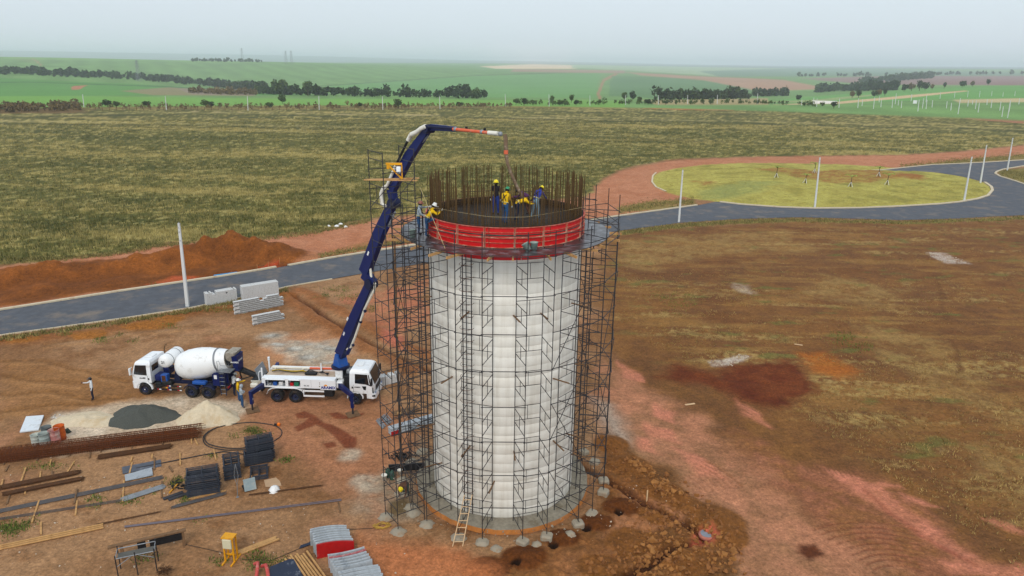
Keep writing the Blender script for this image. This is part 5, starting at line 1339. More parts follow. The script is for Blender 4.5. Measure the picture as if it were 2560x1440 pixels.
    for s, sg in (('L', -1), ('R', 1)):       # hand: four fingers of unequal length and a thumb off the side of the palm
        w_, h_ = J['wr'+s], J['ha'+s]; d_ = (h_-w_).normalized(); a_ = d_.cross(Vector((0, 1, .2))).normalized(); b_ = d_.cross(a_).normalized()
        for i_, ln in enumerate((.065, .075, .07, .055)):
            o_ = h_+a_*(-.027+.018*i_); ex.path([o_-d_*.02, o_+d_*ln*.55+b_*.006, o_+d_*ln*.9+b_*.026], .009, 5, rs=[.0095, .009, .007])
        o_ = w_+d_*.03-a_*.03; ex.path([o_, o_-a_*.03+d_*.03, o_-a_*.036+d_*.062+b_*.012], .01, 5, rs=[.012, .010, .008])
    kk += [5]*(len(ex.f)-f0)
    me2 = bpy.data.meshes.new('person'); me2.from_pydata(vs_+ex.v, [], fs_+[tuple(i_+nv for i_ in f_) for f_ in ex.f])
    for m_ in MATN: me2.materials.append(m_)
    me2.polygons.foreach_set('material_index', np.array(mi+kk, np.int32)); me2.polygons.foreach_set('use_smooth', np.ones(len(mi)+len(kk), bool)); bpy.data.meshes.remove(bm_)
    o = bpy.data.objects.new('person', me2); col.objects.link(o); o.location = loc; o.rotation_euler = (0, 0, rad(face)); o.scale = (scale,)*3
    tag(o, label, 'person')
    Mh = Matrix((sdv, fw, hd_)).transposed().to_4x4(); Mh.translation = hc + hd_*.035
    m_ = MB()
    if hat_style == 'helmet':
        m_.lathe([(.122, -.005), (.124, .02), (.115, .07), (.085, .115), (.045, .135), (0, .14)], 16); m_.lathe([(.118, .0), (.155, -.012), (.155, -.004), (.118, .012)], 16); m_.hull([(x, y, z) for x in (-.08, .08) for y in (.10, .19) for z in (-.008, .004)]); m_.box((0, 0, .125), (.03, .19, .03))
        put(m_.mesh('hard_hat'), 'hard_hat', HAT[hat], o, M=Mh)
    elif hat_style == 'cap':
        m_.lathe([(.108, -.02), (.112, .02), (.10, .065), (.06, .095), (0, .1)], 14); m_.hull([(x, y, z) for x in (-.07, .07) for y in (.09, .2) for z in (-.015, 0)]); put(m_.mesh('cap'), 'cap', HAT[hat], o, M=Mh)
    elif hat_style == 'brim':
        m_.lathe([(.20, -.01), (.21, 0), (.115, .012), (.11, .06), (.08, .10), (0, .105)], 18); put(m_.mesh('brim_hat'), 'brim_hat', HAT[hat], o, M=Mh)
    elif hat_style == 'hood':
        m_.lathe([(.09, -.16), (.12, -.09), (.125, .0), (.11, .07), (.06, .11), (0, .12)], 14); put(m_.mesh('hood'), 'hood', HAT[hat], o, M=Mh)
    MB().lathe([(.1, -.06), (.104, .0), (.09, .05)], 12, Matrix.Translation((0, -.012, 0)), a0=PI*1.05, a1=PI*1.95).mesh('hair') if False else None
    hb_ = MB(); hb_.lathe([(.075, -.09), (.098, -.045), (.104, .0), (.1, .05), (.06, .085), (0, .1)], 14, Matrix.Translation((0, -.02, -.02))); put(hb_.mesh('hair'), 'hair', hair, o, M=Mh)
    if harness:
        c_ = J['chest']; wv = J['waist']; pv_ = J['pelvis']; bk = (J['chest']-J['pelvis']).cross(Vector((1, 0, 0))).normalized()
        if bk.y > 0: bk = -bk
        h_ = MB()
        for s in (-1, 1):
            h_.path([wv+Vector((.11*s, 0, 0))+bk*.12, c_+Vector((-.02*s, 0, 0))+bk*.135, J['shL' if s > 0 else 'shR']+(c_-wv).normalized()*.085*1.0-Vector((.0, 0, 0))*s, c_+Vector((.09*s if s < 0 else .09, 0, 0))*1-bk*.125], .018, 4)
        put(h_.mesh('harness_strap'), 'harness_strap', harm, o)
        h2 = MB(); cc = pv_+(wv-pv_)*.55; axu = (wv-pv_).normalized()
        ring = [cc+Vector((.168*math.cos(t), 0, 0))+bk*(.135*math.sin(t)) for t in np.linspace(0, 2*PI, 15)]
        h2.path(ring, .022, 4); put(h2.mesh('harness_belt'), 'harness_belt', hv, o)
    return o
FZ = 16.29
def top(u, v): q = G(u, v, FZ); return q
person('worker in black shirt, blue trousers and yellow hard hat standing on the tower top', top(1240, 536), 165, 'black', 'bluet', 'yellow', arms={'L': ((-.05, .02, -.30), (-.04, .02, -.57)), 'R': ((.06, .02, -.30), (.08, .05, -.57))}, gloves=True, scale=1.02)
person('worker in yellow shirt, blue jeans and green hard hat on the tower top', top(1262, 558), -32, 'yellow', 'jeans', 'green', bend=12, head=18, harness=True, arms={'R': ((.06, .06, -.29), (.03, .18, -.52)), 'L': ((-.05, .05, -.29), (-.02, .16, -.50))}, legs={'L': ((-.12, .12, .50), (-.13, .02, .09)), 'R': ((.13, -.03, .50), (.15, -.22, .10))}, gloves=True, scale=1.02)
person('worker in yellow shirt and dark trousers bent double over the hose end', top(1291, 552), -65, 'yellow', 'navy', 'yellow', 'cap', bend=68, head=10, harness=True, drop=.06, arms={'R': ((.04, .20, -.20), (-.05, .42, -.22)), 'L': ((-.02, .20, -.20), (.05, .42, -.18))}, legs={'L': ((-.11, .14, .47), (-.12, -.02, .09)), 'R': ((.12, .02, .48), (.13, -.16, .09))})
person('worker in purple shirt stooping behind the hose', top(1322, 536), 75, 'purple', 'brown', 'black', 'cap', bend=58, head=0, drop=.08, arms={'R': ((.04, .2, -.2), (.0, .4, -.22)), 'L': ((-.02, .2, -.2), (.03, .42, -.2))}, legs={'L': ((-.11, .12, .47), (-.12, -.04, .09)), 'R': ((.12, .1, .47), (.13, -.06, .09))})
person('worker in blue shirt, pale jeans and yellow hard hat bending forward on the tower top', top(1338, 546), -38, 'blue', 'ljeans', 'yellow', bend=38, head=16, harness=True, arms={'R': ((.05, .18, -.22), (.0, .36, -.34)), 'L': ((-.10, .10, -.24), (-.14, .30, -.30))}, legs={'L': ((-.16, .04, .50), (-.20, -.04, .09)), 'R': ((.14, .04, .50), (.17, -.03, .09))}, scale=1.02)
q = ptw(4.72, -67, ZD+.01)
person('worker in yellow shirt, jeans and white hard hat with one foot up on the formwork', G(1068, 594, ZD+.01), -72, 'yellow', 'jeans', 'white', bend=34, head=-8, harness=True, arms={'R': ((.10, .20, -.18), (.02, .40, -.02)), 'L': ((-.06, .16, -.24), (.02, .34, -.12))}, legs={'L': ((-.12, .02, .50), (-.13, -.04, .09)), 'R': ((.13, .44, .92), (.14, .42, .50))}, gloves=True, scale=1.04)
person('man in grey shirt and broad reddish hat standing on the deck, one arm reaching out', G(1047, 588, ZD+.01), -85, 'grey', 'jeans', 'straw', 'brim', bend=8, head=4, harness=True, arms={'L': ((-.06, .24, -.02), (-.02, .50, .03)), 'R': ((.08, .08, -.27), (.06, .28, -.36))}, gloves=True)
person('man in white shirt, dark trousers and black cap holding out a phone', GZ(234, 999), 118, 'white', 'navy', 'black', 'cap', bend=-4, head=10, arms={'R': ((.04, .25, -.12), (.0, .50, -.06)), 'L': ((-.07, -.02, -.29), (-.08, .06, -.56))})
person('man in white shirt and white hard hat standing at the mixer ladder', GZ(587, 988), -35, 'white', 'navy', 'white', bend=10, head=20, arms={'R': ((.05, .10, -.27), (.0, .32, -.30)), 'L': ((-.05, .10, -.27), (.02, .30, -.32))}, legs={'L': ((-.11, .08, .5), (-.12, .0, .09)), 'R': ((.11, -.02, .5), (.13, -.12, .09))})
person('worker in yellow shirt and white hard hat stretching an arm towards the pump hopper', GZ(598, 1003), -60, 'yellow', 'jeans', 'white', bend=4, head=4, arms={'L': ((-.04, .26, -.02), (-.0, .54, .04)), 'R': ((.08, -.10, -.27), (.05, -.02, -.52))})
person('man in pale grey hooded top and jeans with folded arms beside the sand heap', GZ(606, 1018), -60, 'grey', 'jeans', 'grey', 'hood', bend=3, head=8, arms={'L': ((-.07, .10, -.26), (.12, .24, -.24)), 'R': ((.07, .10, -.26), (-.12, .22, -.20))}, legs={'L': ((-.12, .02, .5), (-.15, -.02, .09)), 'R': ((.12, .06, .5), (.16, .0, .09))})
person('worker in dark clothes and yellow hard hat bent low under the left-hand scaffold', GZ(1016, 1236), 165, 'brown', 'green', 'yellow', bend=88, head=5, drop=.12, arms={'R': ((.05, .05, -.28), (.0, .12, -.52)), 'L': ((-.05, .05, -.28), (.0, .12, -.52))}, legs={'L': ((-.14, .14, .44), (-.16, -.02, .09)), 'R': ((.14, .12, .44), (.16, -.04, .09))})
ph = GZ(234, 999); t = MB().box((0, 0, 0), (.02, .08, .15)).build('mobile_phone', black, None, (ph.x-.66, ph.y-.02, ph.z+1.36)); t.rotation_euler = (0, .3, 0); tag(t, 'dark mobile phone held out by the man in the black cap', 'phone')

# ================================================================== YARD
gravel = mat('dark_gravel', L(78, 80, 74), .95, 0, .35, 22., .8, L(110, 110, 102), .5, 30.)
sandm = mat('pale_sand', L(218, 201, 172), .95, 0, .12, 6., .3, L(202, 176, 138), .4, 1.2)
def heap(name, label, u, v, rx, ry, h, m, rot=0., seed=0, cat='heap', p=1.25):
    q = GZ(u, v); n1, n2 = 22, 56; vs_ = [(0, 0, h)]; fs_ = []
    for i in range(1, n1+1):
        t = i/n1
        for j in range(n2):
            a_ = 2*PI*j/n2; e_ = 1 + .10*math.sin(3*a_+seed) + .06*math.sin(5*a_+seed*2) + .03*math.sin(11*a_+seed)
            x, y = rx*t*e_*math.cos(a_), ry*t*e_*math.sin(a_)
            nz = float(fbm(np.array([x*2+seed*7]), np.array([y*2+seed*3]), 3)[0])-.5
            z = h*(.25*max(0, 1-t)**p + .75*max(0, 1-t*t)**1.35)*(1+.35*nz) + .2*nz*(1-t)
            xr, yr = x*math.cos(rot)-y*math.sin(rot), x*math.sin(rot)+y*math.cos(rot)
            vs_.append((xr, yr, z if i < n1 else -.12))
    vs_[0] = (0, 0, sum(q_[2] for q_ in vs_[1:1+n2])/n2)
    for j in range(n2): fs_.append((0, 1+j, 1+(j+1) % n2))
    for i in range(n1-1):
        for j in range(n2): fs_.append((1+i*n2+j, 1+(i+1)*n2+j, 1+(i+1)*n2+(j+1) % n2, 1+i*n2+(j+1) % n2))
    o = MB().add(vs_, fs_, None, True).build(name, m, None, q); return tag(o, label, cat)
heap('gravel_heap', 'dark grey heap of crushed gravel beside the pale sand', 355, 1043, 2.5, 1.75, .85, gravel, seed=1, p=1.1)
heap('sand_heap', 'tall pale heap of sand next to the dark gravel', 520, 1046, 2.2, 1.7, 1.25, sandm, seed=2)
heap('sand_heap', 'low flattened remnant of sand left of the dark gravel', 215, 1050, 2.4, 1.2, .3, sandm, seed=3)
# drums
def drum_(u, v, label, m, inside=black, r=.31, h=.98):
    t = thing('steel_drum', label, 'drum', GZ(u, v, -.02), random.uniform(0, 6))
    o = MB().lathe([(0, .02), (r, 0), (r, h*.33), (r+.012, h*.35), (r, h*.37), (r, h*.66), (r+.012, h*.68), (r, h*.70), (r, h), (r+.015, h+.01), (r-.01, h+.02), (r-.015, h*.75)], 22).build('shell', m, t)
    MB().tube((0, 0, h*.72), (0, 0, h*.75), r-.016, 18).build('contents', inside, t)
mortar = mat('mortar_smeared', L(166, 176, 170), .9, 0, .2, 3., .2, L(112, 120, 116), .5, 2.)
mort2 = mat('mortar_pale', L(196, 200, 190), .9, 0, .15, 3., .2, L(150, 168, 166), .4, 2.5)
drum_(93, 1113, 'short pale mortar-crusted drum standing before the white board', mort2, mortar, .28, .78)
drum_(115, 1116, 'grey mortar-smeared steel drum standing nearest the rusty cage', mortar)
drum_(121, 1100, 'grey drum behind the mortar-smeared ones, brown inside', mat('drum_grey', L(110, 116, 116), .7, 0, .2, 3.), oldwood)
drum_(140, 1108, 'faded pink steel drum with pale spatter', mat('drum_pink', L(196, 130, 124), .8, 0, .2, 3., 0, L(206, 196, 180), .5, 2.5), black, .32, 1.0)
drum_(153, 1099, 'orange steel drum behind the pink one', mat('drum_orange', L(206, 96, 24), .6, 0, .12, 3., 0, L(130, 70, 40), .3, 2.), mortar, .32, 1.04)
bucket(GZ(175, 1082), 'dark green bucket lying by the orange drum', mat('bucket_dark', L(66, 78, 70), .7), .95, (1.2, 0))
def sheet_(name, label, pxs, z, m, th=.03, cat='sheet'):
    P_ = [GZ(u, v) for u, v in pxs]; c_ = sum(P_, Vector())/len(P_); k = len(P_)
    vs_ = [(q.x-c_.x, q.y-c_.y, z) for q in P_]+[(q.x-c_.x, q.y-c_.y, z-th) for q in P_]
    o = MB().add(vs_, [tuple(range(k)), tuple(range(2*k-1, k-1, -1))]+[(i, k+i, k+(i+1) % k, (i+1) % k) for i in range(k)]).build(name, m, None, c_); return tag(o, label, cat)
sheet_('mortar_board', 'white painted board lying flat near the steel drums', [(50, 1083), (66, 1045), (110, 1041), (97, 1078)], .12, mat('white_board', LW(214, 220, 224), .6, 0, .06, 2., 0, L(180, 176, 168), .3, 2.), .08, 'board')
sheet_('plywood_sheet', 'dark blue-grey sheet lying under a paler sheet', [(307, 1186), (305, 1169), (402, 1150), (404, 1166)], .04, mat('dark_sheet', L(84, 88, 98), .6, 0, .2, 2., 0, L(130, 132, 136), .3, 2.), .03)
sheet_('plywood_sheet', 'pale grey stained sheet overlapping a dark one', [(314, 1206), (312, 1190), (380, 1172), (383, 1191)], .10, mat('pale_sheet', L(170, 176, 182), .7, 0, .15, 2., 0, L(120, 124, 130), .4, 2.), .03)
sheet_('cardboard_sheet', 'flattened brown cardboard beside the scaffold frames', [(664, 1218), (660, 1201), (690, 1194), (700, 1204), (704, 1215), (670, 1219)], .03, mat('cardboard', L(190, 158, 126), .95, 0, .08, 3.), .015, 'cardboard')
o = blob_mesh('plastic_bag', .34, .3, 9); tag(put(o, 'plastic_bag', mat('white_plastic', LW(236, 236, 234), .5, 0, .05, 5.), None, GZ(686, 1226)), 'crumpled white plastic bag beside the flattened cardboard', 'bag')
# ---- long rusty beam cage
a_, b_ = GZ(-45, 1166), GZ(505, 1096); d_ = b_-a_; Lc = d_.length
cg = thing('beam_cage', 'long rusty reinforcement cage lying in front of the sand', 'reinforcement', a_, math.atan2(d_.y, d_.x))
orust = mat('orange_rust', L(124, 66, 28), .85, .2, .35, 6., 0, L(72, 38, 20), .5, 3.)
lb = MB().tube((0, 0, 0), (Lc, 0, 0), .019, 5).mesh('long_bar')
for i, (y, z) in enumerate([(y, z) for y in (0, .15, .3, .45, .6, .75, .9) for z in (.08, .2, .34, .48, .66)]):
    o = put(lb, 'long_bar', orust, cg, (random.uniform(-.5, .3), y, z)); o.rotation_euler = (0, random.uniform(-.002, .002), random.uniform(-.003, .003))
stp = MB().path([(0, -.02, .06), (0, .90, .06), (0, .90, .68), (0, -.02, .68), (0, -.02, .06)], .013, 4).mesh('stirrup')
for i in range(int(Lc/.12)):
    o = put(stp, 'stirrup', orust if i % 3 else rust, cg, (.1+.12*i, 0, 0)); o.rotation_euler = (0, random.uniform(-.12, .12), 0)
for i in range(7): MB().box((1.2+i*Lc/7, .44, .02), (.08, 1.3, .08)).build('sleeper', oldwood, cg)
# ---- bundles of bars and tubes
def bundle(name, label, p0, p1, n_, r, m, spread, layers=1, cat='bars', lift=.06, part='bar'):
    a_, b_ = GZ(*p0), GZ(*p1); d_ = b_-a_; t = thing(name, label, cat, a_, math.atan2(d_.y, d_.x)); Ln = d_.length
    me = MB().tube((0, 0, 0), (Ln, 0, 0), r, 5).mesh(part)
    slope = -math.atan2(d_.z, Ln)
    for i in range(n_):
        k = i % layers; o = put(me, part, m, t, (random.uniform(-.15, .15), (i//layers)*spread/max(1, n_/layers) + random.uniform(-.01, .01), lift+k*r*1.9)); o.rotation_euler = (0, slope, random.uniform(-.006, .006))
    return t
brb = mat('brown_bars', L(92, 60, 34), .8, .2, .3, 5., 0, L(64, 42, 26), .5, 2.)
gyb = mat('grey_bars', L(92, 88, 88), .7, .3, .25, 5., 0, L(120, 104, 92), .4, 2.)
bundle('bar_bundle', 'thick bundle of brown reinforcing bars below the long rusty cage', (248, 1150), (428, 1122), 24, .022, brb, .5, 3)
bundle('bar_bundle', 'upper of two brown bar bundles laid on wooden sleepers', (4, 1226), (197, 1187), 27, .022, brb, .42, 3)
bundle('bar_bundle', 'lower of two brown bar bundles laid on wooden sleepers', (10, 1242), (205, 1203), 21, .022, brb, .36, 3)
bundle('bar_bundle', 'long flat row of grey-brown bars crossing the yard', (-20, 1288), (405, 1199), 14, .02, gyb, .4, 1)
bundle('tube_bundle', 'short bundle of grey steel tubes by the weeds', (308, 1256), (410, 1223), 12, .03, greyst, .5, 1, 'tubes', part='tube')
bundle('bar_bundle', 'thin pair of dark bars running below the grey-brown row', (-20, 1305), (300, 1256), 3, .018, gyb, .3)
bundle('tube_bundle', 'long thin run of blue-grey conduit across the bare soil', (310, 1321), (852, 1253), 4, .022, mat('conduit', L(112, 104, 112), .6, 0, .1, 3.), .16, 1, 'tubes', part='tube')
bundle('bar_bundle', 'single dark bar lying past the white bag', (622, 1240), (803, 1216), 3, .025, brb, .1)
bundle('bar_bundle', 'dark bars half hidden in weeds before the frame stacks', (432, 1273), (562, 1239), 8, .022, gyb, .3)
bundle('bar_bundle', 'few thin rusty bars pointing at the timber planks', (240, 1316), (402, 1283), 3, .014, brb, .2)
bundle('timber_planks', 'two long pale planks lying near the trestle', (-30, 1382), (262, 1320), 3, .055, timber, .5, 1, 'planks', part='plank')
def boards(name, label, p0, p1, n_, sz, m, spread, cat='planks', lift=0.):
    a_, b_ = GZ(*p0), GZ(*p1); d_ = b_-a_; t = thing(name, label, cat, a_, math.atan2(d_.y, d_.x)); Ln = d_.length; me = MB().box((Ln/2, 0, 0), (Ln, sz[0], sz[1])).mesh('board')
    for i in range(n_):
        o = put(me, 'board', m, t, (random.uniform(-.25, .25), i*spread, sz[1]/2+.03+lift+random.uniform(0, .02))); o.rotation_euler = (0, 0, random.uniform(-.02, .02))
    return t
boards('timber_planks', 'three pale sawn boards lying by the yellow stand', (608, 1385), (703, 1350), 3, (.12, .06), timber, .13)
boards('timber_planks', 'row of long honey-coloured battens next to the dark navy sheet', (822, 1458), (766, 1384), 10, (.09, .07), timber, .15, lift=.02)
boards('timber_planks', 'few old planks lying behind the left-hand scaffold', (985, 1040), (1050, 1026), 3, (.2, .05), oldwood, .25)
STK = [((14, 1180), (22, 1165)), ((52, 1208), (65, 1173)), ((100, 1200), (102, 1181)), ((130, 1194), (131, 1180)), ((166, 1186), (187, 1154)), ((124, 1165), (128, 1150)), ((224, 1146), (226, 1130)), ((327, 1155), (331, 1143)), ((324, 1185), (331, 1157)), ((386, 1176), (387, 1146)), ((380, 1147), (381, 1136)), ((451, 1164), (450, 1134)), ((432, 1181), (423, 1168)), ((540, 1151), (534, 1124)), ((494, 1113), (487, 1099)), ((186, 1260), (193, 1225)), ((189, 1290), (193, 1253)), ((80, 1308), (98, 1252)), ((17, 1262), (24, 1240)), ((63, 1236), (66, 1218)), ((307, 1257), (310, 1203)), ((404, 1246), (405, 1204)), ((103, 1338), (103, 1308)), ((2, 1222), (8, 1200)), ((850, 1281), (845, 1253)), ((480, 1110), (478, 1095))]
for i, (p0, p1) in enumerate(STK):
    a_, b_ = GZ(*p0), GZ(*p1); d_ = b_-a_; o = MB().box((d_.length/2, 0, .04), (d_.length, .085, .075)).build('wood_sleeper', timber if i % 3 else oldwood, None, a_, math.atan2(d_.y, d_.x))
    tag(o, 'short wooden sleeper lying on the bare soil of the bar yard', 'sleeper', 'sleepers in the bar yard')
o = MB().box((0, 0, .05), (.95, .07, .07)).build('wood_sleeper', yel, None, GZ(435, 1222), 1.5); tag(o, 'yellow painted batten beside the stacked frames', 'batten')
# ---- stacks of scaffold frames
dkst = mat('frame_steel', L(58, 63, 74), .5, .35, .25, 4., 0, L(96, 100, 104), .3, 2.5)
def flat_frame(lx, ly):
    m_ = MB(); r = .024
    for y in (0, ly): m_.tube((-.03, y, 0), (lx+.03, y, 0), r, 6)
    for x in (lx*.04, lx*.96): m_.tube((x, 0, 0), (x, ly, 0), r, 6)
    m_.tube((lx*.5, 0, 0), (lx*.5, ly, 0), r*.8, 5); m_.tube((0, ly*.62, 0), (lx, ly*.62, 0), r*.8, 5)
    return m_.mesh('scaffold_frame')
def fstack(label, fl_, fr_, tl, lx, ly, jit=.03):
    """fl_, fr_ = photo pixels of the near bottom edge; tl = pixel row of the near top edge above fl_"""
    a_, b_ = GZ(*fl_), GZ(*fr_); d_ = b_-a_; h = AT(tl[0], tl[1], a_.y).z - a_.z; t = thing('frame_stack', label, 'frame stack', a_, math.atan2(d_.y, d_.x))
    me = flat_frame(lx, ly); k = 0; z = .05
    while z < h:
        put(me, 'scaffold_frame', dkst, t, (random.uniform(-jit, jit), random.uniform(-jit, jit), z), random.uniform(-.03, .03)); z += .062; k += 1
    return t
fstack('tall stack of dark scaffold frames with a plank at its foot', (470, 1247), (541, 1234), (473, 1191), 1.72, .95)
fstack('narrow tall stack of dark scaffold frames between the wider stacks', (562, 1203), (598, 1196), (562, 1165), .92, 1.5)
fstack('stack of dark scaffold frames standing rearmost, by the coiled hose', (620, 1160), (680, 1148), (619, 1107), 1.62, .75)
fstack('stack of dark scaffold frames in front of the rearmost one', (614, 1168), (676, 1156), (613, 1139), 1.62, .75)
fstack('low stack of a few scaffold frames behind the wheelbarrow', (626, 1203), (664, 1197), (626, 1191), 1.0, 1.2)
m_ = MB()
for i in range(26):
    q = Vector((random.uniform(-.5, .5), random.uniform(-.3, .3), .05+random.uniform(0, .35))); m_.tube(q, q+Vector((random.uniform(-.25, .25), random.uniform(-.2, .2), random.uniform(-.05, .12))), .04, 6)
o = m_.build('coupler_pile', black, None, GZ(452, 1222)); tag(o, 'black pile of scaffold couplers against the tall frame stack', 'couplers', kind='stuff')
boards('timber_planks', 'dark plank and pale board at the foot of the tall frame stack', (416, 1254), (466, 1236), 2, (.24, .05), mat('dark_plank', L(56, 54, 58), .7), .3)
boards('timber_planks', 'pale board lying along the foot of the tall frame stack', (470, 1252), (556, 1230), 2, (.07, .05), timber, .1)
tr_ = thing('steel_prop', 'thin grey forked steel prop standing among the frame stacks', 'prop', GZ(594, 1243)); z_ = 1.9
MB().tube((0, 0, 0), (.03, .05, .75), .022, 6).tube((.03, .05, .75), (-.10, .1, 1.35), .015, 5).tube((.03, .05, .75), (.14, .1, 1.35), .015, 5).tube((-.10, .1, 1.35), (.04, .12, 2.1), .015, 5).tube((.14, .1, 1.35), (.04, .12, 2.1), .015, 5).build('fork', greyst, tr_); MB().box((0, 0, .01), (.14, .14, .02)).build('base_plate', greyst, tr_)
# wheelbarrow, tipped on its nose
wb = thing('wheelbarrow', 'grey-blue wheelbarrow tipped up beside the scaffold frames', 'wheelbarrow', GZ(626, 1226), .5)
bl = mat('barrow_steel', L(150, 164, 166), .55, .3, .15, 3., 0, L(176, 172, 160), .5, 3.)
Mw = Matrix.Translation((0, 0, .42)) @ Matrix.Rotation(rad(62), 4, 'X')
MB().hull([(x*.33, y, .0) for x in (-1, 1) for y in (-.36, .34)]+[(x*.24, y, -.2) for x in (-1, 1) for y in (-.2, .2)], Mw).build('tray', bl, wb)
for s in (-1, 1): MB().tube((.2*s, -.75, -.18), (.2*s, .45, -.22), .018, 6, M=Mw).build('handle', timber, wb)
MB().lathe([(.1, -.05), (.18, -.05), (.2, 0), (.18, .05), (.1, .05), (.1, -.05)], 16, Matrix.Translation((-.32, .1, .2)) @ Matrix.Rotation(1.2, 4, 'Y')).build('wheel', rubber, wb)
# coiled hose
hm = mat('black_hose', L(52, 48, 48), .6, 0, .2, 3.)
c_ = GZ(606, 1090); c_.z = 0
def gp_(x, y, dz=.03): return Vector((x, y, gz(x, y)+dz))
pts_ = [gp_(c_.x+2.55*math.cos(a_)*(1+.02*math.sin(3*a_)), c_.y+1.85*math.sin(a_)*(1+.03*math.sin(2*a_))) for a_ in np.linspace(rad(25), rad(420), 60)] 
pts2 = [gp_(c_.x+2.42*math.cos(a_), c_.y+1.72*math.sin(a_), .09) for a_ in np.linspace(rad(150), rad(300), 26)]
tail = [GZ(u, v, .04) for u, v in ((610, 1137), (560, 1130), (500, 1140), (450, 1150), (395, 1161), (340, 1172))]
hs_ = thing('water_hose', 'long black hose coiled in a wide ring on the ground', 'hose', c_)
MB().path([q-c_ for q in pts_], .035, 6).build('loop', hm, hs_); MB().path([q-c_ for q in pts2], .035, 6).build('loop', hm, hs_); MB().path([q-c_ for q in tail], .035, 6).build('tail', hm, hs_)
q = GZ(697, 1064, .1); MB().bbox(q-c_, (.22, .2, .2), .05).build('connector', mat('bright_orange', L(250, 130, 40), .5), hs_); MB().tube(q-c_-Vector((.3, 0, 0)), q-c_-Vector((.1, 0, 0)), .07, 8).build('nozzle', black, hs_)
# ---- trestle, steel bench, yellow stand
a_, b_ = GZ(309, 1400), GZ(461, 1364); d_ = b_-a_; tz = thing('bending_trestle', 'weathered wooden trestle beam with dark boards hung from it', 'trestle', a_, math.atan2(d_.y, d_.x)); Ln = d_.length
for x in (0, Ln): MB().box((x, 0, .42), (.14, .12, .96)).build('post', oldwood, tz)
MB().box((Ln/2-.2, -.02, .93), (Ln+.75, .22, .08)).build('beam', oldwood, tz)
MB().box((Ln*.32, -.04, .62), (.38, .04, .44)).build('hung_board', black, tz); MB().box((Ln*.72, -.04, .62), (1.5, .04, .40)).build('hung_board', black, tz); MB().box((Ln*.12, .05, .84), (1., .05, .09)).build('brace', timber, tz)
a_, b_ = GZ(297, 1448), GZ(393, 1428); d_ = b_-a_; st_ = thing('steel_bench', 'open tubular steel frame bench with a mesh shelf', 'bench', a_, math.atan2(d_.y, d_.x)); Ln = d_.length
for (x, y) in ((0, 0), (Ln*.5, 0), (Ln, 0), (0, .8), (Ln, .8)): MB().tube((x, y, 0), (x, y, 1.32), .03, 6).build('leg', steel, st_)
MB().tube((0, 0, 1.16), (Ln, 0, 1.16), .025, 6).tube((0, .8, 1.16), (Ln, .8, 1.16), .025, 6).tube((0, 0, 1.16), (0, .8, 1.16), .02, 6).tube((Ln, 0, 1.16), (Ln, .8, 1.16), .02, 6).build('top_rail', greyst, st_)
MB().tube((0, 0, .7), (Ln*.4, 0, 1.12), .018, 6).build('brace', greyst, st_); MB().tube((Ln*.6, 0, 1.12), (Ln, 0, .8), .018, 6).build('brace', greyst, st_)
MB().box((Ln/2, .6, .9), (Ln, .4, .03)).build('shelf', mat('grey_shelf', L(96, 94, 88), .8), st_)
m_ = MB()
for i in range(14): m_.path([(random.uniform(-.4, .4), random.uniform(-.3, .3), random.uniform(.02, .4)) for _ in range(4)], .012, 4)
o = m_.build('wire_tangle', brb, None, GZ(412, 1436)); tag(o, 'tangle of rusty tie wire beside the steel bench', 'wire', kind='stuff')
ys = thing('panel_stand', 'yellow wooden stand carrying a pale electrical box', 'stand', GZ(578, 1402), rad(-8))
for x in (-.24, .24):
    for y in (-.1, .22): MB().box((x, y, .72), (.07, .06, 1.36)).build('leg', yel, ys)
    MB().box((x, .06, .04), (.08, 1.0, .07)).build('foot', yel, ys)
MB().box((0, .06, 1.42), (.62, .46, .05)).build('top_board', yel, ys); MB().box((0, .06, .35), (.5, .06, .07)).build('cross_bar', yel, ys)
MB().bbox((0, -.18, 1.12), (.46, .1, .52), .02).build('electrical_box', mat('cream_box', L(218, 212, 180), .6, 0, .04, 3.), ys)
rope('power_cable', 'thin dark cable trailing from the trestle to the yellow stand', [GZ(463, 1362, .03), GZ(500, 1370, .03), GZ(560, 1384, .03), GZ(576, 1395, .1)], .014, black, cat='cable')
rope('power_cable', 'thin dark cable winding past the stacked formwork panels', [GZ(605, 1400, .03), GZ(680, 1402, .03), GZ(750, 1372, .03), GZ(800, 1340, .03), GZ(870, 1325, .03), GZ(930, 1322, .03), GZ(990, 1300, .03)], .014, black, cat='cable')
# ---- stacked curved formwork panels
pal = mat('panel_grey_worn', L(176, 182, 186), .8, 0, .2, 4., .1, L(110, 120, 132), .45, 2.2)
redd = mat('panel_red', L(176, 22, 24), .55, 0, .15, 3., 0, L(150, 90, 84), .2, 3.)
pinkp = mat('panel_pink_worn', L(178, 98, 100), .8, 0, .2, 4., 0, L(200, 180, 176), .5, 3.)
def cpanel(wd, ht, bow, ribs=True):
    m_ = MB(); k = 8; th = .03
    def arc(t): return (-wd/2+wd*t, bow*(1-(2*t-1)**2))
    vs_ = []
    for (zz, dy) in ((0, 0), (ht, 0), (ht, th), (0, th)):
        for i in range(k+1): x, y = arc(i/k); vs_.append((x, y+dy, zz))
    n_ = k+1; fs_ = []
    for r_ in range(4):
        for i in range(k): a_, b_ = r_*n_+i, ((r_+1) % 4)*n_+i; fs_.append((a_, a_+1, b_+1, b_))
    fs_ += [(0, n_, 2*n_, 3*n_), (k, n_+k, 2*n_+k, 3*n_+k)]
    m_.add(vs_, fs_)
    for zz in (ht-.02, 0):        # top and bottom flanges
        v2 = []
        for (dz, dy) in ((0, th), (.02, th), (.02, th+.07), (0, th+.07)):
            for i in range(k+1): x, y = arc(i/k); v2.append((x, y+dy, zz+dz))
        m_.add(v2, fs_)
    return m_.mesh('form_panel')
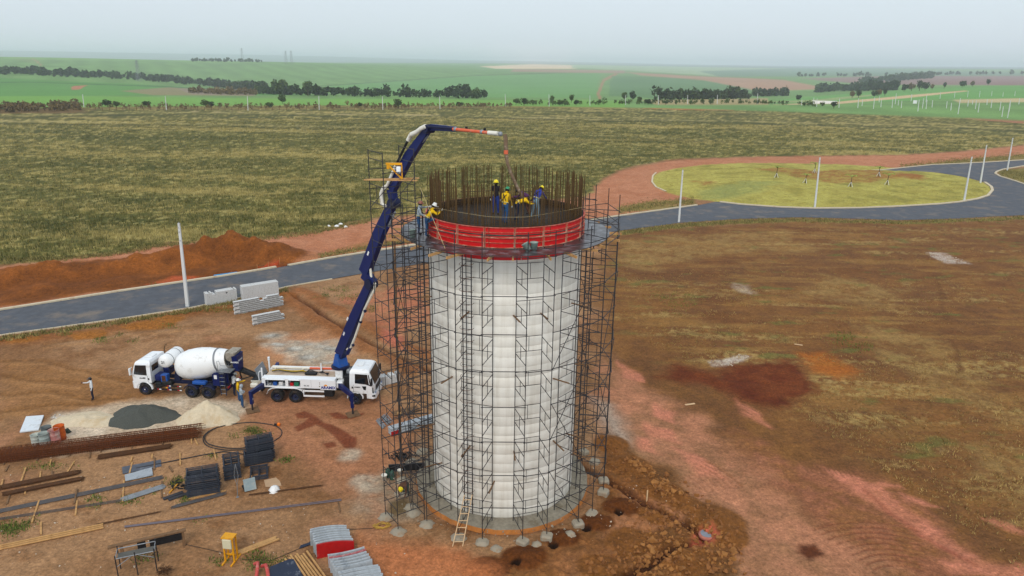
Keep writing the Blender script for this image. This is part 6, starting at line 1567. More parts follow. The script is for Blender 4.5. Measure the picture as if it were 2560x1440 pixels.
def pstack(label, p0, p1, n_, wd, ht, bow, face, mats, lean=.12):
    """row of panels on edge, from photo pixel p0 (nearest) to p1 (farthest)"""
    a_, b_ = GZ(*p0), GZ(*p1); t = thing('panel_stack', label, 'panel stack', a_); me = [cpanel(wd, ht, bow) for _ in range(len(set(mats)))]; d_ = (b_-a_)/max(1, n_-1)
    cache = {}
    for i in range(n_):
        m_ = mats[i] if i < len(mats) else mats[-1]
        if m_.name not in cache: cache[m_.name] = cpanel(wd, ht, bow)
        o = put(cache[m_.name], 'form_panel', m_, t, d_*i+Vector((random.uniform(-.05, .05), 0, 0))); o.rotation_euler = (-lean+random.uniform(-.04, .04), 0, rad(face)+random.uniform(-.04, .04))
    return t
pstack('row of curved formwork panels on edge, the front one bright red', (840, 1394), (822, 1354), 8, 1.85, .78, .16, 12, [redd, pal])
pstack('splayed row of worn grey and pink curved formwork panels on edge', (888, 1442), (866, 1410), 6, 1.8, .72, -.1, 20, [pal, pal, pal, pal, pinkp, pal])
pstack('row of mottled grey formwork panels lowest in the yard, white flaking paint', (912, 1488), (900, 1456), 8, 1.9, .72, .06, 17, [pal])
sheet_('plywood_sheet', 'dark navy film-faced sheet with a pale worn edge', [(668, 1460), (676, 1424), (724, 1404), (735, 1404), (765, 1458)], .16, mat('navy_sheet', L(30, 40, 62), .45, 0, .15, 3., 0, L(150, 154, 160), .12, 2.), .05)
sheet_('plywood_sheet', 'narrow dark navy strip beside the red-fronted panel row', [(748, 1374), (752, 1366), (782, 1356), (784, 1362)], .08, MATS['navy_sheet'], .03)
for i, (p0, p1, lab) in enumerate((((640, 1452), (650, 1418), 'left of two red curved ribs beside the navy sheet'), ((672, 1455), (668, 1424), 'right of two red curved ribs touching the navy sheet'))):
    a_, b_ = GZ(*p0), GZ(*p1); o = MB().path([Vector((0, 0, .05)), (b_-a_)*.5+Vector((.0, 0, .3)), (b_-a_)*.85+Vector((-.05, 0, .38)), (b_-a_)+Vector((-.25, 0, .2))], .09, 8).build('red_rib', mat('faded_red_rib', L(196, 84, 78), .7, 0, .12, 3., 0, L(206, 150, 140), .35, 3.), None, a_); tag(o, lab, 'formwork rib')
# ---- by the scaffold
a_ = GZ(938, 1054); t = thing('pipe_pile', 'row of grey steel pipes laid side by side beneath the scaffold', 'pipes', a_)
pp = MB().tube((0, 0, 0), tuple(GZ(954, 1074)-a_), .035, 8).mesh('pipe')
e_ = GZ(965, 1036)-a_
for i in range(13): put(pp, 'pipe', greyst, t, e_*(i/12)*1.0 + Vector((random.uniform(-.06, .06), random.uniform(-.06, .06), .06)))
a_, b_ = GZ(975, 1088), GZ(1085, 1056); d_ = b_-a_; t = thing('panel_pile', 'long pale steel formwork panels with a red end under the scaffold', 'panels', a_, math.atan2(d_.y, d_.x))
for i in range(3): MB().box((d_.length/2+.03*i, .1*i, .12+.14*i), (d_.length, .5, .1)).build('panel', pal, t)
MB().box((.25, -.27, .2), (.55, .04, .34)).build('red_end', redd, t)
a_, b_ = GZ(972, 1182), GZ(1062, 1180); d_ = b_-a_; t = thing('steel_beam', 'black steel channel beam propped on edge beneath the scaffold', 'beam', a_+Vector((0, 0, .1)), math.atan2(d_.y, d_.x))
MB().box((d_.length/2, 0, .2), (d_.length, .03, .40)).build('web', black, t); MB().box((d_.length/2, .05, .41), (d_.length, .12, .025)).build('flange', black, t); MB().box((d_.length/2, .05, -.01), (d_.length, .12, .025)).build('flange', black, t)
for i, (u, v, lab) in enumerate(((970, 1192, 'left dark green gas cylinder beside the black beam'), (981, 1198, 'right green gas cylinder beside the black beam'))):
    o = MB().lathe([(0, 0), (.14, .0), (.15, .03), (.15, .42), (.12, .52), (.05, .56), (.05, .62), (0, .63)], 14).build('gas_cylinder', mat('cyl_green', L(52, 84, 70), .6, 0, .12, 3.), None, GZ(u, v)); tag(o, lab, 'gas cylinder')
bucket(GZ(961, 1200), 'white bucket next to the green gas cylinders', mat('bucket_white', LW(226, 224, 214), .6), 1.0)
q = GZ(1000, 1186); bucket(q, 'white bucket hung by the black beam', mat('bucket_white', L(1, 1, 1)), .9)
m_ = MB(); random.seed(3)
for i in range(26): a1_ = random.uniform(0, 6.28); m_.path([(random.uniform(.2, .55)*math.cos(a1_+j*.6), .6*random.uniform(.2, .55)*math.sin(a1_+j*.6), .02+random.uniform(0, .1)) for j in range(5)], .010, 4)
o = m_.build('cord_tangle', mat('yellow_cord', L(214, 172, 84), .8), None, GZ(955, 1316)); tag(o, 'tangled yellow cord on the ground beside the mortar mounds', 'cord', kind='stuff')
m_ = MB()
for i in range(40): q = Vector((random.gauss(0, .35), random.gauss(0, .25), 0)); m_.path([q, q+Vector((random.uniform(-.2, .2), random.uniform(-.1, .1), random.uniform(.1, .45))), q+Vector((random.uniform(-.4, .4), random.uniform(-.2, .2), random.uniform(.05, .5)))], .03, 5)
o = m_.build('cable_heap', black, None, GZ(1005, 1145)); tag(o, 'black heap of cable and sacking under the scaffold', 'cable', kind='stuff')

# ---- block stacks
blk = mat('block_concrete', L(212, 212, 210), .9, 0, .08, 3., .1, L(178, 178, 174), .3, 2.)
def hollow(lx, ly, lz, nh):
    m_ = MB(); e = .02; hw = (lx - e*(nh+1))/nh; dp = .2
    m_.box((lx/2, ly/2+dp/2, lz/2), (lx, ly-dp, lz)); m_.box((lx/2, dp/2, lz-e/2-.0), (lx, dp, e)); m_.box((lx/2, dp/2, e/2), (lx, dp, e))
    for i in range(nh+1): m_.box((e/2+i*(hw+e), dp/2, lz/2), (e, dp, lz-2*e))
    return m_.mesh('block')
hb3 = hollow(.392, .40, .186, 3)
def wallstack(label, p0, p1, tl, holes=True, sx=.40, depth=.4, skip=None, solid=(), ragged=0, dy=0):
    a_, b_ = GZ(*p0), GZ(*p1); d_ = b_-a_; t = thing('block_stack', label, 'block stack', (a_.x, a_.y, a_.z-.02), math.atan2(d_.y, d_.x)); nx = int(round(d_.length/sx)); sx = d_.length/nx
    h = AT(tl[0], tl[1], a_.y).z; nz_ = max(2, int(round(h/.19)))
    me = hb3 if holes else MB().bbox((sx/2, depth/2, .093), (sx-.008, depth, .184), .006).mesh('block')
    mp = MB().bbox((sx/2, depth/2, .093), (sx-.008, depth, .184), .006).mesh('block') if holes else me
    for k in range(nz_):
        for i in range(nx):
            if skip and skip(i, k, nx, nz_): continue
            if ragged and k >= nz_-ragged and random.random() < .2: continue
            off = .0 if not holes else (sx*.5 if k % 2 else 0)
            if holes and k % 2 and i == nx-1: continue
            o = put(mp if (holes and (i == 0 and k % 2)) else me, 'block', blk, t, (i*sx+off*.33+random.uniform(-.008, .008), random.uniform(-.012, .012)+dy*k, .19*k)); o.rotation_euler = (0, 0, random.uniform(-.012, .012))
            if holes: o.scale = (sx/.40, 1, 1)
    return t
wallstack('low wall of hollow blocks with a notch in its top, holes facing out', (588, 787), (710, 763), (583, 757), True, .40, .4, lambda i, k, nx, nz_: k >= nz_-1 and i in (6, 7) or (k >= nz_-2 and i == 6) or (k == nz_-1 and i > nx-2))
wallstack('shortest row of hollow blocks, holes facing out', (634, 814), (712, 798), (628, 791), True, .40, .4, lambda i, k, nx, nz_: (k == nz_-1 and i == nx-1))
wallstack('ragged stack of pale concrete blocks by the light pole', (518, 765), (594, 750), (508, 735), False, .15, .8, None, ragged=2)
wallstack('largest stack of pale concrete blocks at the road edge', (608, 752), (698, 737), (597, 722), False, .15, .85)
wallstack('pale concrete block stack behind the pump truck cab', (952, 966), (1000, 955), (952, 941), False, .2, .6, None, ragged=1)
# ---- roadside oddments
a_ = GZ(535, 692, .12); b_ = GZ(593, 684, .12); o = MB().tube((0, 0, 0), tuple(b_-a_), .12, 12).build('blue_pipe', mat('blue_pipe', L(40, 150, 210), .5, 0, .06, 3.), None, a_); tag(o, 'bright blue plastic pipe lying along the kerb', 'pipe')
def net(label, pxs, h):
    P_ = [GZ(u, v) for u, v in pxs]; m_ = MB(); k = len(P_); c_ = P_[0]
    for i in range(k): m_.tube(P_[i]-c_-Vector((0, 0, .2)), P_[i]-c_+Vector((0, 0, h+.15)), .025, 5)
    t = thing('safety_net', label, 'net', c_)
    for i in range(k): MB().tube(P_[i]-c_-Vector((0, 0, .2)), P_[i]-c_+Vector((0, 0, h+.15)), .022, 5).build('stake', timber, t)
    n_ = MB()
    for i in range(k-1):
        a_, b_ = P_[i]-c_, P_[i+1]-c_; n2 = 10
        for j in range(n2):
            q0, q1 = a_.lerp(b_, j/n2), a_.lerp(b_, (j+1)/n2); s0, s1 = h*(1-.5*math.sin(PI*j/n2)), h*(1-.5*math.sin(PI*(j+1)/n2))
            for f_ in (0, .25, .5, .75, 1.): n_.tube(q0+Vector((0, 0, s0*f_)), q1+Vector((0, 0, s1*f_)), .014, 4, caps=False)
            n_.tube(q0, q0+Vector((0, 0, s0)), .012, 4, caps=False)
    o = n_.build('netting', mat('orange_net', L(226, 84, 50), .6), t); o['kind'] = 'stuff'
net('orange plastic safety netting sagging by the pit', [(644, 678), (672, 670), (700, 661)], .7)
mh = thing('manhole', 'round grey manhole cover on a collar of pink soil', 'manhole', GZ(1766, 1342))
MB().lathe([(.30, 0), (.42, 0), (.44, .12), (.40, .2), (.30, .2)], 24).build('collar', mat('collar_pink', L(190, 122, 104), .9, 0, .15, 4.), mh); MB().tube((0, 0, .12), (0, 0, .22), .33, 24).build('lid', mat('lid_grey', L(140, 144, 152), .7, 0, .15, 4.), mh)
o = MB().box((0, 0, .3), (.07, .04, .75)).build('marker_stake', wm, None, GZ(1617, 1251)); tag(o, 'pale wooden stake at the edge of the trench', 'stake')
o = MB().box((0, 0, .02), (.8, .16, .03)).build('loose_plank', wm, None, GZ(1725, 1011), .3); tag(o, 'short pale plank dropped on the pink soil', 'plank')
o = MB().box((0, 0, .02), (.7, .14, .03)).build('loose_plank', wm, None, GZ(1996, 862), -.4); tag(o, 'short pale plank near the orange patch of soil', 'plank')
for i, (u, v, lab) in enumerate(((842, 566, 'folded'), (852, 561, 'torn'), (864, 568, 'flat'), (822, 566, 'small'))):
    o = blob_mesh('rubbish', .42-.06*i, .25, 20+i, 9); tag(put(o, 'rubbish', MATS['white_plastic'], None, GZ(u, v)), lab + ' scrap of white rubbish at the edge of the dry grass', 'rubbish')
# stones and clods
def scatter(name, label, m, pts, rmin, rmax, kindcat, seed=5):
    rr = random.Random(seed); mb_ = MB(); c_ = pts[0].copy()
    for q in pts:
        r = rmin+(rmax-rmin)*rr.random()**2.5; P_ = []
        for i in range(9):
            v_ = Vector((rr.gauss(0, 1), rr.gauss(0, 1), rr.gauss(0, 1)*.8)).normalized()*r*rr.uniform(.75, 1.1); P_.append(q-c_+v_+Vector((0, 0, r*.25)))
        mb_.hull(P_)
    o = mb_.build(name, m, None, c_); tag(o, label, kindcat, kind='stuff'); return o
def rnd_in(pxs, n_, seed=1):
    rr = random.Random(seed); us = [p_[0] for p_ in pxs]; vs_ = [p_[1] for p_ in pxs]; out_ = []; P_ = np.array(pxs, float)
    while len(out_) < n_:
        u, v = rr.uniform(min(us), max(us)), rr.uniform(min(vs_), max(vs_))
        if sd_poly(np.array([u]), np.array([v]), P_)[0] < 0: out_.append(GZ(u, v))
    return out_
clod = mat('clay_clod', L(150, 100, 58), .95, 0, .2, 5., .3, L(120, 78, 44), .5, 2.)
stone = mat('pale_stone', L(206, 190, 170), .9, 0, .15, 5.)
scatter('clay_clods', 'scattered brown clay clods around the trenches', clod, rnd_in([(1480, 1100), (1720, 1200), (1850, 1310), (1870, 1440), (1420, 1440), (1560, 1330), (1600, 1290), (1500, 1200)], 700, 1), .03, .2, 'clods')
scatter('clay_boulders', 'larger ochre clay lumps heaped along the trench edges', mat('ochre_lump', L(168, 116, 66), .95, 0, .2, 4., .3, L(126, 84, 48), .5, 2.), rnd_in([(1630, 1310), (1700, 1290), (1830, 1330), (1850, 1400), (1700, 1440), (1560, 1440), (1580, 1380)], 200, 8) + rnd_in([(1560, 1150), (1600, 1150), (1720, 1240), (1680, 1260)], 70, 9), .08, .26, 'clods')
scatter('pale_stones', 'scattered pale stones and chips over the works yard', stone, rnd_in([(0, 1120), (1400, 1380), (1800, 1300), (1500, 1080), (1000, 900), (1100, 1440), (0, 1440)], 420, 2), .015, .07, 'stones')
scatter('white_rubble', 'small pile of broken white rubble near the white board', mat('white_rubble', L(206, 200, 192), .9, 0, .15, 5.), rnd_in([(120, 1050), (140, 1035), (165, 1040), (160, 1055), (130, 1058)], 90, 3), .03, .12, 'rubble')
scatter('white_chippings', 'spread of white chippings beside the dark red spill', stone, rnd_in([(1785, 915), (1815, 898), (1850, 886), (1876, 889), (1830, 915)], 260, 4), .02, .09, 'chippings')
scatter('grey_chippings', 'grey chippings strewn over the far end of the brown field', stone, rnd_in([(2310, 632), (2350, 632), (2410, 650), (2418, 660), (2360, 658)], 220, 6), .03, .12, 'chippings')
scatter('footing_rubble', 'loose grey rubble lying round the tower footing', padc, [ptw(random.uniform(5.0, 6.6), random.uniform(-110, 60), .12) for _ in range(160)], .02, .09, 'rubble')

# ================================================================== POLES, TREES, GRASS
polem = mat('pole_concrete', LW(214, 216, 214), .85, 0, .05, 2., 0, L(176, 170, 160), .25, 1.)
def pole(label, pb, ptop, r0=.15, r1=.09, group='concrete poles along the roads', parts=True):
    b_ = GZ(*pb); t_ = AT(ptop[0], ptop[1], b_.y); h = t_.z-b_.z; dx = max(-.35, min(.35, t_.x-b_.x))
    t = thing('utility_pole', label, 'pole', b_, 0, group)
    m_ = MB(); m_.hull([(sx*r0, sy*r0*.8, -.3) for sx in (-1, 1) for sy in (-1, 1)]+[(dx+sx*r1, sy*r1*.8, h) for sx in (-1, 1) for sy in (-1, 1)]); m_.build('shaft', polem, t)
    if parts:
        for f_ in (.90, .95, .80): MB().box((dx*f_, -r1-.02, h*f_), (.05, .06, .12)).build('bolt_plate', greyst, t)
        MB().tube((dx, 0, h-.1), (dx, 0, h+.12), .04, 6).build('cap', greyst, t)
    return t
pole('pale square concrete pole beside the road by the block stacks', (469, 767), (447, 558), .16, .10)
pole('pale concrete pole on the verge just right of the scaffolded tower', (1697, 556), (1707, 425))
pole('pale concrete pole at the near kerb of the grassed island', (2037, 519), (2050, 394))
pole('pale concrete pole where the island kerb turns', (2410, 503), (2430, 392))
pole('pale concrete pole on the far bend of the island kerb', (2451, 457), (2465, 363))
pole('pale concrete pole on the corner verge of the side road', (2518, 426), (2532, 345))
for (ub, vb, vt) in [(416, 275, 240), (620, 276, 240), (798, 275, 240), (957, 275, 241), (1100, 273, 240), (1264, 266, 235), (1373, 266, 236), (1475, 264, 238), (1564, 262, 238), (1646, 261, 238), (1719, 260, 238), (1793, 260, 237), (1893, 260, 233), (210, 268, 236)]:
    pole('slim pale pole on the line along the far field fence', (ub, vb), (ub-1, vt), .16, .12, 'poles along the far fence', False)
for (x, yt, yb) in [(403, 385, 440), (519, 365, 430), (549, 370, 452), (765, 375, 462), (948, 370, 465), (990, 380, 445), (1100, 365, 472), (1155, 350, 410), (1172, 385, 458), (1280, 380, 465), (1310, 325, 430), (1340, 390, 440), (1370, 395, 465), (1465, 330, 400), (1530, 385, 498), (1575, 370, 470), (1610, 385, 475), (1610, 340, 410), (1668, 390, 460), (1745, 310, 375), (1808, 400, 468), (1850, 415, 488), (1885, 310, 365), (1920, 370, 525), (2015, 390, 450), (2012, 300, 360), (2060, 390, 430), (2088, 390, 475), (2115, 415, 508), (2127, 300, 360), (2200, 380, 435), (2240, 390, 465), (2245, 300, 350), (2325, 400, 490), (2355, 310, 355), (2345, 450, 552), (2400, 390, 562), (2510, 370, 430), (2470, 300, 350), (2415, 400, 500)]:
    u = 1900+x/3.879; vb = 150+yb/3.879; vt = 150+yt/3.879; pole('slim pale pole standing among the green building plots', (u, vb), (u+1, vt), .16, .12, 'poles among the building plots', False)
# ---- foliage
def leafmat(name, c0, c1):
    m = bpy.data.materials.new(name); m.use_nodes = True; n_, l_ = m.node_tree.nodes, m.node_tree.links; p_ = n_['Principled BSDF']; p_.inputs['Roughness'].default_value = .8; p_.inputs['Specular IOR Level'].default_value = .15
    a_ = n_.new('ShaderNodeVertexColor'); a_.layer_name = 'tone'; r_ = n_.new('ShaderNodeValToRGB'); r_.color_ramp.elements[0].color = (*c0, 1); r_.color_ramp.elements[1].color = (*c1, 1)
    l_.new(a_.outputs['Color'], r_.inputs['Fac']); l_.new(r_.outputs['Color'], p_.inputs['Base Color']); return m
lf_dark = leafmat('foliage_dark', L(30, 44, 28), L(74, 94, 54)); lf_mid = leafmat('foliage_mid', L(44, 62, 32), L(104, 124, 66)); lf_dry = leafmat('foliage_dry', L(92, 80, 52), L(142, 124, 84))
gr_dry = leafmat('grass_dry', L(80, 82, 36), L(204, 186, 122)); gr_grn = leafmat('grass_green', L(74, 88, 38), L(132, 146, 74)); gr_brn = leafmat('grass_brown', L(112, 82, 46), L(186, 156, 100))
def quads_mesh(name, C_, U_, V_, tone):
    """leaf-sized quads: centres C, half axes U and V (numpy n x 3)"""
    n_ = len(C_); co = np.stack([C_-U_-V_, C_+U_-V_, C_+U_*.6+V_, C_-U_*.6+V_], 1).reshape(-1, 3).astype(np.float32)
    me = bpy.data.meshes.new(name); me.vertices.add(n_*4); me.vertices.foreach_set('co', co.ravel()); me.loops.add(n_*4); me.loops.foreach_set('vertex_index', np.arange(n_*4, dtype=np.int32))
    me.polygons.add(n_); me.polygons.foreach_set('loop_start', np.arange(0, n_*4, 4, dtype=np.int32)); me.polygons.foreach_set('loop_total', np.full(n_, 4, np.int32)); me.update(calc_edges=True)
    a_ = me.color_attributes.new('tone', 'FLOAT_COLOR', 'POINT'); tt = np.repeat(tone, 4); a_.data.foreach_set('color', np.stack([tt, tt, tt, np.ones_like(tt)], 1).astype(np.float32).ravel()); return me
RS = np.random.RandomState(5)
def crown_pts(n_, r, h, z0, nb=8, rs=RS):
    """points in a clumped crown: several offset sub-clumps, hollow towards the middle"""
    bl_ = []
    for b in range(nb):
        a_ = rs.uniform(0, 6.28); q = r*.55*math.sqrt(rs.rand()); bl_.append((q*math.cos(a_), q*math.sin(a_), z0+h*rs.uniform(.3, .75), r*rs.uniform(.35, .6), h*rs.uniform(.22, .36)))
    P_ = []; T_ = []
    for i in range(n_):
        b = bl_[i % nb]; d_ = rs.normal(size=3); d_ /= np.linalg.norm(d_); k = rs.uniform(.7, 1.05)
        P_.append((b[0]+d_[0]*b[3]*k, b[1]+d_[1]*b[3]*k, b[2]+d_[2]*b[4]*k)); T_.append(np.clip(.5 + rs.normal()*.22, 0, 1))
    return np.array(P_), np.array(T_)
def leaf_axes(n_, s, rs=RS):
    d_ = rs.normal(size=(n_, 3)); d_ /= np.linalg.norm(d_, axis=1)[:, None]; e_ = np.cross(d_, rs.normal(size=(n_, 3))); e_ /= np.linalg.norm(e_, axis=1)[:, None]; k = (s*rs.uniform(.6, 1.2, n_))[:, None]; return d_*k, e_*k
def tree_meshes(r, h, n_, s, trunk_h):
    P_, T_ = crown_pts(n_, r, h-trunk_h*.6, trunk_h*.6); U_, V_ = leaf_axes(n_, s); cm = quads_mesh('crown', P_, U_, V_, T_)
    m_ = MB(); m_.path([(0, 0, -.3), (.1, .05, trunk_h), (.0, .1, h*.7)], .2, 7, rs=[.034*h, .024*h, .008*h])
    for i in range(5): a_ = 1.3*i; m_.tube((.05, .05, trunk_h*.8), (r*.55*math.cos(a_), r*.55*math.sin(a_), h*.62), .014*h, 5, r1=.005*h)
    return cm, m_.mesh('trunk')
bark = mat('bark', L(84, 70, 56), .95, 0, .2, 4.)
TP = [tree_meshes(3.6, 8., 420, .42, 2.), tree_meshes(3.0, 9., 420, .42, 2.4), tree_meshes(4.4, 7.5, 480, .45, 1.8)]
CMS = {}
def tree(u, v, h, label, m=lf_dark, k=0, group=None, name='tree', squash=1.):
    q = GZ(u, v); cm, tm = TP[k % 3]; key = (k % 3, m.name)
    if key not in CMS: c2 = cm.copy(); c2.materials.clear(); c2.materials.append(m); CMS[key] = c2
    t = thing(name, label, 'tree', q, RS.uniform(0, 6), group); s = h/8.; t.scale = (s*squash, s*squash, s)
    o = bpy.data.objects.new('crown', CMS[key]); col.objects.link(o); o.parent = t; put(tm, 'trunk', bark, t); return t
for i, (u, v, h) in enumerate([(646, 234, 9), (664, 234, 7), (700, 237, 14), (712, 237, 12), (770, 240, 11), (1158, 244, 12), (1190, 246, 9), (1140, 245, 7), (1838, 247, 12), (1580, 253, 8), (1560, 253, 6)]):
    tree(u, v, h, 'dark green tree standing clear along the edge of the green cane', lf_dark if i % 2 else lf_mid, i, 'trees along the cane edge')
for i, (u, v, h) in enumerate([(2130, 245, 7), (2146, 246, 7), (2185, 243, 6), (2195, 241, 7), (2212, 240, 6), (2260, 229, 9), (2278, 228, 10), (2298, 227, 11), (2312, 226, 10), (2330, 224, 7), (2360, 221, 7), (2405, 219, 9), (2430, 217, 8), (2470, 214, 8), (1995, 252, 5)]):
    tree(u, v, h, 'dusty scrub tree on the pale bank above the building plots', lf_dark if i % 3 else lf_dry, i, 'trees on the pale bank')
tree(706, 259, 5.5, 'small umbrella-shaped tree standing alone at the field fence', lf_mid, 2, name='small_tree')
for i, (u, v, h) in enumerate([(1381, 257, 5), (1428, 257, 5), (1598, 256, 4)]): tree(u, v, h, 'small leafy tree behind the far pole line', lf_mid, i, 'small trees behind the pole line', 'small_tree')
for i, (u, v, h) in enumerate([(270, 268, 4.), (292, 270, 3), (368, 267, 3.), (515, 268, 4), (530, 270, 3), (675, 270, 3.), (900, 270, 3), (996, 271, 4.5), (1150, 268, 3), (1290, 262, 4), (1310, 264, 4), (1400, 264, 3.5), (1440, 264, 3.5), (1500, 262, 3), (1620, 262, 3.5), (1664, 262, 3), (2084, 271, 3.5)]):
    tree(u, v, h, 'low round bush growing on the field fence line', lf_mid if i % 2 else lf_dark, i, 'bushes on the fence line', 'bush', 1.4)
def wood(label, base, depth, h0, h1, n_, m, leaves=70, s=.9, seed=1, name='woodland'):
    """belt of trees too many to tell apart; base = photo polyline of its near edge"""
    rs = np.random.RandomState(seed); Ps = []; Us = []; Vs = []; Ts = []; B_ = [GZ(u, v) for u, v in base]; ln = [0]
    for a_, b_ in zip(B_, B_[1:]): ln.append(ln[-1]+(b_-a_).length)
    for i in range(n_):
        t = rs.uniform(0, ln[-1]); k = max(0, min(len(ln)-2, int(np.searchsorted(ln, t))-1)); f_ = (t-ln[k])/(ln[k+1]-ln[k]+1e-9); q = B_[k].lerp(B_[k+1], f_); dr = Vector((q.x, q.y, 0)).normalized()
        q = q + dr*rs.uniform(0, depth); z = gz(q.x, q.y); h = rs.uniform(h0, h1)*(1 if rs.rand() > .15 else 1.3); r = h*rs.uniform(.38, .55)
        P_, T_ = crown_pts(leaves, r, h, 0, 6, rs); U_, V_ = leaf_axes(leaves, s*h/9., rs); tone = rs.uniform(-.25, .25)
        Ps.append(P_+np.array([q.x, q.y, z])); Us.append(U_); Vs.append(V_); Ts.append(np.clip(T_+tone, 0, 1))
    me = quads_mesh(name, np.concatenate(Ps), np.concatenate(Us), np.concatenate(Vs), np.concatenate(Ts)); me.materials.append(m); o = bpy.data.objects.new(name, me); col.objects.link(o); return tag(o, label, 'woodland', kind='stuff')
wood('long dark belt of woodland in the valley below the cane hill', [(-150, 185), (0, 188), (100, 191), (250, 197), (400, 206), (520, 217), (600, 224), (665, 232)], 150, 6, 10, 460, lf_dark, 70, 1.2, 1)
wood('line of dark trees continuing the wood along the cane', [(650, 236), (720, 238), (800, 240), (900, 242), (1000, 244), (1090, 246), (1215, 247)], 50, 4.5, 8.5, 190, lf_dark, 60, 1., 2)
wood('grey-brown leafless thicket below the woodland', [(470, 234), (540, 236), (620, 238), (640, 238)], 80, 3, 6, 90, lf_dry, 50, 1., 3, 'thicket')
wood('brown thorn scrub at the far left corner of the grass field', [(-200, 282), (0, 282), (100, 281), (200, 277)], 45, 1.8, 3.4, 280, lf_dry, 60, .9, 4, 'thicket')
wood('tree clump between the cane and the ploughed land', [(1640, 250), (1690, 250), (1740, 249), (1800, 248), (1870, 248)], 40, 5, 9, 130, lf_dark, 60, 1., 5)
wood('feathery tree clump beside the ploughed land', [(1880, 242), (1920, 241), (1968, 240)], 50, 6.5, 9.5, 70, lf_dark, 60, 1., 6)
wood('tree belt in front of the purple ploughed land', [(2036, 233), (2080, 230), (2140, 228), (2240, 226)], 100, 8, 12, 130, lf_dark, 60, 1.2, 7)
wood('distant bluish wood on the slope of the ploughed land', [(2150, 214), (2200, 208), (2260, 202), (2330, 196)], 220, 9, 15, 120, lf_dark, 60, 1.5, 8)
wood('thin distant line of trees across the ploughed land', [(1990, 192), (2100, 191), (2250, 190), (2400, 187), (2560, 186)], 60, 8, 14, 70, lf_dark, 50, 1.5, 9)
wood('tiny distant trees along the crest of the cane hill', [(480, 154), (520, 154), (560, 155), (600, 155), (660, 156)], 60, 6, 11, 60, lf_dark, 50, 1.5, 10)
wood('low bushes scattered under the far pole line', [(1280, 262), (1380, 264), (1480, 263), (1560, 262), (1700, 262), (1900, 261), (2060, 268)], 25, 1.5, 3.2, 170, lf_mid, 40, .9, 11, 'thicket')
wood('rough bushes and weeds along the field fence', [(200, 272), (400, 274), (640, 274), (900, 273), (1280, 268)], 30, 1., 2.6, 300, lf_dry, 36, .9, 12, 'thicket')
# wall among the plots, far pylons
for (u0, u1, v, lab) in ((2030, 2092, 259, 'long low white wall among the far building plots'), (2282, 2292, 259, 'short white hut wall among the far building plots')):
    a_, b_ = GZ(u0, v), GZ(u1, v); d_ = b_-a_; o = MB().box((d_.length/2, 0, 1.0), (d_.length, .3, 2.4)).build('boundary_wall', whitep, None, a_, math.atan2(d_.y, d_.x)); tag(o, lab, 'wall')
def pylon(u, v, h, label):
    q = GZ(u, v); t = thing('transmission_tower', label, 'pylon', q); m_ = MB(); w0, w1 = h*.10, h*.02
    for sx in (-1, 1):
        for sy in (-1, 1): m_.tube((sx*w0, sy*w0, 0), (sx*w1, sy*w1, h), .22, 4)
    for k in range(8):
        z0_, z1_ = h*k/8, h*(k+1)/8; a0_, a1_ = w0+(w1-w0)*k/8, w0+(w1-w0)*(k+1)/8
        m_.tube((-a0_, -a0_, z0_), (a1_, -a1_, z1_), .14, 4); m_.tube((a0_, -a0_, z0_), (-a1_, -a1_, z1_), .14, 4); m_.tube((-a1_, -a1_, z1_), (a1_, -a1_, z1_), .14, 4)
    m_.build('lattice', greyst, t)
    for f_ in (.72, .84, .95): MB().tube((-h*.14, 0, h*f_), (h*.14, 0, h*f_), .2, 4).build('cross_arm', greyst, t)
pylon(348, 204, 30, 'lattice pylon standing in front of the dark woodland'); pylon(607, 156, 42, 'lattice pylon on the crest beside the tiny trees'); pylon(716, 162, 40, 'left of a pair of hazy pylons beyond the crest'); pylon(730, 162, 40, 'right of a pair of hazy pylons beyond the crest')
# fence
a_ = GZ(240, 276); fnc = thing('wire_fence', 'line of wooden fence posts along the far edge of the grass field', 'fence', a_); fp_ = MB().box((0, 0, .7), (.16, .16, 1.6)).mesh('fence_post')
fpts = [GZ(240+i*17, 276 - (max(0, 240+i*17-900))*.017) for i in range(62)]
for q in fpts: put(fp_, 'fence_post', oldwood, fnc, q-a_)
for zz in (.6, 1.2): MB().path([q-a_+Vector((0, 0, zz)) for q in fpts], .02, 3).build('wire', greyst, fnc)
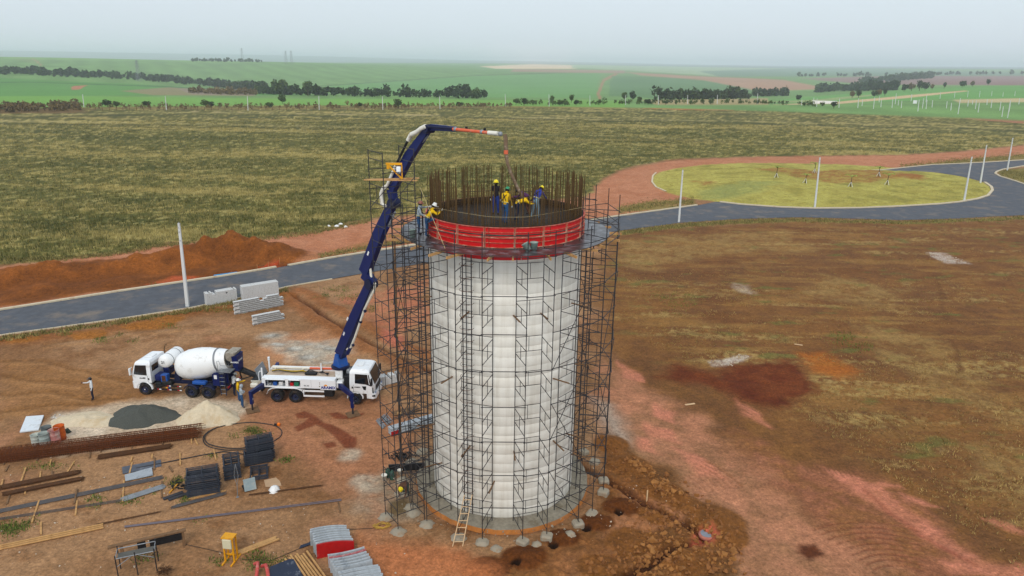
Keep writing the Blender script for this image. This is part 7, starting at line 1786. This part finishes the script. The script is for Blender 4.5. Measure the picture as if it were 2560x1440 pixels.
# ---- young palms on the island
fr_m = leafmat('palm_green', L(120, 134, 62), L(176, 180, 96))
for i, (u, v, h) in enumerate([(1940, 444, 3.4), (2013, 458, 2.6), (2126, 467, 3.2), (2217, 462, 3.2), (2197, 441, 3.0), (2036, 432, 3.2)]):
    t = thing('young_palm', 'young palm held by white stakes on the grassed island', 'palm', GZ(u, v), RS.uniform(0, 6), 'young palms on the island')
    MB().path([(0, 0, -.1), (.05, 0, h*.4), (.12, 0, h*.62)], .07, 7, rs=[.1, .07, .05]).build('trunk', bark, t)
    for k in range(6):
        a_ = k*1.05+RS.uniform(-.3, .3); pts_ = []; L_ = h*RS.uniform(.4, .6)
        for j in range(6): f_ = j/5; pts_.append(np.array([.12+L_*f_*math.cos(a_)*.8, L_*f_*math.sin(a_)*.8, h*.62+L_*(.9*f_-.75*f_*f_)]))
        C_ = []; U_ = []; V_ = []
        sdv = np.array([-math.sin(a_), math.cos(a_), 0])
        for j in range(5):
            d_ = (pts_[j+1]-pts_[j]); 
            for s in (-1, 1): C_.append(pts_[j]+d_*.5+s*sdv*.1); U_.append(d_*.5); V_.append(s*sdv*.12+np.array([0, 0, -.05]))
        me = quads_mesh('frond', np.array(C_), np.array(U_), np.array(V_), np.clip(RS.rand(len(C_)), 0, 1)); me.materials.append(fr_m); o = bpy.data.objects.new('frond', me); col.objects.link(o); o.parent = t
    for k in range(3): a_ = 2.1*k; MB().tube((.5*math.cos(a_), .5*math.sin(a_), 0), (.05, 0, 1.05), .035, 5).build('stake', whitep, t)
# ---- grass
def tufts(name, label, XY, h0, h1, m, tone, blades=4, wid=.05, spread=.12, seed=3, cat='grass', lean=.5):
    rs = np.random.RandomState(seed); n_ = len(XY); nb = n_*blades
    bx_ = np.repeat(XY[:, 0], blades)+rs.normal(0, spread, nb); by_ = np.repeat(XY[:, 1], blades)+rs.normal(0, spread, nb); zz = np.repeat(XY[:, 2], blades)
    h = rs.uniform(h0, h1, nb); an = rs.uniform(0, 6.28, nb); ln = rs.uniform(.1, lean, nb)*h; wa = rs.uniform(0, 6.28, nb); w = wid*rs.uniform(.6, 1.4, nb)
    base = np.stack([bx_, by_, zz-.03], 1); side = np.stack([np.cos(wa)*w, np.sin(wa)*w, np.zeros(nb)], 1); tip = base+np.stack([np.cos(an)*ln, np.sin(an)*ln, h], 1)
    co = np.stack([base-side, base+side, tip], 1).reshape(-1, 3).astype(np.float32)
    me = bpy.data.meshes.new(name); me.vertices.add(nb*3); me.vertices.foreach_set('co', co.ravel()); me.loops.add(nb*3); me.loops.foreach_set('vertex_index', np.arange(nb*3, dtype=np.int32)); me.polygons.add(nb)
    me.polygons.foreach_set('loop_start', np.arange(0, nb*3, 3, dtype=np.int32)); me.polygons.foreach_set('loop_total', np.full(nb, 3, np.int32)); me.update(calc_edges=True)
    tt = np.repeat(np.clip(np.repeat(tone, blades)+rs.normal(0, .12, nb), 0, 1), 3); a_ = me.color_attributes.new('tone', 'FLOAT_COLOR', 'POINT'); a_.data.foreach_set('color', np.stack([tt, tt, tt, np.ones_like(tt)], 1).astype(np.float32).ravel())
    me.materials.append(m); o = bpy.data.objects.new(name, me); col.objects.link(o); return tag(o, label, cat, kind='stuff')
def zs(x, y):
    D = np.hypot(x, y); a_ = np.arctan2(x, y); r = np.clip(np.searchsorted(rows, D)-1, 0, NR-2); c_ = np.clip(((a_-azs[0])/(azs[1]-azs[0])).astype(int), 0, NC-2); return Zg[r, c_]
def rand_sector(n_, d0, d1, a0, a1, rs, p=1.):
    D = d0*(d1/d0)**(rs.rand(n_)**p); a_ = rs.uniform(rad(a0), rad(a1), n_); return D*np.sin(a_), D*np.cos(a_)
rs = np.random.RandomState(21)
x, y = rand_sector(150000, 68, 330, -42, 42, rs); FWn = np.array(FW); ok = (sd_poly(x, y, FWn) < -.2); x, y = x[ok], y[ok]
b3_ = fbm(x*.35, y+.12*x, 4, .05, .11)*.62+fbm(x+55, y+20, 4, .45, .55)*.26+fbm(x-7, y+3, 3, 1.6, 1.6)*.12
dk_ = fbm(x*.5+31, y, 4, .06, .12)
tone = np.clip(.22 + sstep(.44, .66, b3_)*.5 - sstep(.52, .7, dk_)*.25 + rs.normal(0, .2, len(x)), 0, 1)
keep = rs.rand(len(x)) < (.45+.55*sstep(.4, .62, b3_)); x, y, tone = x[keep], y[keep], tone[keep]
Dg = np.hypot(x, y)
tufts('dry_grass', 'tall dry tussock grass covering the wide field behind the road', np.stack([x, y, zs(x, y)], 1), .22, .62, gr_dry, tone, 4, .055, .2, 31)
x, y = rand_sector(30000, 30, 125, -5, 42, rs); P_ = pts_w([(1520, 600), (1700, 572), (2000, 558), (2250, 562), (2700, 550), (3300, 700), (3300, 1700), (2560, 1440), (2200, 1180), (1960, 1020), (1640, 880), (1540, 800)])
ok = (sd_poly(x, y, P_) < -.3) & (sd_poly(x, y, pts_w([(1640, 935), (1790, 900), (2010, 890), (2150, 930), (2040, 985), (1960, 1040), (1800, 1000)])) > 0); x, y = x[ok], y[ok]; g_ = fbm(x*.6+70, y, 5, .16, .5); keep = rs.rand(len(x)) < sstep(.42, .62, g_)*.9+.08; x, y, g_ = x[keep], y[keep], g_[keep]
tufts('stubble_grass', 'thin dry stubble over the brown field right of the tower', np.stack([x, y, zs(x, y)], 1), .05, .2, gr_brn, np.clip(.3+g_*.7+rs.normal(0, .2, len(x)), 0, 1), 4, .04, .12, 32, lean=1.)
x, y = rand_sector(9000, 100, 185, 8, 38, rs); P_ = pts_w(ISL); ok = sd_poly(x, y, P_) < -.6; x, y = x[ok], y[ok]
tufts('lawn_grass', 'short yellow-green turf on the road island', np.stack([x, y, zs(x, y)], 1), .05, .14, leafmat('turf', L(140, 132, 66), L(190, 180, 100)), rs.rand(len(x)), 4, .06, .2, 33)
# weeds and verge growth
wp = []
for (u, v, n_, su, sv) in [(255, 850, 40, 14, 5), (165, 836, 20, 10, 5), (190, 822, 16, 10, 4), (330, 850, 14, 12, 4), (300, 836, 10, 8, 4), (845, 722, 60, 28, 7), (880, 745, 60, 26, 8), (930, 772, 40, 12, 7), (815, 738, 30, 15, 6), (600, 738, 30, 20, 3), (700, 742, 10, 15, 4), (640, 772, 30, 24, 5), (545, 775, 60, 40, 4), (630, 1077, 70, 15, 6), (650, 1083, 20, 8, 4), (585, 1090, 12, 10, 4), (715, 1150, 40, 9, 5), (440, 1205, 50, 12, 6), (460, 1250, 30, 6, 5), (235, 1247, 20, 12, 4), (240, 1262, 12, 10, 4), (320, 1252, 30, 14, 6), (378, 1228, 16, 14, 5), (20, 1322, 110, 22, 10), (60, 1318, 25, 12, 6), (75, 1300, 10, 8, 4), (700, 1408, 60, 30, 10), (645, 1395, 40, 18, 8), (545, 1402, 20, 14, 6), (125, 1165, 40, 40, 4), (530, 1140, 14, 10, 4), (1110, 600, 40, 20, 6), (505, 1300, 6, 5, 3), (360, 1392, 25, 20, 5), (640, 1410, 30, 20, 5), (2110, 850, 60, 26, 14), (2150, 872, 40, 26, 10), (1700, 755, 60, 40, 16), (1660, 740, 40, 40, 12), (1900, 925, 0, 8, 4), (2240, 1245, 0, 8, 4), (1000, 780, 25, 20, 10), (985, 760, 20, 15, 8), (420, 815, 25, 25, 6), (1080, 590, 30, 20, 5), (385, 712, 20, 10, 3)]:
    for _ in range(n_): q = GZ(rs.normal(u, su*.75), rs.normal(v, sv*.75)); wp.append(tuple(q))
wp = np.array(wp); tufts('green_weeds', 'patches of green weeds scattered about the works yard', wp, .05, .2, gr_grn, rs.rand(len(wp)), 6, .035, .2, 34, 'weeds')
vp = []
for pl_, w_, n_ in (([(1545, 584), (1700, 564), (1850, 554), (2000, 550), (2250, 556), (2560, 545)], 5, 2600), ([(1550, 526), (1640, 510), (1735, 502)], 9, 900), ([(2250, 418), (2400, 402), (2560, 388)], 7, 1400), ([(2500, 432), (2560, 440), (2640, 450)], 12, 900), ([(0, 848), (300, 806), (480, 778), (720, 724)], 5, 700), ([(800, 640), (940, 615), (1060, 596)], 6, 500), ([(0, 655), (250, 640), (420, 612), (610, 604), (790, 580), (930, 550)], 5, 1600)):
    for _ in range(n_):
        k = rs.randint(len(pl_)-1); f_ = rs.rand(); u = pl_[k][0]+(pl_[k+1][0]-pl_[k][0])*f_; v = pl_[k][1]+(pl_[k+1][1]-pl_[k][1])*f_+rs.normal(0, w_*.6); q = GZ(u, v)
        if sd_poly(np.array([q.x]), np.array([q.y]), RW)[0] > .25 and q.z < .4: vp.append(tuple(q))
vp = np.array(vp); tufts('verge_grass', 'rough grass along the road verges', vp, .1, .35, gr_dry, np.clip(rs.normal(.35, .2, len(vp)), 0, 1), 5, .05, .18, 35)

# ================================================================== HAZE
hz = bpy.data.materials.new('haze_air'); hz.use_nodes = True
n, l = hz.node_tree.nodes, hz.node_tree.links
for q in list(n):
    if q.type == 'BSDF_PRINCIPLED': n.remove(q)
pv = n.new('ShaderNodeVolumePrincipled')
pv.inputs['Color'].default_value = (.84, .91, .97, 1)
pv.inputs['Density'].default_value = HAZE_D
out = [q for q in n if q.type == 'OUTPUT_MATERIAL'][0]
l.new(pv.outputs[0], out.inputs['Volume'])
zt = max(60., float(Z.max()) + 4.); zb = float(Z.min()) - 1.5
hb = MB().box((0, 7800, (zt+zb)/2), (27000, 15900, zt-zb))
h = hb.build('haze', hz); tag(h, 'thin pale blue summer haze lying over the land', 'haze', kind='stuff')
